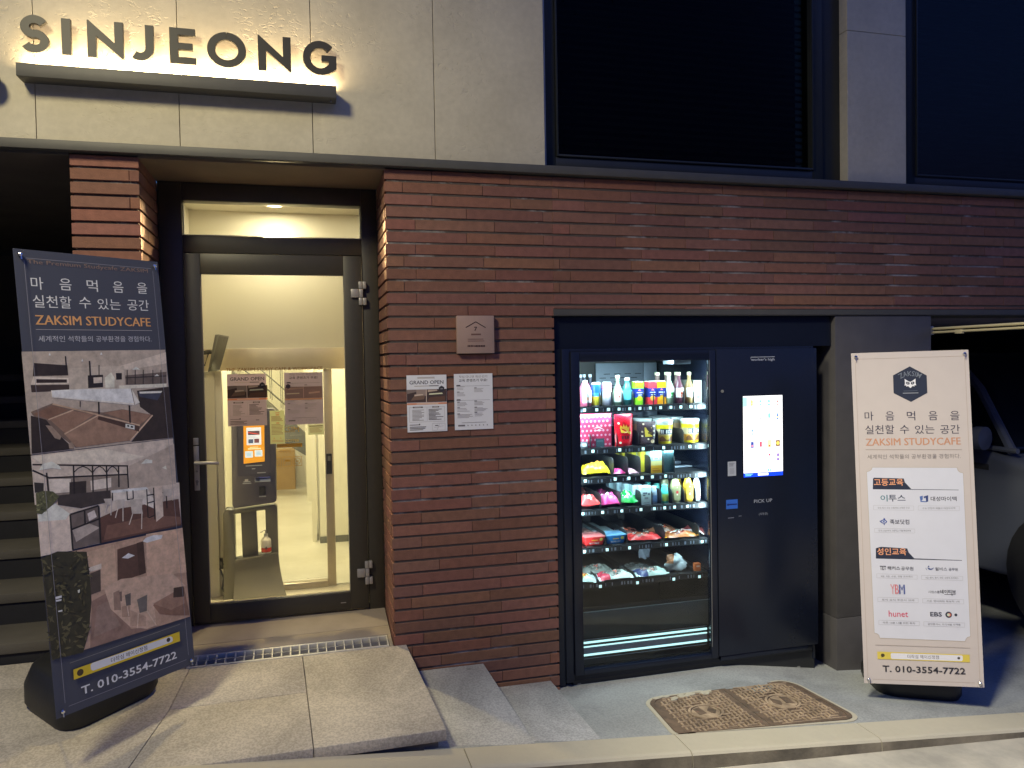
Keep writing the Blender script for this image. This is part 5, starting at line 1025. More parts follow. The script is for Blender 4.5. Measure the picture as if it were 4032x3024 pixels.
ART_LEFT=[
 ('T', (120, 100, 88), 'The Premium Studycafe ZAKSIM', 0.4, 0.0473, 1.7412, 0.5482, 1.7626),
 ('T', (225, 222, 225), '마', 0, 0.0538, 1.6464, 0.0998, 1.6954),
 ('T', (225, 222, 225), '음', 0, 0.1618, 1.6493, 0.2088, 1.6966),
 ('T', (225, 222, 225), '먹', 0, 0.271, 1.6494, 0.3162, 1.6987),
 ('T', (225, 222, 225), '음', 0, 0.3817, 1.6513, 0.4281, 1.6994),
 ('T', (225, 222, 225), '을', 0, 0.4901, 1.6528, 0.5376, 1.7008),
 ('T', (225, 222, 225), '실천할', 0, 0.0546, 1.576, 0.2022, 1.6249),
 ('T', (225, 222, 225), '수', 0, 0.2331, 1.5787, 0.2813, 1.6255),
 ('T', (225, 222, 225), '있는', 0, 0.3091, 1.5769, 0.408, 1.6226),
 ('T', (225, 222, 225), '공간', 0, 0.4386, 1.577, 0.5377, 1.6251),
 ('T', (190, 140, 90), 'ZAKSIM STUDYCAFE', 1.2, 0.0577, 1.5085, 0.5376, 1.5461),
 ('L',(150,145,145),0.002,[(0.0561,1.4897),(0.5419,1.4907)]),
 ('T', (165, 165, 172), '세계적인 석학들의 공부환경을 경험하다.', 0, 0.0625, 1.4413, 0.5347, 1.4657),
 ('P',(168,150,140),[(-0.003,1.4042),(0.5969,1.4055),(0.5943,1.0095),(-0.0044,1.0109)]),
 ('P',(190,172,162),[(0.3476,1.3303),(0.5982,1.3947),(0.5962,1.3443),(0.4175,1.3212)]),
 ('P',(176,160,150),[(0.1693,1.3357),(0.3977,1.339),(0.3884,1.2436),(0.1611,1.2459)]),
 ('P',(60,46,42),[(0.036,1.3602),(0.1628,1.3475),(0.1629,1.3069),(0.0297,1.309)]),
 ('P',(196,180,172),[(0.0301,1.3071),(0.1626,1.2973),(0.1625,1.2748),(0.0188,1.2773)]),
 ('P',(62,42,36),[(0.041,1.2973),(0.1558,1.2912),(0.1546,1.2784),(0.0397,1.2825)]),
 ('P',(72,52,46),[(0.0186,1.2754),(0.1633,1.2702),(0.1611,1.2459),(0.0191,1.2476)]),
 ('P',(52,42,42),[(0.2404,1.3039),(0.3039,1.3048),(0.299,1.253),(0.2375,1.2522)]),
 ('P',(190,172,162),[(0.2626,1.2945),(0.2996,1.295),(0.2974,1.2717),(0.2617,1.2707)]),
 ('P',(60,48,44),[(0.2888,1.3454),(0.2928,1.3453),(0.2885,1.2988),(0.2844,1.2989)]),
 ('P',(50,40,38),[(0.3595,1.3095),(0.3855,1.3086),(0.3829,1.2814),(0.3582,1.2811)]),
 ('P',(205,190,180),[(0.3094,1.2912),(0.339,1.3136),(0.352,1.2895),(0.3481,1.2491),(0.3089,1.2498)]),
 ('P',(108,90,84),[(0.3994,1.2978),(0.5931,1.3069),(0.5874,1.2511),(0.397,1.2582)]),
 ('L',(50,40,38),0.004,[(0.4103,1.3215),(0.4043,1.2599)]),
 ('L',(50,40,38),0.004,[(0.4464,1.3203),(0.4403,1.2582)]),
 ('L',(50,40,38),0.004,[(0.4832,1.3191),(0.477,1.2564)]),
 ('L',(50,40,38),0.004,[(0.5283,1.3177),(0.522,1.2542)]),
 ('L',(50,40,38),0.004,[(0.5667,1.3164),(0.5602,1.2524)]),
 ('L',(50,40,38),0.004,[(0.3984,1.2876),(0.5912,1.2883)]),
 ('P',(205,188,180),[(0.3684,1.2562),(0.5878,1.2546),(0.5862,1.2389),(0.3671,1.2427)]),
 ('P',(215,200,190),[(0.4319,1.3208),(0.4514,1.334),(0.4686,1.321)]),
 ('P',(215,200,190),[(0.5316,1.2892),(0.5456,1.2986),(0.5562,1.2897)]),
 ('P',(66,50,42),[(0.4449,1.2302),(0.5981,1.2397),(0.5945,1.0117),(0.3984,1.0149),(0.5045,1.1178),(0.4527,1.1603)]),
 ('P',(120,92,78),[(0.0097,1.173),(0.0921,1.2005),(0.1732,1.171),(0.2892,1.1489),(0.3729,1.1559),(0.5048,1.1213),(0.3989,1.0203),(0.1655,1.0172),(0.0145,1.1615)]),
 ('P',(132,86,58),[(0.0176,1.1643),(0.0895,1.1919),(0.151,1.1695),(0.0716,1.1393)]),
 ('P',(150,104,76),[(0.0773,1.1362),(0.1676,1.165),(0.2518,1.1433),(0.1303,1.0787)]),
 ('P',(156,112,84),[(0.1297,1.0724),(0.2689,1.134),(0.4377,1.0679),(0.3955,1.0221),(0.1688,1.0181)]),
 ('P',(150,104,76),[(0.289,1.147),(0.3741,1.1538),(0.5011,1.1216),(0.4467,1.0844)]),
 ('L',(190,150,116),0.006,[(0.1269,1.0759),(0.2694,1.1393)]),
 ('L',(190,150,116),0.006,[(0.2694,1.1393),(0.4434,1.0812)]),
 ('L',(190,150,116),0.005,[(0.0715,1.138),(0.1698,1.1681)]),
 ('L',(180,140,106),0.006,[(0.0919,1.198),(0.2695,1.1406)]),
 ('L',(200,160,126),0.006,[(0.3953,1.0207),(0.5069,1.1197)]),
 ('P',(88,56,40),[(0.269,1.1353),(0.4415,1.0766),(0.4378,1.0541),(0.2625,1.1226)]),
 ('P',(215,200,190),[(0.381,1.0939),(0.4202,1.0827),(0.4184,1.065),(0.378,1.0772)]),
 ('P',(45,35,34),[(0.3876,1.0885),(0.3959,1.0857),(0.3952,1.0782),(0.3869,1.0811)]),
 ('P',(45,35,34),[(0.4029,1.083),(0.4127,1.08),(0.4119,1.0725),(0.4021,1.0755)]),
 ('P',(58,44,38),[(0.0085,1.1589),(0.0626,1.1388),(0.0915,1.0921),(0.1588,1.0135),(-0.0007,1.0141)]),
 ('P',(150,122,104),[(0.0589,1.1173),(0.0801,1.1134),(0.1138,1.0677),(0.1078,1.0557),(0.089,1.064)]),
 ('P',(150,122,104),[(0.1388,1.035),(0.152,1.0425),(0.1611,1.0241),(0.1558,1.0151),(0.1403,1.017)]),
 ('P',(205,186,186),[(0.0906,1.2511),(0.2191,1.2505),(0.4205,1.2419),(0.4531,1.179),(0.4279,1.169),(0.0923,1.2232)]),
 ('P',(228,212,206),[(0.0947,1.2496),(0.2189,1.2486),(0.4168,1.24),(0.4287,1.1772),(0.0938,1.2257)]),
 ('L',(120,100,96),0.003,[(0.4203,1.2398),(0.4288,1.1703)]),
 ('L',(45,36,34),0.006,[(0.2745,1.1932),(0.271,1.1418)]),
 ('L',(45,36,34),0.007,[(0.4048,1.1693),(0.4012,1.0955)]),
 ('L',(45,36,34),0.004,[(0.1997,1.2015),(0.1976,1.1789)]),
 ('L',(45,36,34),0.006,[(0.2524,1.3628),(0.2502,1.3036)]),
 ('L',(45,36,34),0.005,[(0.158,1.3842),(0.1574,1.3296)]),
 ('P',(60,64,92),[(0.448,1.2245),(0.5649,1.2221),(0.5362,1.1826),(0.4569,1.2031)]),
 ('P',(200,190,190),[(0.4554,1.2254),(0.5634,1.2229),(0.5563,1.214),(0.4568,1.217)]),
 ('P',(235,225,215),[(0.0943,1.3878),(0.0995,1.3991),(0.1028,1.3877)]),
 ('P',(235,225,215),[(0.2183,1.3616),(0.224,1.3733),(0.2274,1.3614)]),
 ('P',(235,225,215),[(0.2989,1.3878),(0.3047,1.3998),(0.3084,1.3877)]),
 ('P',(186,168,158),[(-0.0048,1.0073),(0.5941,1.0074),(0.5859,0.8129),(0.5938,0.6966),(-0.0067,0.82)]),
 ('P',(186,168,158),[(-0.0002,0.8647),(0.6044,0.8093),(0.595,0.6197),(-0.0028,0.6222)]),
 ('P',(200,184,172),[(-0.0022,1.0033),(0.2752,1.0008),(0.4535,0.9448),(0.3093,0.9299),(0.0273,0.9747)]),
 ('P',(172,152,140),[(0.3777,0.9137),(0.5957,0.9842),(0.5891,0.8052),(0.3686,0.8198)]),
 ('P',(140,122,112),[(0.0458,0.9162),(0.3685,0.8776),(0.3612,0.7803),(0.0429,0.8172)]),
 ('P',(196,182,176),[(0.0511,0.9092),(0.1357,0.8975),(0.1279,0.8465),(0.0521,0.853)]),
 ('P',(196,182,176),[(0.2106,0.8783),(0.2975,0.8781),(0.2937,0.8387),(0.2102,0.8392)]),
 ('P',(62,50,46),[(0.1282,0.8847),(0.1946,0.8807),(0.1898,0.8297),(0.1237,0.8345)]),
 ('P',(60,52,48),[(-0.0021,0.9051),(0.0322,0.8966),(0.0292,0.863),(-0.0027,0.8653)]),
 ('L',(44,34,34),0.006,[(-0.002,0.9726),(0.3743,0.9155)]),
 ('L',(44,34,34),0.006,[(0.0516,0.9141),(0.3723,0.8804)]),
 ('L',(44,34,34),0.006,[(0.0463,0.9348),(0.0462,0.854)]),
 ('L',(44,34,34),0.006,[(0.1497,0.9486),(0.1422,0.8185)]),
 ('L',(44,34,34),0.006,[(0.2246,0.9369),(0.2162,0.8122)]),
 ('L',(44,34,34),0.006,[(0.2819,0.929),(0.2751,0.8219)]),
 ('L',(44,34,34),0.006,[(0.3327,0.9219),(0.3263,0.8335)]),
 ('L',(44,34,34),0.006,[(0.371,0.918),(0.3668,0.8235)]),
 ('L',(44,34,34),0.006,[(-0.0039,0.9514),(0.0517,0.9154)]),
 ('L',(44,34,34),0.004,[(0.1471,0.9201),(0.1672,0.9352)]),
 ('L',(44,34,34),0.004,[(0.1672,0.9352),(0.1865,0.9402)]),
 ('L',(44,34,34),0.004,[(0.1865,0.9402),(0.2047,0.9299)]),
 ('L',(44,34,34),0.004,[(0.2047,0.9299),(0.222,0.9092)]),
 ('L',(44,34,34),0.004,[(0.222,0.9092),(0.2378,0.9252)]),
 ('L',(44,34,34),0.004,[(0.2378,0.9252),(0.2528,0.931)]),
 ('L',(44,34,34),0.004,[(0.2528,0.931),(0.2665,0.9212)]),
 ('L',(44,34,34),0.004,[(0.2665,0.9212),(0.2792,0.9008)]),
 ('L',(44,34,34),0.004,[(0.2792,0.9008),(0.2935,0.9174)]),
 ('L',(44,34,34),0.004,[(0.2935,0.9174),(0.3069,0.9235)]),
 ('L',(44,34,34),0.004,[(0.3069,0.9235),(0.3189,0.9138)]),
 ('L',(44,34,34),0.004,[(0.3189,0.9138),(0.33,0.8934)]),
 ('P',(214,198,186),[(0.0191,0.9481),(0.034,0.9707),(0.069,0.9754),(0.0946,0.9562),(0.1022,0.9393),(0.0667,0.9494)]),
 ('P',(214,198,186),[(0.4322,0.9165),(0.4561,0.9341),(0.4852,0.9253),(0.4839,0.9129)]),
 ('P',(205,190,176),[(0.5269,0.8859),(0.5471,0.8937),(0.5491,0.8756)]),
 ('P',(70,58,56),[(0.0772,0.8416),(0.2893,0.8267),(0.285,0.7811),(0.1644,0.7751),(0.0771,0.8047)]),
 ('P',(104,60,44),[(0.2328,0.7238),(0.3258,0.7451),(0.5927,0.738),(0.595,0.6197),(0.2302,0.6212)]),
 ('P',(130,80,58),[(0.2614,0.6863),(0.4754,0.6875),(0.5954,0.6566),(0.594,0.626),(0.2418,0.6306)]),
 ('P',(200,184,180),[(0.2891,0.8246),(0.4479,0.8131),(0.4744,0.7587),(0.4704,0.7183),(0.4034,0.7601),(0.2925,0.7834)]),
 ('P',(214,200,196),[(0.2929,0.8254),(0.4465,0.8148),(0.4564,0.8027),(0.2954,0.8135)]),
 ('P',(196,172,158),[(0.481,0.8077),(0.5203,0.8089),(0.5126,0.6765),(0.4773,0.6587)]),
 ('L',(44,36,36),0.005,[(0.4472,0.8058),(0.4413,0.6829)]),
 ('L',(44,36,36),0.005,[(0.4793,0.8065),(0.4719,0.6694)]),
 ('L',(44,36,36),0.005,[(0.446,0.7785),(0.478,0.7782)]),
 ('L',(44,36,36),0.005,[(0.4451,0.7452),(0.4782,0.7483)]),
 ('L',(44,36,36),0.005,[(0.4444,0.6823),(0.4754,0.6875)]),
 ('L',(44,36,36),0.005,[(0.2955,0.8149),(0.2939,0.7831)]),
 ('L',(44,36,36),0.005,[(0.3586,0.8116),(0.3573,0.7755)]),
 ('L',(44,36,36),0.005,[(0.3851,0.8101),(0.3832,0.7746)]),
 ('L',(44,36,36),0.005,[(0.3551,0.7759),(0.3832,0.7746)]),
 ('L',(44,36,36),0.005,[(0.5365,0.7896),(0.533,0.7067)]),
 ('L',(44,36,36),0.005,[(0.5187,0.7774),(0.5353,0.7784)]),
 ('P',(176,164,160),[(0.3057,0.7832),(0.3457,0.7805),(0.3377,0.7443),(0.3112,0.7478)]),
 ('P',(176,164,160),[(0.3679,0.7751),(0.4243,0.7667),(0.4172,0.7267),(0.4199,0.7056),(0.3718,0.7133)]),
 ('P',(176,164,160),[(0.2575,0.7966),(0.2919,0.7927),(0.2872,0.7665),(0.2657,0.769)]),
 ('L',(196,184,178),0.004,[(0.3126,0.7476),(0.2988,0.7108)]),
 ('L',(196,184,178),0.004,[(0.3347,0.7449),(0.3295,0.6904)]),
 ('L',(196,184,178),0.004,[(0.3741,0.7128),(0.3547,0.6709)]),
 ('L',(196,184,178),0.004,[(0.4152,0.7064),(0.4073,0.6418)]),
 ('L',(196,184,178),0.004,[(0.2678,0.7686),(0.2562,0.7369)]),
 ('L',(196,184,178),0.004,[(0.2835,0.7658),(0.2811,0.725)]),
 ('P',(170,158,154),[(0.5186,0.7925),(0.5682,0.7882),(0.5634,0.7584),(0.5237,0.7614)]),
 ('L',(180,168,160),0.003,[(0.5277,0.7607),(0.5198,0.7394)]),
 ('L',(180,168,160),0.003,[(0.5567,0.7588),(0.5644,0.7353)]),
 ('P',(200,178,168),[(-0.0014,0.7795),(0.0668,0.8119),(0.1163,0.765),(0.1149,0.6179),(-0.0027,0.6235)]),
 ('P',(216,196,186),[(-0.0002,0.7793),(0.0668,0.8119),(0.1175,0.7634),(0.101,0.7428),(-0.0005,0.7544)]),
 ('P',(108,92,90),[(0.1191,0.759),(0.2338,0.7727),(0.2282,0.6231),(0.1166,0.6222)]),
 ('P',(168,152,148),[(0.122,0.6958),(0.1795,0.7156),(0.2312,0.6841),(0.1324,0.6479)]),
 ('P',(190,176,180),[(0.1862,0.7502),(0.2148,0.7587),(0.2227,0.7293),(0.1901,0.7183)]),
 ('L',(46,38,38),0.007,[(0.1191,0.759),(0.2338,0.7727)]),
 ('L',(46,38,38),0.007,[(0.2338,0.7727),(0.2281,0.6217)]),
 ('L',(46,38,38),0.007,[(0.1191,0.759),(0.1165,0.6209)]),
 ('L',(46,38,38),0.007,[(0.1204,0.7002),(0.2331,0.7202)]),
 ('L',(46,38,38),0.007,[(0.1759,0.766),(0.1736,0.7112)]),
 ('P',(92,94,48),[(-0.0003,0.8634),(0.0283,0.8679),(0.0626,0.8595),(0.0845,0.8357),(0.0581,0.8095),(0.029,0.7902),(0.0142,0.7798),(-0.0027,0.7863)]),
 ('P',(120,124,58),[(0.0104,0.8148),(0.0148,0.8219),(0.0219,0.824),(0.0182,0.818)]),
 ('P',(108,112,50),[(0.0381,0.8071),(0.0331,0.8153),(0.0339,0.8238),(0.0383,0.8164)]),
 ('P',(108,112,50),[(0.0272,0.7846),(0.0258,0.7902),(0.0275,0.7945),(0.0289,0.7896)]),
 ('P',(120,124,58),[(-0.0045,0.8077),(0.0014,0.8046),(0.0047,0.7994),(-0.0007,0.8017)]),
 ('P',(108,112,50),[(0.061,0.8411),(0.0715,0.8366),(0.0759,0.8277),(0.0672,0.8313)]),
 ('P',(70,74,34),[(0.0185,0.7929),(0.0272,0.7985),(0.0366,0.7968),(0.0291,0.7915)]),
 ('P',(108,112,50),[(0.0088,0.8467),(0.0042,0.8574),(0.0063,0.8669),(0.0104,0.8577)]),
 ('P',(108,112,50),[(0.0238,0.7958),(0.0312,0.7931),(0.0357,0.787),(0.0289,0.7889)]),
 ('P',(120,124,58),[(0.0633,0.8527),(0.0579,0.8429),(0.0493,0.8397),(0.0533,0.8484)]),
 ('P',(70,74,34),[(0.0641,0.8472),(0.0614,0.839),(0.0553,0.8354),(0.0572,0.8424)]),
 ('P',(70,74,34),[(0.0032,0.8326),(0.009,0.8276),(0.0109,0.8207),(0.0057,0.8249)]),
 ('P',(108,112,50),[(0.0685,0.817),(0.0638,0.8218),(0.0624,0.8281),(0.0672,0.8239)]),
 ('P',(70,74,34),[(0.0514,0.8634),(0.0547,0.8568),(0.0529,0.8511),(0.0502,0.8569)]),
 ('P',(150,150,80),[(0.0228,0.8622),(0.0269,0.8595),(0.0291,0.8558),(0.0255,0.8578)]),
 ('P',(70,74,34),[(0.0235,0.8065),(0.017,0.8044),(0.0116,0.8067),(0.0167,0.8084)]),
 ('P',(120,124,58),[(0.0209,0.8268),(0.0298,0.8272),(0.0363,0.8221),(0.0286,0.8214)]),
 ('P',(70,74,34),[(0.0396,0.8308),(0.0416,0.8251),(0.0405,0.8193),(0.0384,0.8243)]),
 ('P',(108,112,50),[(0.0331,0.8359),(0.0336,0.8424),(0.0378,0.847),(0.0373,0.8405)]),
 ('P',(70,74,34),[(0.0324,0.8068),(0.0253,0.8128),(0.0228,0.8205),(0.0293,0.8153)]),
 ('P',(108,112,50),[(0.0291,0.7982),(0.033,0.8067),(0.0403,0.81),(0.0371,0.8027)]),
 ('P',(70,74,34),[(0.0137,0.8307),(0.0198,0.8283),(0.0224,0.8226),(0.0169,0.8249)]),
 ('P',(108,112,50),[(0.0134,0.8064),(0.0116,0.8001),(0.0064,0.7978),(0.0081,0.8027)]),
 ('P',(150,150,80),[(0.0108,0.7983),(0.0024,0.7952),(-0.0047,0.7985),(0.0023,0.8012)]),
 ('P',(150,150,80),[(0.0269,0.8516),(0.0263,0.845),(0.0228,0.841),(0.0227,0.847)]),
 ('P',(150,150,80),[(0.0113,0.818),(0.0041,0.814),(-0.0039,0.8155),(0.0027,0.8195)]),
 ('P',(108,112,50),[(0.0076,0.847),(0.0151,0.8391),(0.0167,0.8295),(0.0098,0.836)]),
 ('P',(70,74,34),[(0.0262,0.7941),(0.0156,0.7954),(0.008,0.8021),(0.0174,0.8017)]),
 ('P',(70,74,34),[(0.0167,0.8507),(0.0159,0.8416),(0.0104,0.8359),(0.0111,0.8437)]),
 ('P',(108,112,50),[(0.0387,0.8276),(0.0483,0.8279),(0.056,0.8219),(0.047,0.8215)]),
 ('P',(108,112,50),[(0.0209,0.8268),(0.0257,0.8312),(0.032,0.8314),(0.0278,0.8269)]),
 ('P',(70,74,34),[(0.018,0.8088),(0.0154,0.8001),(0.0088,0.796),(0.0107,0.8036)]),
 ('P',(108,112,50),[(0.0063,0.7899),(0.0103,0.7924),(0.014,0.7917),(0.0113,0.7896)]),
 ('P',(108,112,50),[(0.0593,0.8367),(0.0601,0.8459),(0.0658,0.8516),(0.0651,0.8437)]),
 ('P',(108,112,50),[(0.0011,0.7869),(-0.0036,0.7898),(-0.0051,0.7947),(-0.001,0.7919)]),
 ('P',(176,132,104),[(-0.0002,0.617),(0.5981,0.6082),(0.5938,0.2118),(0.0029,0.2264)]),
 ('P',(190,148,116),[(0.1686,0.5985),(0.2826,0.6038),(0.281,0.4337),(0.1741,0.435)]),
 ('P',(196,152,120),[(0.4243,0.6161),(0.598,0.6067),(0.5971,0.4081),(0.4106,0.4389)]),
 ('P',(184,140,112),[(0.2862,0.603),(0.4115,0.6056),(0.4113,0.588),(0.2891,0.5796)]),
 ('P',(100,62,44),[(0.2937,0.5813),(0.4098,0.5884),(0.4082,0.4543),(0.2822,0.4461)]),
 ('P',(84,52,36),[(0.3787,0.588),(0.4099,0.5898),(0.4082,0.4543),(0.3768,0.4514)]),
 ('P',(232,216,204),[(0.4067,0.5891),(0.4204,0.6008),(0.455,0.6051),(0.5004,0.5969),(0.4931,0.5819),(0.4246,0.5792)]),
 ('P',(236,224,214),[(0.3092,0.542),(0.3389,0.555),(0.3662,0.5385),(0.3352,0.5328)]),
 ('P',(146,104,88),[(0.171,0.4014),(0.2359,0.4178),(0.322,0.243),(0.452,0.2164),(0.1474,0.222)]),
 ('P',(150,114,100),[(0.1894,0.3753),(0.2327,0.3837),(0.28,0.2706),(0.1646,0.2588)]),
 ('P',(190,150,122),[(0.2238,0.4408),(0.298,0.4576),(0.5304,0.4206),(0.5868,0.3508),(0.43,0.3157),(0.4326,0.2226),(0.389,0.2217),(0.317,0.2532),(0.2437,0.3488)]),
 ('P',(150,112,92),[(0.2605,0.4109),(0.2865,0.4144),(0.286,0.3327),(0.2574,0.3398)]),
 ('P',(120,92,84),[(0.2858,0.4075),(0.2961,0.4067),(0.2936,0.3661),(0.285,0.3686)]),
 ('P',(96,86,86),[(0.3076,0.3871),(0.3334,0.3906),(0.3285,0.3402),(0.3092,0.343)]),
 ('P',(110,100,98),[(0.3573,0.355),(0.4047,0.3634),(0.3964,0.2962),(0.3638,0.2965)]),
 ('P',(168,126,100),[(0.2909,0.3455),(0.3256,0.3411),(0.3224,0.2932),(0.2868,0.3026)]),
 ('P',(176,134,108),[(0.3259,0.3209),(0.3901,0.2725),(0.3863,0.2335),(0.3171,0.2546)]),
 ('L',(196,166,144),0.004,[(0.3577,0.2969),(0.3481,0.2383)]),
 ('L',(196,166,144),0.004,[(0.3964,0.2962),(0.4326,0.2226)]),
 ('L',(196,166,144),0.004,[(0.3129,0.3419),(0.3162,0.2986)]),
 ('P',(140,92,66),[(0.4256,0.3118),(0.5215,0.3344),(0.5791,0.3436),(0.5926,0.2168),(0.5119,0.2413),(0.4528,0.2645)]),
 ('P',(158,110,82),[(0.4261,0.3168),(0.5219,0.3381),(0.5786,0.3468),(0.5748,0.2774),(0.5063,0.2671)]),
 ('P',(78,52,40),[(0.5281,0.3576),(0.5766,0.352),(0.5744,0.3066),(0.5222,0.3168)]),
 ('P',(196,180,168),[(0.1711,0.5359),(0.2226,0.5404),(0.2213,0.5197),(0.1722,0.5183)]),
 ('P',(88,70,58),[(0.1744,0.5122),(0.2169,0.5174),(0.2102,0.4319),(0.17,0.4279)]),
 ('P',(64,60,30),[(-0.0002,0.617),(0.058,0.6277),(0.1688,0.6005),(0.1724,0.4907),(0.1697,0.4018),(0.1476,0.2835),(0.1196,0.2158),(0.0029,0.2264)]),
 ('P',(96,88,36),[(0.1487,0.5675),(0.1442,0.5782),(0.1471,0.5871),(0.151,0.5779)]),
 ('P',(96,88,36),[(0.018,0.3174),(0.0045,0.3087),(-0.0103,0.3109),(0.0005,0.3199)]),
 ('P',(100,94,42),[(0.0544,0.3797),(0.0665,0.3907),(0.0816,0.3909),(0.072,0.3797)]),
 ('P',(96,88,36),[(0.0188,0.4116),(0.0296,0.419),(0.0416,0.4168),(0.0327,0.4101)]),
 ('P',(84,76,30),[(0.1366,0.2755),(0.1273,0.2778),(0.1213,0.2852),(0.1292,0.2833)]),
 ('P',(104,96,46),[(0.0371,0.4878),(0.0435,0.502),(0.0562,0.5066),(0.0511,0.494)]),
 ('P',(100,94,42),[(0.0582,0.5154),(0.0452,0.5136),(0.0342,0.5198),(0.0453,0.5222)]),
 ('P',(100,94,42),[(0.0684,0.3185),(0.0743,0.3253),(0.0823,0.3261),(0.0777,0.3195)]),
 ('P',(84,76,30),[(0.0946,0.3958),(0.1019,0.3882),(0.1038,0.3802),(0.097,0.3863)]),
 ('P',(96,88,36),[(0.1402,0.4759),(0.1282,0.4703),(0.1158,0.4744),(0.1263,0.479)]),
 ('P',(84,76,30),[(0.024,0.4206),(0.0289,0.4112),(0.0282,0.4029),(0.0232,0.411)]),
 ('P',(104,96,46),[(0.0471,0.571),(0.0351,0.5727),(0.0262,0.5802),(0.037,0.5795)]),
 ('P',(58,54,30),[(0.1264,0.4953),(0.1362,0.4982),(0.1454,0.4951),(0.1369,0.4918)]),
 ('P',(58,54,30),[(0.0935,0.2599),(0.0932,0.2424),(0.083,0.2331),(0.0831,0.2485)]),
 ('P',(84,76,30),[(0.046,0.4222),(0.0431,0.405),(0.0321,0.397),(0.0341,0.4117)]),
 ('P',(100,94,42),[(0.0184,0.5854),(0.0018,0.5961),(-0.0062,0.6125),(0.0088,0.6043)]),
 ('P',(96,88,36),[(0.144,0.466),(0.1399,0.4582),(0.1329,0.4554),(0.1356,0.4628)]),
 ('P',(96,88,36),[(0.1061,0.2665),(0.0923,0.2616),(0.0788,0.2668),(0.0905,0.2716)]),
 ('P',(104,96,46),[(0.0789,0.3111),(0.063,0.3229),(0.056,0.3391),(0.0701,0.3293)]),
 ('P',(100,94,42),[(0.0723,0.2669),(0.0694,0.2786),(0.0734,0.2867),(0.0758,0.2765)]),
 ('P',(104,96,46),[(0.0674,0.3355),(0.0578,0.3306),(0.0477,0.3338),(0.0559,0.3385)]),
 ('P',(104,96,46),[(0.0521,0.4764),(0.0591,0.4818),(0.0675,0.4808),(0.0618,0.4757)]),
 ('P',(84,76,30),[(0.0212,0.2675),(0.0139,0.2502),(-0.0006,0.244),(0.0046,0.26)]),
 ('P',(84,76,30),[(0.0936,0.3124),(0.1036,0.2977),(0.1037,0.2842),(0.0948,0.2959)]),
 ('P',(84,76,30),[(0.0225,0.4746),(0.0161,0.4672),(0.0072,0.4664),(0.0128,0.4727)]),
 ('P',(58,54,30),[(0.0912,0.235),(0.105,0.233),(0.1156,0.224),(0.1036,0.2247)]),
 ('P',(104,96,46),[(0.1549,0.5537),(0.1566,0.5423),(0.1524,0.5344),(0.1499,0.5439)]),
 ('P',(62,58,30),[(0.0445,0.549),(0.0556,0.5295),(0.054,0.5119),(0.0439,0.5279)]),
 ('P',(62,58,30),[(0.0805,0.2709),(0.0956,0.2612),(0.1023,0.2468),(0.089,0.2553)]),
 ('P',(100,94,42),[(0.1492,0.455),(0.1476,0.4753),(0.1563,0.4881),(0.1589,0.4709)]),
 ('P',(100,94,42),[(0.011,0.4733),(0.0151,0.4906),(0.0272,0.4985),(0.0246,0.4833)]),
 ('P',(104,96,46),[(0.049,0.348),(0.0545,0.3369),(0.053,0.3274),(0.048,0.337)]),
 ('P',(58,54,30),[(0.1112,0.2715),(0.1262,0.2653),(0.1353,0.2541),(0.1222,0.2584)]),
 ('P',(100,94,42),[(0.1277,0.23),(0.1074,0.2369),(0.0947,0.252),(0.1124,0.2474)]),
 ('P',(62,58,30),[(0.099,0.2843),(0.0876,0.2901),(0.0812,0.2996),(0.0913,0.2949)]),
 ('P',(58,54,30),[(0.0361,0.5412),(0.0346,0.5529),(0.0391,0.561),(0.0408,0.5506)]),
 ('P',(96,88,36),[(0.1323,0.5954),(0.123,0.5901),(0.1138,0.5916),(0.121,0.5967)]),
 ('P',(96,88,36),[(0.0419,0.4626),(0.0448,0.4524),(0.0422,0.4445),(0.0391,0.4534)]),
 ('P',(58,54,30),[(0.0276,0.2534),(0.0139,0.2568),(0.004,0.2674),(0.0164,0.2645)]),
 ('P',(84,76,30),[(0.1163,0.5965),(0.1208,0.6097),(0.1314,0.6154),(0.1283,0.6038)]),
 ('P',(62,58,30),[(0.1258,0.3934),(0.1146,0.4028),(0.111,0.4147),(0.1209,0.4063)]),
 ('P',(58,54,30),[(0.0594,0.3915),(0.0563,0.4078),(0.0619,0.4188),(0.0658,0.405)]),
 ('P',(58,54,30),[(0.042,0.3209),(0.0441,0.3083),(0.0388,0.2994),(0.0366,0.3107)]),
 ('P',(62,58,30),[(0.092,0.23),(0.0899,0.2206),(0.0835,0.2161),(0.085,0.225)]),
 ('P',(62,58,30),[(0.1129,0.3768),(0.0998,0.3868),(0.0944,0.4006),(0.1063,0.3923)]),
 ('P',(58,54,30),[(0.0013,0.5338),(0.0072,0.5158),(0.0022,0.5014),(-0.0034,0.5167)]),
 ('P',(58,54,30),[(0.1009,0.3338),(0.0886,0.3524),(0.0889,0.3698),(0.1001,0.3543)]),
 ('P',(58,54,30),[(0.0632,0.585),(0.0829,0.5789),(0.0947,0.5638),(0.078,0.568)]),
 ('P',(84,76,30),[(0.0969,0.3701),(0.1131,0.3645),(0.124,0.3517),(0.109,0.3563)]),
 ('P',(100,94,42),[(0.0578,0.3092),(0.0627,0.2989),(0.0613,0.2907),(0.0569,0.2995)]),
 ('P',(62,58,30),[(0.1191,0.3933),(0.1225,0.3794),(0.1182,0.3691),(0.1146,0.381)]),
 ('P',(62,58,30),[(0.0555,0.5929),(0.0436,0.6038),(0.0403,0.6166),(0.0511,0.608)]),
 ('P',(84,76,30),[(0.0105,0.312),(0.0159,0.3227),(0.0251,0.3257),(0.0211,0.3164)]),
 ('P',(96,88,36),[(0.0638,0.2818),(0.0494,0.2886),(0.0415,0.3005),(0.0539,0.2951)]),
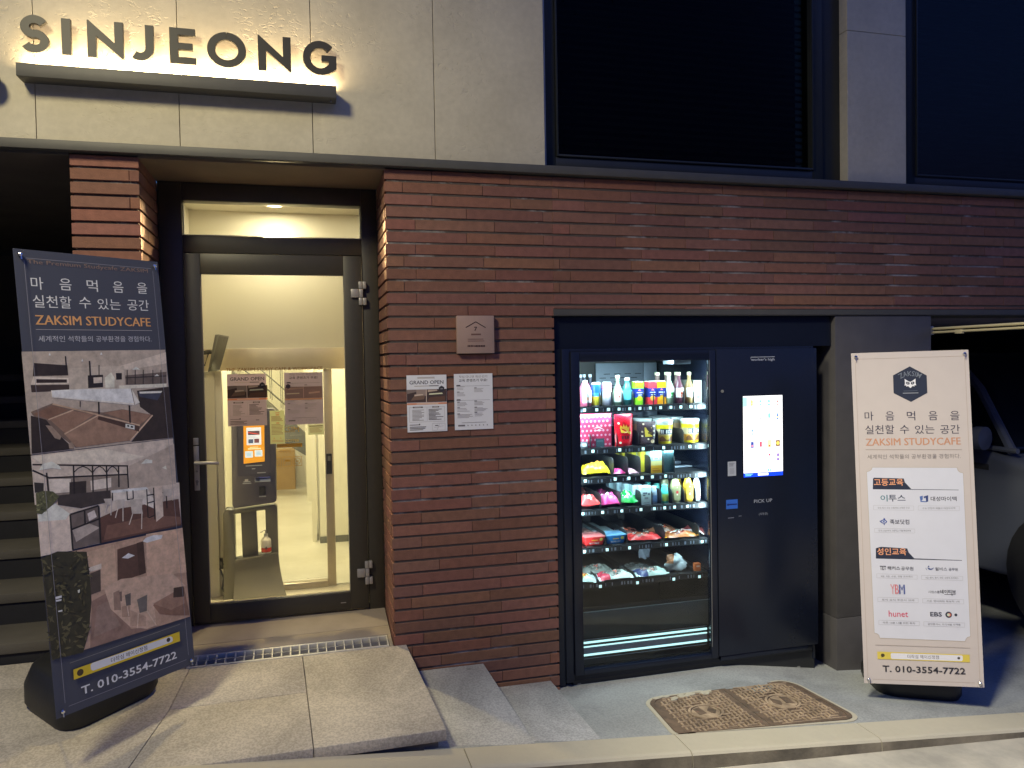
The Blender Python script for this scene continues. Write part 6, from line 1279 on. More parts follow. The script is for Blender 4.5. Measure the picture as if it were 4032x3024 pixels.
 ('P',(58,54,30),[(0.0028,0.4098),(0.0122,0.3951),(0.0117,0.3815),(0.0033,0.3939)]),
 ('P',(100,94,42),[(0.0638,0.3326),(0.0769,0.3466),(0.0942,0.348),(0.0837,0.3344)]),
 ('P',(104,96,46),[(0.0946,0.5483),(0.1019,0.5559),(0.1119,0.5561),(0.1053,0.5497)]),
 ('P',(62,58,30),[(0.0338,0.5657),(0.0271,0.5548),(0.0167,0.5522),(0.022,0.5614)]),
 ('P',(104,96,46),[(0.0384,0.4091),(0.0537,0.4005),(0.0616,0.3868),(0.0479,0.3936)]),
 ('P',(104,96,46),[(0.1242,0.4932),(0.1177,0.4807),(0.106,0.477),(0.111,0.4879)]),
 ('P',(100,94,42),[(0.0239,0.3618),(0.0085,0.3739),(0.0016,0.3891),(0.0154,0.3803)]),
 ('P',(104,96,46),[(0.0612,0.4043),(0.0713,0.4074),(0.0801,0.4034),(0.072,0.4005)]),
 ('P',(96,88,36),[(0.0266,0.3067),(0.0111,0.2973),(-0.0056,0.3009),(0.0066,0.31)]),
 ('P',(96,88,36),[(0.1654,0.5566),(0.1645,0.5389),(0.1547,0.529),(0.1547,0.5441)]),
 ('P',(62,58,30),[(0.0852,0.4087),(0.0728,0.4096),(0.0631,0.4178),(0.0741,0.4173)]),
 ('P',(104,96,46),[(0.1453,0.2959),(0.1291,0.3113),(0.124,0.3293),(0.1384,0.3166)]),
 ('P',(100,94,42),[(0.1577,0.577),(0.1368,0.5861),(0.1263,0.6036),(0.1439,0.5968)]),
 ('P',(96,88,36),[(0.0434,0.3145),(0.0532,0.316),(0.0612,0.3108),(0.0533,0.3093)]),
 ('P',(84,76,30),[(0.042,0.2917),(0.0478,0.2778),(0.0461,0.2664),(0.0401,0.2784)]),
 ('P',(62,58,30),[(0.0948,0.3836),(0.1076,0.3926),(0.1222,0.3903),(0.1113,0.382)]),
 ('P',(62,58,30),[(0.1028,0.4278),(0.1105,0.4311),(0.1189,0.428),(0.1119,0.4246)]),
 ('P',(100,94,42),[(0.0401,0.4784),(0.056,0.476),(0.0674,0.4655),(0.0532,0.4667)]),
 ('P',(100,94,42),[(0.0433,0.4861),(0.0371,0.4732),(0.0252,0.4693),(0.0301,0.4811)]),
 ('P',(96,88,36),[(0.0247,0.5567),(0.0317,0.5636),(0.0407,0.564),(0.035,0.5574)]),
 ('P',(96,88,36),[(-0.0042,0.3876),(0.0044,0.3922),(0.0136,0.3894),(0.0063,0.3851)]),
 ('P',(100,94,42),[(0.0769,0.4843),(0.0596,0.487),(0.0477,0.4989),(0.0624,0.4969)]),
 ('P',(100,94,42),[(0.0766,0.4515),(0.0566,0.4544),(0.0423,0.4678),(0.0596,0.4663)]),
 ('P',(96,88,36),[(0.0338,0.4589),(0.0267,0.4715),(0.0277,0.4825),(0.0338,0.4722)]),
 ('P',(62,58,30),[(0.073,0.5638),(0.0559,0.5688),(0.0448,0.5815),(0.06,0.5785)]),
 ('P',(62,58,30),[(0.0796,0.3834),(0.0667,0.3853),(0.0577,0.394),(0.0686,0.3928)]),
 ('P',(104,96,46),[(0.0477,0.5995),(0.0559,0.6042),(0.0642,0.6029),(0.0573,0.5985)]),
 ('P',(58,54,30),[(0.0188,0.5615),(0.0101,0.5631),(0.0038,0.5693),(0.0119,0.5686)]),
 ('P',(62,58,30),[(0.0949,0.4868),(0.0827,0.4753),(0.0676,0.4748),(0.077,0.4856)]),
 ('P',(62,58,30),[(0.1219,0.2259),(0.1135,0.2227),(0.1056,0.2253),(0.112,0.2286)]),
 ('P',(100,94,42),[(0.0993,0.3383),(0.1126,0.3518),(0.1302,0.3525),(0.1195,0.3395)]),
 ('P',(58,54,30),[(0.1435,0.5483),(0.1511,0.5573),(0.1629,0.5586),(0.1559,0.55)]),
 ('P',(84,76,30),[(0.1385,0.4504),(0.1321,0.4324),(0.118,0.4255),(0.1228,0.4412)]),
 ('P',(84,76,30),[(0.1445,0.3749),(0.1343,0.3683),(0.1224,0.3706),(0.1311,0.3768)]),
 ('P',(100,94,42),[(0.0615,0.4504),(0.0681,0.4378),(0.0664,0.4262),(0.0603,0.4374)]),
 ('P',(84,76,30),[(0.0785,0.3139),(0.0665,0.3044),(0.0517,0.3065),(0.0616,0.3153)]),
 ('P',(96,88,36),[(0.0044,0.5836),(0.0083,0.5642),(0.0015,0.5508),(-0.0026,0.5677)]),
 ('P',(58,54,30),[(0.1222,0.3176),(0.1114,0.3244),(0.1063,0.3348),(0.1159,0.3291)]),
 ('P',(100,94,42),[(0.1437,0.3299),(0.1355,0.3297),(0.1279,0.3349),(0.1354,0.3353)]),
 ('P',(96,88,36),[(0.0481,0.2231),(0.0342,0.2339),(0.0284,0.2479),(0.0404,0.2391)]),
 ('P',(100,94,42),[(0.0549,0.2701),(0.0474,0.2873),(0.05,0.3017),(0.0571,0.2867)]),
 ('P',(62,58,30),[(0.1773,0.5364),(0.1675,0.534),(0.159,0.5389),(0.1674,0.5409)]),
 ('P',(104,96,46),[(0.1599,0.5119),(0.1746,0.5067),(0.1826,0.4956),(0.1705,0.4995)]),
 ('P',(104,96,46),[(0.0301,0.2811),(0.0307,0.2663),(0.0229,0.2577),(0.0221,0.2705)]),
 ('P',(58,54,30),[(0.1517,0.5634),(0.1629,0.5668),(0.1729,0.563),(0.1637,0.5597)]),
 ('P',(62,58,30),[(0.0919,0.3662),(0.0946,0.3452),(0.0861,0.3317),(0.0831,0.3501)]),
 ('P',(104,96,46),[(0.0523,0.3636),(0.0531,0.3507),(0.0466,0.3428),(0.0457,0.3544)]),
 ('P',(62,58,30),[(0.0726,0.458),(0.0646,0.4636),(0.0621,0.4716),(0.0688,0.4664)]),
 ('P',(96,88,36),[(0.1228,0.5657),(0.128,0.5787),(0.14,0.584),(0.1355,0.5721)]),
 ('P',(96,88,36),[(0.1331,0.3039),(0.142,0.3188),(0.1573,0.3216),(0.1499,0.3081)]),
 ('P',(62,58,30),[(0.0906,0.5116),(0.0996,0.5302),(0.1154,0.5363),(0.1092,0.5195)]),
 ('P',(58,54,30),[(0.0264,0.4398),(0.0244,0.453),(0.029,0.4622),(0.0312,0.451)]),
 ('P',(104,96,46),[(0.1593,0.3052),(0.1481,0.2888),(0.1302,0.2864),(0.1397,0.3011)]),
 ('P',(100,94,42),[(0.0662,0.3372),(0.0612,0.3254),(0.0512,0.322),(0.0554,0.3327)]),
 ('P',(96,88,36),[(0.0445,0.2982),(0.0586,0.3103),(0.0761,0.3086),(0.0646,0.2976)]),
 ('P',(58,54,30),[(0.0227,0.2412),(0.0172,0.2511),(0.0173,0.2596),(0.0223,0.2519)]),
 ('P',(100,94,42),[(0.0216,0.4214),(0.0075,0.4268),(-0.0004,0.4377),(0.0113,0.4343)]),
 ('P',(58,54,30),[(0.1159,0.49),(0.1265,0.496),(0.1378,0.4937),(0.1291,0.4878)]),
 ('P',(84,76,30),[(0.0149,0.3046),(0.0046,0.3159),(0.0019,0.3286),(0.0112,0.3197)]),
 ('P',(62,58,30),[(0.057,0.5378),(0.0748,0.5406),(0.0899,0.5327),(0.0751,0.5291)]),
 ('P',(84,76,30),[(0.1533,0.4333),(0.1441,0.4448),(0.1425,0.4568),(0.1512,0.4469)]),
 ('P',(62,58,30),[(0.0046,0.2389),(0.0048,0.2481),(0.0097,0.253),(0.0096,0.2451)]),
 ('P',(104,96,46),[(0.1294,0.256),(0.1305,0.2679),(0.1372,0.2746),(0.1369,0.2638)]),
 ('P',(100,94,42),[(0.0807,0.3885),(0.0748,0.3963),(0.0737,0.4053),(0.0796,0.3982)]),
 ('P',(84,76,30),[(0.0207,0.2267),(0.0276,0.2389),(0.0394,0.2414),(0.0339,0.2307)]),
 ('P',(96,88,36),[(0.0793,0.4742),(0.064,0.4784),(0.0546,0.4897),(0.0674,0.4869)]),
 ('P',(58,54,30),[(0.0676,0.5257),(0.0775,0.5123),(0.0776,0.4989),(0.0688,0.51)]),
 ('P',(58,54,30),[(0.0329,0.6057),(0.0458,0.6139),(0.0598,0.6119),(0.0488,0.6045)]),
 ('P',(58,54,30),[(-0.011,0.3387),(0.0078,0.3306),(0.019,0.3145),(0.0024,0.3205)]),
 ('P',(104,96,46),[(0.0933,0.2869),(0.1119,0.2856),(0.127,0.2739),(0.1102,0.2746)]),
 ('P',(104,96,46),[(0.0668,0.4234),(0.0709,0.4035),(0.0631,0.3891),(0.0595,0.4068)]),
 ('P',(96,88,36),[(0.0741,0.4743),(0.0844,0.4654),(0.0873,0.4538),(0.0782,0.4618)]),
 ('P',(62,58,30),[(0.0768,0.4393),(0.0825,0.4518),(0.0935,0.4562),(0.0891,0.4446)]),
 ('P',(104,96,46),[(0.0529,0.2194),(0.0442,0.2305),(0.0427,0.2423),(0.0509,0.2328)]),
 ('P',(62,58,30),[(0.0179,0.4515),(0.0288,0.4457),(0.0343,0.4355),(0.0245,0.4403)]),
 ('P',(58,54,30),[(0.0744,0.391),(0.0857,0.3924),(0.0957,0.386),(0.0857,0.385)]),
 ('P',(96,88,36),[(0.1202,0.4936),(0.1287,0.4981),(0.1373,0.4958),(0.1301,0.4916)]),
 ('P',(100,94,42),[(0.0754,0.2511),(0.0607,0.2474),(0.0469,0.2535),(0.0597,0.2578)]),
 ('P',(84,76,30),[(0.0358,0.5021),(0.0504,0.4855),(0.0533,0.4674),(0.0403,0.481)]),
 ('P',(62,58,30),[(0.0655,0.5162),(0.0479,0.5082),(0.0311,0.5134),(0.0452,0.5209)]),
 ('P',(84,76,30),[(0.103,0.3784),(0.0893,0.3812),(0.0796,0.3908),(0.0919,0.3885)]),
 ('P',(58,54,30),[(0.0461,0.538),(0.032,0.5449),(0.0241,0.5569),(0.037,0.5516)]),
 ('P',(62,58,30),[(0.1221,0.5726),(0.1151,0.5547),(0.1011,0.5473),(0.1059,0.5631)]),
 ('P',(84,76,30),[(0.0652,0.5062),(0.076,0.5027),(0.0824,0.4942),(0.0728,0.4968)]),
 ('P',(58,54,30),[(0.1766,0.5213),(0.1599,0.5194),(0.1457,0.5279),(0.1603,0.5303)]),
 ('P',(100,94,42),[(0.0047,0.3671),(0.0074,0.3834),(0.0176,0.3915),(0.0157,0.3769)]),
 ('P',(84,76,30),[(0.1745,0.5799),(0.1595,0.5745),(0.1464,0.5797),(0.1584,0.5844)]),
 ('P',(96,88,36),[(0.13,0.4167),(0.1241,0.4258),(0.1248,0.4338),(0.1295,0.4263)]),
 ('P',(104,96,46),[(0.0266,0.5635),(0.016,0.5728),(0.0126,0.5842),(0.0221,0.5766)]),
 ('P',(84,76,30),[(0.0257,0.5605),(0.0091,0.5509),(-0.0088,0.5548),(0.0052,0.5637)]),
 ('P',(58,54,30),[(0.0452,0.485),(0.0325,0.4798),(0.0202,0.4839),(0.0308,0.4889)]),
 ('P',(84,76,30),[(0.1391,0.4195),(0.143,0.4033),(0.1385,0.391),(0.1337,0.4054)]),
 ('P',(104,96,46),[(0.0753,0.4304),(0.0895,0.4269),(0.0992,0.4174),(0.0868,0.419)]),
 ('P',(58,54,30),[(0.0707,0.4732),(0.0728,0.4599),(0.068,0.4512),(0.0658,0.4625)]),
 ('P',(100,94,42),[(0.1675,0.5264),(0.1498,0.5206),(0.1327,0.5271),(0.1482,0.5327)]),
 ('P',(96,88,36),[(0.0364,0.273),(0.0234,0.2853),(0.0196,0.2998),(0.0309,0.2901)]),
 ('P',(225,222,210),[(0.0338,0.4582),(0.0569,0.4577),(0.0562,0.4492),(0.0342,0.4488)]),
 ('P',(225,222,210),[(0.034,0.4462),(0.0557,0.444),(0.0538,0.4379),(0.0347,0.4394)]),
 ('P',(210,206,190),[(0.0378,0.4033),(0.0546,0.403),(0.054,0.3965),(0.0399,0.398)]),
 ('P',(200,196,180),[(0.1186,0.4607),(0.1274,0.4617),(0.1248,0.4488),(0.1189,0.4504)]),
 ('L',(120,118,120),0.002,[(0.0642,0.1927),(0.5406,0.1946)]),
 ('P',(206,164,40),[(0.0747,0.1635),(0.5341,0.1641),(0.5332,0.1227),(0.0731,0.1245)]),
 ('P',(222,216,224),[(0.1488,0.1633),(0.4909,0.1577),(0.4991,0.149),(0.4994,0.1354),(0.4924,0.1317),(0.1493,0.1323),(0.1411,0.14),(0.1415,0.1584)]),
 ('T', (50, 44, 42), '더작심 헤이신정점', 0.3, 0.2236, 0.1368, 0.3804, 0.1557),
 ('T', (228, 222, 226), 'T. 010-3554-7722', 1.2, 0.0971, 0.0552, 0.5106, 0.088),
 ('P',(62,50,30),[(0.1125,0.1437),(0.1112,0.1493),(0.1076,0.1539),(0.1024,0.1564),(0.0966,0.1564),(0.0914,0.1539),(0.0878,0.1493),(0.0865,0.1437),(0.0878,0.1381),(0.0914,0.1335),(0.0966,0.131),(0.1024,0.131),(0.1076,0.1335),(0.1112,0.1381)]),
 ('P',(52,46,44),[(0.488,0.1459),(0.4871,0.1498),(0.4846,0.1529),(0.481,0.1547),(0.477,0.1547),(0.4734,0.1529),(0.4709,0.1498),(0.47,0.1459),(0.4709,0.142),(0.4734,0.1389),(0.477,0.1371),(0.481,0.1371),(0.4846,0.1389),(0.4871,0.142)]),
 ('P',(62,50,30),[(0.0925,0.1408),(0.1004,0.1393),(0.0949,0.1305)]),
]
ART_RIGHT=[
 ('P',(42,48,66),[(0.3007,1.7183),(0.3847,1.6661),(0.3844,1.5703),(0.299,1.5234),(0.212,1.5732),(0.2128,1.671)]),
 ('T', (52, 50, 72), '마', 0, 0.0575, 1.4257, 0.1032, 1.475),
 ('T', (52, 50, 72), '음', 0, 0.1651, 1.4244, 0.2104, 1.4742),
 ('T', (52, 50, 72), '먹', 0, 0.2749, 1.4224, 0.3173, 1.4719),
 ('T', (52, 50, 72), '음', 0, 0.3845, 1.4216, 0.4302, 1.471),
 ('T', (52, 50, 72), '을', 0, 0.4936, 1.4196, 0.5407, 1.4699),
 ('T', (52, 50, 72), '실천할', 0, 0.0578, 1.3507, 0.2074, 1.3999),
 ('T', (52, 50, 72), '수', 0, 0.2363, 1.35, 0.2832, 1.3977),
 ('T', (52, 50, 72), '있는', 0, 0.3131, 1.3484, 0.4117, 1.3959),
 ('T', (52, 50, 72), '공간', 0, 0.4406, 1.3464, 0.5388, 1.3949),
 ('T', (196, 142, 112), 'ZAKSIM STUDYCAFE', 1.2, 0.0586, 1.2874, 0.5398, 1.3264),
 ('L',(150,134,122),0.002,[(0.0558,1.2657),(0.5442,1.2597)]),
 ('T', (130, 122, 120), '세계적인 석학들의 공부환경을 경험하다.', 0, 0.0627, 1.2134, 0.5366, 1.2384),
 ('P',(176,160,140),[(0.085,1.17),(0.5163,1.1651),(0.5217,1.1485),(0.5317,1.1392),(0.5467,1.1352),(0.5447,0.2646),(0.5292,0.2597),(0.5208,0.2481),(0.5172,0.2373),(0.0875,0.2424),(0.0842,0.2573),(0.0736,0.2662),(0.0606,0.2693),(0.0549,1.1454),(0.0703,1.15),(0.0808,1.1586)]),
 ('P',(208,208,218),[(0.0868,1.1679),(0.5144,1.1631),(0.5198,1.1466),(0.5297,1.1373),(0.5448,1.1332),(0.5429,0.2663),(0.5277,0.2613),(0.5193,0.2498),(0.5157,0.2396),(0.0892,0.2449),(0.0859,0.259),(0.0753,0.268),(0.0626,0.2711),(0.0567,1.1434),(0.0721,1.1479),(0.0826,1.1566)]),
 ('P',(42,48,66),[(0.0876,1.1063),(0.0928,1.1116),(0.2446,1.1067),(0.25,1.0854),(0.2815,1.0487),(0.5184,1.0446),(0.5183,1.042),(0.0841,1.0487)]),
 ('T', (236, 160, 118), '고등교육', 1.2, 0.0911, 1.0671, 0.2418, 1.1059),
 ('P',(42,48,66),[(0.0873,0.7283),(0.114,0.7361),(0.2475,0.7281),(0.2537,0.7068),(0.2806,0.6754),(0.519,0.6685),(0.5189,0.6656),(0.0851,0.672)]),
 ('T', (236, 160, 118), '성인교육', 1.2, 0.093, 0.6914, 0.2417, 0.7298),
 ('T', (70, 120, 130), '이', 1, 0.1212, 0.9819, 0.1583, 1.0179),
 ('T', (62, 70, 90), '투스', 1, 0.1633, 0.9818, 0.2495, 1.0178),
 ('P',(82,108,168),[(0.3214,1.0082),(0.3377,1.0134),(0.3368,0.9923),(0.3253,0.9824)]),
 ('P',(50,66,118),[(0.3412,1.0081),(0.365,1.016),(0.3636,0.9817),(0.3529,0.9777),(0.3521,1.0022),(0.3433,0.9989)]),
 ('P',(82,108,168),[(0.3254,0.9857),(0.3531,0.983),(0.3529,0.9777),(0.3239,0.9791)]),
 ('T', (46, 46, 56), '대성마이맥', 1, 0.3766, 0.9836, 0.5066, 1.0086),
 ('L',(176,174,178),0.0012,[(0.0845,0.9611),(0.2897,0.9576)]),
 ('L',(176,174,178),0.0012,[(0.0835,0.937),(0.2887,0.9337)]),
 ('L',(176,174,178),0.0012,[(0.0845,0.9611),(0.0835,0.937)]),
 ('L',(176,174,178),0.0012,[(0.2897,0.9576),(0.2887,0.9337)]),
 ('T', (128, 126, 130), '국내 최다 수능 수험생의 선택한 인강', 0, 0.1044, 0.9413, 0.2686, 0.9526),
 ('L',(176,174,178),0.0012,[(0.3122,0.959),(0.5182,0.9562)]),
 ('L',(176,174,178),0.0012,[(0.3112,0.9351),(0.5172,0.9325)]),
 ('L',(176,174,178),0.0012,[(0.3122,0.959),(0.3112,0.9351)]),
 ('L',(176,174,178),0.0012,[(0.5182,0.9562),(0.5172,0.9325)]),
 ('T', (128, 126, 130), '수능 만점자 배출의 대성마이맥', 0, 0.3322, 0.9397, 0.497, 0.951),
 ('L',(176,174,178),0.0012,[(0.0849,0.8359),(0.2898,0.8335)]),
 ('L',(176,174,178),0.0012,[(0.084,0.8138),(0.2889,0.8115)]),
 ('L',(176,174,178),0.0012,[(0.0849,0.8359),(0.084,0.8138)]),
 ('L',(176,174,178),0.0012,[(0.2898,0.8335),(0.2889,0.8115)]),
 ('T', (128, 126, 130), '전국 2,000여개 고등학교 기출/예상문제', 0, 0.1049, 0.8182, 0.2688, 0.8286),
 ('L',(176,174,178),0.0012,[(0.0863,0.5902),(0.2916,0.5858)]),
 ('L',(176,174,178),0.0012,[(0.0855,0.5682),(0.2907,0.564)]),
 ('L',(176,174,178),0.0012,[(0.0863,0.5902),(0.0855,0.5682)]),
 ('L',(176,174,178),0.0012,[(0.2916,0.5858),(0.2907,0.564)]),
 ('T', (128, 126, 130), '9급, 7급, 소방, 경찰 프리패스', 0, 0.1063, 0.5716, 0.2705, 0.5819),
 ('L',(176,174,178),0.0012,[(0.3137,0.585),(0.519,0.5825)]),
 ('L',(176,174,178),0.0012,[(0.3128,0.5632),(0.518,0.5608)]),
 ('L',(176,174,178),0.0012,[(0.3137,0.585),(0.3128,0.5632)]),
 ('L',(176,174,178),0.0012,[(0.519,0.5825),(0.518,0.5608)]),
 ('T', (128, 126, 130), '9급, 행시, 경기, 세무, 소방직 프리패스', 0, 0.3337, 0.5675, 0.4979, 0.5777),
 ('L',(176,174,178),0.0012,[(0.0868,0.4636),(0.2918,0.4608)]),
 ('L',(176,174,178),0.0012,[(0.0859,0.4405),(0.2909,0.4379)]),
 ('L',(176,174,178),0.0012,[(0.0868,0.4636),(0.0859,0.4405)]),
 ('L',(176,174,178),0.0012,[(0.2918,0.4608),(0.2909,0.4379)]),
 ('T', (128, 126, 130), '토익 공식 주관사 교재', 0, 0.1068, 0.445, 0.2708, 0.4558),
 ('L',(176,174,178),0.0012,[(0.3139,0.4607),(0.5178,0.4591)]),
 ('L',(176,174,178),0.0012,[(0.313,0.4378),(0.5169,0.4364)]),
 ('L',(176,174,178),0.0012,[(0.3139,0.4607),(0.313,0.4378)]),
 ('L',(176,174,178),0.0012,[(0.5178,0.4591),(0.5169,0.4364)]),
 ('T', (128, 126, 130), '기초 영어회화 독보적 1위', 0, 0.3337, 0.4428, 0.4969, 0.4535),
 ('L',(176,174,178),0.0012,[(0.0869,0.3402),(0.2922,0.3384)]),
 ('L',(176,174,178),0.0012,[(0.086,0.3171),(0.2912,0.3156)]),
 ('L',(176,174,178),0.0012,[(0.0869,0.3402),(0.086,0.3171)]),
 ('L',(176,174,178),0.0012,[(0.2922,0.3384),(0.2912,0.3156)]),
 ('T', (128, 126, 130), '하루 10분 나를 위한 투자', 0, 0.1069, 0.3221, 0.2711, 0.333),
 ('L',(176,174,178),0.0012,[(0.3142,0.3379),(0.5178,0.3362)]),
 ('L',(176,174,178),0.0012,[(0.3132,0.315),(0.5168,0.3136)]),
 ('L',(176,174,178),0.0012,[(0.3142,0.3379),(0.3132,0.315)]),
 ('L',(176,174,178),0.0012,[(0.5178,0.3362),(0.5168,0.3136)]),
 ('T', (128, 126, 130), '공인중개사, 자기계발 자격증', 0, 0.334, 0.32, 0.4968, 0.3307),
 ('P',(60,80,150),[(0.1501,0.8728),(0.1488,0.8768),(0.1451,0.8802),(0.1396,0.8825),(0.1331,0.8833),(0.1266,0.8825),(0.1211,0.8802),(0.1174,0.8768),(0.1161,0.8728),(0.1174,0.8688),(0.1211,0.8654),(0.1266,0.8631),(0.1332,0.8623),(0.1397,0.8631),(0.1452,0.8654),(0.1488,0.8688)]),
 ('P',(208,208,218),[(0.1441,0.8728),(0.1433,0.8751),(0.1409,0.877),(0.1373,0.8783),(0.1331,0.8788),(0.1289,0.8783),(0.1253,0.877),(0.1229,0.8751),(0.1221,0.8728),(0.1229,0.8705),(0.1253,0.8685),(0.1289,0.8672),(0.1331,0.8668),(0.1373,0.8673),(0.1409,0.8686),(0.1433,0.8705)]),
 ('P',(80,100,168),[(0.1391,0.8728),(0.1386,0.8741),(0.1373,0.8753),(0.1354,0.876),(0.1331,0.8763),(0.1308,0.876),(0.1288,0.8753),(0.1276,0.8741),(0.1271,0.8728),(0.1276,0.8715),(0.1289,0.8703),(0.1308,0.8696),(0.1331,0.8693),(0.1354,0.8696),(0.1374,0.8703),(0.1387,0.8715)]),
 ('P',(60,80,150),[(0.1102,0.8757),(0.1207,0.8792),(0.1181,0.8687)]),
 ('P',(60,80,150),[(0.1345,0.8932),(0.1409,0.8886),(0.1417,0.8816),(0.1308,0.8827)]),
 ('P',(60,80,150),[(0.131,0.8594),(0.1398,0.8618),(0.1351,0.8525)]),
 ('T', (70, 70, 84), '족보닷컴', 0.6, 0.1649, 0.8586, 0.2632, 0.8848),
 ('T', (60, 60, 70), 'TET', 1.3, 0.1036, 0.611, 0.1354, 0.633),
 ('T', (46, 46, 56), '해커스', 1, 0.142, 0.6118, 0.2064, 0.632),
 ('T', (72, 72, 82), '공무원', 0.3, 0.2112, 0.6104, 0.2736, 0.6306),
 ('P',(80,92,140),[(0.3434,0.6268),(0.351,0.616),(0.3617,0.6144),(0.3711,0.6191),(0.378,0.6295),(0.3702,0.6237),(0.3593,0.6212),(0.3515,0.6269)]),
 ('P',(80,92,140),[(0.3547,0.6332),(0.3543,0.6349),(0.3532,0.6363),(0.3516,0.6371),(0.3498,0.6371),(0.3482,0.6363),(0.3471,0.6349),(0.3467,0.6332),(0.3471,0.6315),(0.3482,0.6301),(0.3498,0.6293),(0.3516,0.6293),(0.3532,0.6301),(0.3543,0.6315)]),
 ('P',(150,156,176),[(0.3364,0.6267),(0.3429,0.6153),(0.3396,0.6129),(0.3346,0.6209)]),
 ('T', (86, 86, 96), '윌비스', 0.4, 0.3831, 0.6111, 0.4425, 0.6295),
 ('T', (86, 86, 96), '공무원', 0.3, 0.45, 0.6109, 0.4958, 0.6269),
 ('T', (110, 108, 114), '시원스쿨', 0.2, 0.3431, 0.4904, 0.4, 0.5042),
 ('T', (40, 38, 42), '네이티브', 1.3, 0.4031, 0.4895, 0.481, 0.51),
 ('L',(40,38,42),0.002,[(0.4232,0.4851),(0.4792,0.4862)]),
 ('P',(40,38,42),[(0.4563,0.4858),(0.4659,0.4859),(0.4608,0.479)]),
 ('T', (204, 74, 104), 'hunet', 0.3, 0.1385, 0.3602, 0.2364, 0.3936),
 ('T', (46, 48, 66), 'EBS', 1.4, 0.3481, 0.367, 0.4065, 0.3905),
 ('P',(46,50,70),[(0.4565,0.3779),(0.4557,0.383),(0.4533,0.3876),(0.4497,0.3912),(0.4451,0.3936),(0.44,0.3944),(0.4349,0.3936),(0.4303,0.3912),(0.4267,0.3876),(0.4243,0.383),(0.4235,0.3779),(0.4243,0.3728),(0.4267,0.3682),(0.4303,0.3646),(0.4349,0.3622),(0.44,0.3614),(0.4451,0.3622),(0.4497,0.3645),(0.4533,0.3682),(0.4557,0.3728)]),
 ('P',(206,110,84),[(0.4527,0.3774),(0.4518,0.3815),(0.4491,0.3848),(0.4453,0.3867),(0.4411,0.3867),(0.4373,0.3848),(0.4346,0.3815),(0.4337,0.3774),(0.4346,0.3733),(0.4373,0.37),(0.4411,0.3681),(0.4453,0.3681),(0.4491,0.37),(0.4518,0.3733)]),
 ('P',(196,200,180),[(0.4464,0.3773),(0.4457,0.3806),(0.4436,0.3832),(0.4406,0.3846),(0.4372,0.3846),(0.4342,0.3832),(0.4321,0.3806),(0.4314,0.3773),(0.4321,0.374),(0.4342,0.3714),(0.4372,0.37),(0.4406,0.37),(0.4436,0.3714),(0.4457,0.374)]),
 ('P',(46,48,66),[(0.4831,0.3777),(0.4824,0.381),(0.4803,0.3836),(0.4773,0.385),(0.4739,0.385),(0.4709,0.3836),(0.4688,0.381),(0.4681,0.3777),(0.4688,0.3744),(0.4709,0.3718),(0.4739,0.3704),(0.4773,0.3704),(0.4803,0.3718),(0.4824,0.3744)]),
 ('L',(160,146,132),0.0018,[(0.0631,0.2072),(0.54,0.2047)]),
 ('P',(214,192,84),[(0.0721,0.1719),(0.5342,0.1696),(0.5341,0.1291),(0.0722,0.1318)]),
 ('P',(222,220,226),[(0.1461,0.1662),(0.4945,0.165),(0.4996,0.1606),(0.4998,0.1414),(0.4942,0.1345),(0.1459,0.1353),(0.1407,0.1397),(0.1405,0.1615)]),
 ('T', (84, 78, 76), '더작심 헤이신정점', 0.3, 0.2242, 0.1411, 0.382, 0.1605),
 ('P',(72,62,40),[(0.1098,0.1527),(0.1088,0.157),(0.106,0.1605),(0.102,0.1624),(0.0976,0.1624),(0.0936,0.1605),(0.0908,0.157),(0.0898,0.1527),(0.0908,0.1484),(0.0936,0.1449),(0.0976,0.143),(0.102,0.143),(0.106,0.1449),(0.1088,0.1484)]),
 ('P',(72,62,40),[(0.092,0.1485),(0.1018,0.1476),(0.0938,0.1393)]),
 ('P',(72,66,64),[(0.4871,0.1498),(0.4864,0.1528),(0.4845,0.1553),(0.4817,0.1566),(0.4785,0.1566),(0.4757,0.1553),(0.4738,0.1528),(0.4731,0.1498),(0.4738,0.1468),(0.4757,0.1443),(0.4785,0.143),(0.4817,0.143),(0.4845,0.1443),(0.4864,0.1468)]),
 ('T', (44, 42, 50), 'T. 010-3554-7722', 1.2, 0.0957, 0.0645, 0.5102, 0.099),
]
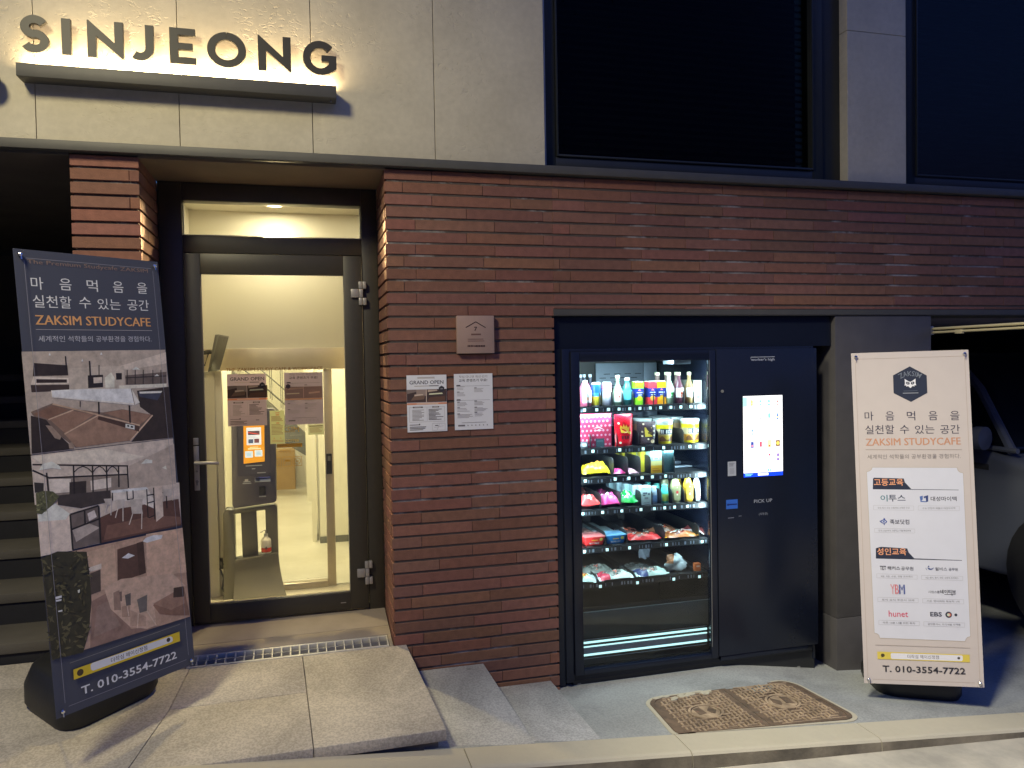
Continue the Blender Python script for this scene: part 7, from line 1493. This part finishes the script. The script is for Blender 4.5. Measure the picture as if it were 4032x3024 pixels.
# ------------------------------------------------------------------ study room banners on water filled bases
def banner(kind, O, X, Z, paper, art, gain, basepos, rzb, label, zfun, toph):
    O, X, Z = Vector(O), Vector(X), Vector(Z); N = X.cross(Z); N.normalize()
    if N.y > 0: N = -N
    t = thing(kind, label, 'banner', basepos)
    b = MB(); b.grid(lambda u, v: O+X*(.6*u)+Z*(1.8*v), 10, 30, 0, tuple(min(.82, q*gain) for q in lin(paper)))
    sh = b.build('sheet', 'print', t, fix=False); so = sh.modifiers.new('thickness', 'SOLIDIFY'); so.thickness = .0012; so.offset = -1 if (Vector(sh.data.polygons[0].normal)-N).length < 1 else 1
    b = MB(); I = Ink(b, O, X, Z, N, lift=.0006, gain=gain); art(I); b.build('print', ['print', 'photo'], sh, fix=False)
    bs = Vector(basepos); yw = rzb; ex, ey = Vector((cos(yw), sin(yw), 0)), Vector((-sin(yw), cos(yw), 0))
    def ro(a, c, r, n=5):
        o = []
        for sx, sy, a0 in ((1, 1, 0), (-1, 1, 90), (-1, -1, 180), (1, -1, 270)):
            o += [(sx*(a-r)+r*cos(R(a0+90*i/n)), sy*(c-r)+r*sin(R(a0+90*i/n))) for i in range(n+1)]
        return o
    b = MB(); levels = [(.215, .195, .0), (.228, .208, .03), (.228, .208, toph*.55), (.205, .185, toph*.92), (.19, .17, toph)]
    rings = []
    for a, c, h in levels:
        rings.append([bs+ex*p+ey*q for p, q in ro(a, c, .09)])
        rings[-1] = [Vector((p.x, p.y, zfun(p.x, p.y)+h)) for p in rings[-1]]
    vs = [p for r_ in rings for p in r_]; n = len(rings[0]); fs = [(i*n+k, i*n+(k+1) % n, (i+1)*n+(k+1) % n, (i+1)*n+k) for i in range(len(rings)-1) for k in range(n)]
    b.add(vs, fs+[list(range(n))[::-1], [(len(rings)-1)*n+k for k in range(n)]])
    b.build('base_tank', 'tank', t, smooth=True)
    zt = zfun(bs.x, bs.y)+toph; ctop = O+X*.3+Z*1.765-N*.02; cbot = O+X*.3+Z*.02-N*.02
    b = MB(); b.tube([(bs.x, bs.y, zt-.01), (bs.x, bs.y, zt+.12), tuple(cbot-N*.03+Vector((0, 0, .15))), tuple(ctop-N*.012)], .011, 10)
    for u in (.022, .578):
        b.tube([tuple(ctop-N*.012), tuple(O+X*u+Z*1.778-N*.01)], .006, 8); b.tube([tuple(cbot-N*.03+Vector((0, 0, .15))), tuple(O+X*u+Z*.022-N*.01)], .006, 8)
    b.build('pole', 'zinc', t, smooth=True)
    for u, v in ((.022, 1.778), (.578, 1.778), (.022, .022), (.578, .022)):
        p = O+X*u+Z*v; b = MB(); b.tube([tuple(p-N*.012), tuple(p+N*.012), tuple(p+N*.016)], [.0075, .0085, .004], 12); b.tube([tuple(p+N*.012+Z*.006), tuple(p+N*.014-Z*.02)], .0028, 6); b.build('corner_clip', 'chrome', sh, smooth=True)
    return t
def art_left(I):
    I.art(ART_LEFT, (.19, 1.43)); I.m = 0; Lc = (122, 120, 128)
    for a, c in (((.04, 1.765), (.56, 1.765)), ((.033, .05), (.033, 1.755)), ((.567, .05), (.567, 1.755)), ((.045, .033), (.555, .033))): I.line(Lc, .0016, a, c)
    I.rect((58, 58, 66), .0001, .0, .0002, .001)
YB = (.1531, .225, .4825, .5341)
def art_right(I):
    Lc = (168, 150, 136)
    for a, c in (((.03, 1.766), (.57, 1.766)), ((.02, .036), (.02, 1.755)), ((.58, .036), (.58, 1.755)), ((.045, .022), (.555, .022))): I.line(Lc, .0016, a, c)
    I.art(ART_RIGHT); hu, hv = .2986, 1.6208; PNL = (208, 208, 218)
    for ch, a, c, cl in (('Y', YB[0], .30, (206, 92, 100)), ('B', .32, .60, (206, 92, 100)), ('M', .62, 1, (84, 96, 150))):
        U = lambda q: YB[0]+(YB[1]-YB[0])*q
        I.text(cl, ch, U(0 if ch == 'Y' else a), YB[2], U(c), YB[3], 1.2)
        for q in range(3): I.line(PNL, .0014, (U((0 if ch == 'Y' else a)+(c-(0 if ch == 'Y' else a))*(.28+.22*q)), YB[2]), (U((0 if ch == 'Y' else a)+(c-(0 if ch == 'Y' else a))*(.28+.22*q)), YB[3]))
    vs, fs = textgeo('ZAKSIM', .2); I.h += 2e-5; th = lambda u: R(122-64*u)
    I.mb.add([I.at(hu+(.105+.028*(v-.5))*cos(th(u)), hv-.047+(.105+.028*(v-.5))*sin(th(u))) for u, v in vs], fs, I.m, I.col((122, 128, 140)))
    Wc = (228, 226, 230); NV = (42, 48, 66)
    def sym(p): return [(hu+x, hv+y) for x, y in p]+[(hu-x, hv+y) for x, y in p[::-1]]
    I.poly(Wc, sym([(0, .012), (.012, .018), (.028, .030), (.027, .006), (.030, -.008), (.022, -.006), (.020, -.014), (.012, -.010), (.0, -.022)]))
    for s in (-1, 1): I.poly(NV, [(hu+s*x, hv+y) for x, y in ((.003, .008), (.010, .013), (.021, .013), (.021, .003), (.013, -.003), (.004, -.001))]); I.disc(Wc, hu+s*.012, hv+.006, .0028, 8)
    I.greek((92, 98, 112), hu-.035, hv-.040, hu+.035, hv-.034, 1, .003, .01); I.greek((165, 168, 178), hu-.040, hv-.052, hu+.040, hv-.046, 1, .0035, .01)
banner('banner_stand', (-.9477, -.7608, .4906), (.7308, .6825, .015), (-.0661, .049, .9966), (60, 62, 72), art_left, 1.6, (-.97, -.165, .30), R(41), 'navy banner stand with three interior photos, tilted beside the glass door', lambda x, y: zramp(y), .20)
banner('banner_stand', (2.8937, -.4952, .0394), (.9085, -.4177, .014), (.0187, .0739, .9971), (198, 187, 182), art_right, 1.02, (3.335, -.335, -.1), R(-22), 'cream banner stand with hexagon emblem beside the vending machine', lambda x, y: zp(x, y), .15)

# ------------------------------------------------------------------ parked car and rail in the bay
car = thing('parked_car', 'pale car parked in the dark bay behind the cream banner', 'car', (5.95, 2.2, -.45))
CX, CZ = 5.1, -.42
def body(u, v): pass
prof = [(-.62, .34), (-.66, .55), (-.60, .72), (-.45, .82), (.0, .90), (.55, 1.00), (.62, 1.02), (4.0, 1.04), (4.05, .40), (3.6, .26), (.9, .26)]
# side sections (y, z) swept across the width with tumblehome
secs = [(0.0, .90), (.06, 1.0), (.18, 1.015), (1.62, 1.015), (1.74, 1.0), (1.80, .90)]
b = MB(); n = len(prof)
vs = []
for dx, k in secs:
    for y, z in prof: vs.append((CX+dx, .1+(y-1.7)*(k*.5+.5)+1.7, CZ+(z-.6)*(.86+.14*k)+.6))
fs = [(i*n+j, i*n+(j+1) % n, (i+1)*n+(j+1) % n, (i+1)*n+j) for i in range(len(secs)-1) for j in range(n)]
b.add(vs, fs+[list(range(n)), [(len(secs)-1)*n+j for j in range(n)][::-1]])
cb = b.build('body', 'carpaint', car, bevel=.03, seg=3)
b = MB()
gp = [(.50, 1.02), (.82, 1.38), (1.12, 1.60), (1.9, 1.68), (3.4, 1.62), (3.95, 1.05)]
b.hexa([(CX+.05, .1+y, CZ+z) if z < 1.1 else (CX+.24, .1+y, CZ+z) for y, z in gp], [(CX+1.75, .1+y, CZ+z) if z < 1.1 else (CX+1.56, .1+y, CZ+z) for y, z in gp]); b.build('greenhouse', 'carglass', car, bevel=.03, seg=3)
b = MB()
b.tube([(CX+.045, .1+.50, CZ+1.02), (CX+.15, .1+.82, CZ+1.375), (CX+.225, .1+1.10, CZ+1.59), (CX+.235, .1+1.9, CZ+1.675), (CX+.235, .1+3.4, CZ+1.615), (CX+.06, .1+3.9, CZ+1.05)], .028, 8)
b.tube([(CX+.03, .1+.45, CZ+1.03), (CX+.03, .1+3.9, CZ+1.05)], .016, 8); b.tube([(CX+.10, .1+.95, CZ+1.05), (CX+.14, .1+.93, CZ+1.42)], .014, 6)
b.build('window_pillars', 'carpaint', car, smooth=True)
b = MB(); b.box(CX-.003, CX+.012, .1+.62, .1+3.8, CZ+.90, CZ+.935); b.build('waist_moulding', 'pit', car, bevel=.003)
b = MB(); b.lathe([(.0, -.09), (.08, -.07), (.105, .0), (.10, .05), (.0, .06)], 16, c=(.5,)*3); mr_ = b.build('wing_mirror', 'carpaint', car, smooth=True, local=True); mr_.location = (CX-.10-5.95, .70-2.2, CZ+1.10+.45); mr_.scale = (.9, .7, .8); mr_.rotation_euler = (R(90), 0, R(20))
for yy in (.12, 3.0):
    b = MB(); b.lathe([(.18, 0), (.315, .0), (.335, .03), (.335, .19), (.315, .21)], 28); wv = b.build('wheel', 'rubber', car, local=True, smooth=True); wv.location = (CX+.015-5.95, .1+yy-2.2, CZ+.335+.45); wv.rotation_euler = (0, R(90), 0)
    b = MB(); b.lathe([(.0, .03), (.17, .02), (.20, -.002), (.215, .004)], 24); b.build('rim', 'zinc', wv, local=True, smooth=True)
b = MB(); b.lathe([(.36, 0), (.36, .25)], 28); 
for yy in (.12, 3.0):
    b = MB(); b.lathe([(.0, .0), (.375, .0), (.375, .02), (.0, .02)], 28); wa = b.build('wheel_arch', 'pit', car, local=True); wa.location = (CX-.006-5.95, .1+yy-2.2, CZ+.36+.45); wa.rotation_euler = (0, R(90), 0)
b = MB(); b.hexa([(CX+.06, -.42, CZ+.62), (CX+.42, -.54, CZ+.60), (CX+.42, -.52, CZ+.74), (CX+.06, -.30, CZ+.78)], [(CX+.12, -.2, CZ+.62), (CX+.42, -.3, CZ+.60), (CX+.42, -.3, CZ+.74), (CX+.12, -.1, CZ+.78)]); b.build('headlight', 'lens', car, bevel=.02)
car.scale = (1.27,)*3; car.location = (6.12, 2.61, -.253)
rl = thing('metal_rail', 'pair of brass coloured rails projecting beside the dark pillar', 'rail', (3.86, 0, 1.97))
b = MB(); b.tube([(3.855, .06, 1.983), (3.855, -.72, 1.983)], .0085, 12); b.build('bar', 'brass', rl, smooth=True)
b = MB(); b.tube([(3.855, .06, 1.960), (3.855, -.72, 1.960)], .0075, 12); b.build('bar', 'brass', rl, smooth=True)
b = MB(); b.box(3.843, 3.867, -.20, -.15, 1.945, 1.97); b.build('clip', 'brass', rl, bevel=.002)
b = MB(); b.box(3.820, 3.862, .03, .05, 1.945, 2.0); b.build('bracket', 'zinc', rl, bevel=.002)

# ------------------------------------------------------------------ street lamps out of frame that light the front
def street_lamp(label, px, py, hx, hy, hz, watt, col, tgt, ang, blend):
    t = thing('street_lamp', label, 'street lamp', (px, py, zr(px)), 0, 'street lamps over the road')
    b = MB(); b.tube([(px, py, zr(px)), (px, py, hz+.25)], [.07, .045], 12); b.tube([(px, py, hz+.2), ((px+hx)/2, (py+hy)/2, hz+.3), (hx, hy, hz+.14)], .028, 8); b.build('pole', 'lamp', t, smooth=True)
    b = MB(); b.lathe([(.13, .02), (.15, .06), (.10, .12), (.03, .14)], 20, (hx, hy, hz)); b.build('lamp_shade', 'lamp', t, smooth=True)
    l = bpy.data.lights.new('street_lamp_light', 'SPOT'); l.energy = watt; l.color = col; l.spot_size = R(ang); l.spot_blend = blend; l.shadow_soft_size = .32
    o = bpy.data.objects.new('street_lamp_light', l); sc.collection.objects.link(o); o.location = (hx, hy, hz+.01); o.rotation_euler = (Vector(tgt)-Vector((hx, hy, hz))).to_track_quat('-Z', 'Y').to_euler()
street_lamp('street lamp with a bent arm near the left end of the shop', -3.6, -2.6, -1.75, -2.4, 4.5, 560, (1, .89, .56), (.3, -.9, .3), 132, 1)
street_lamp('second street lamp head reaching over the road behind the viewer', -3.6, -3.6, -.5, -3.2, 5.5, 1850, (1, .95, .74), (3.3, -1.2, .15), 45, .85)
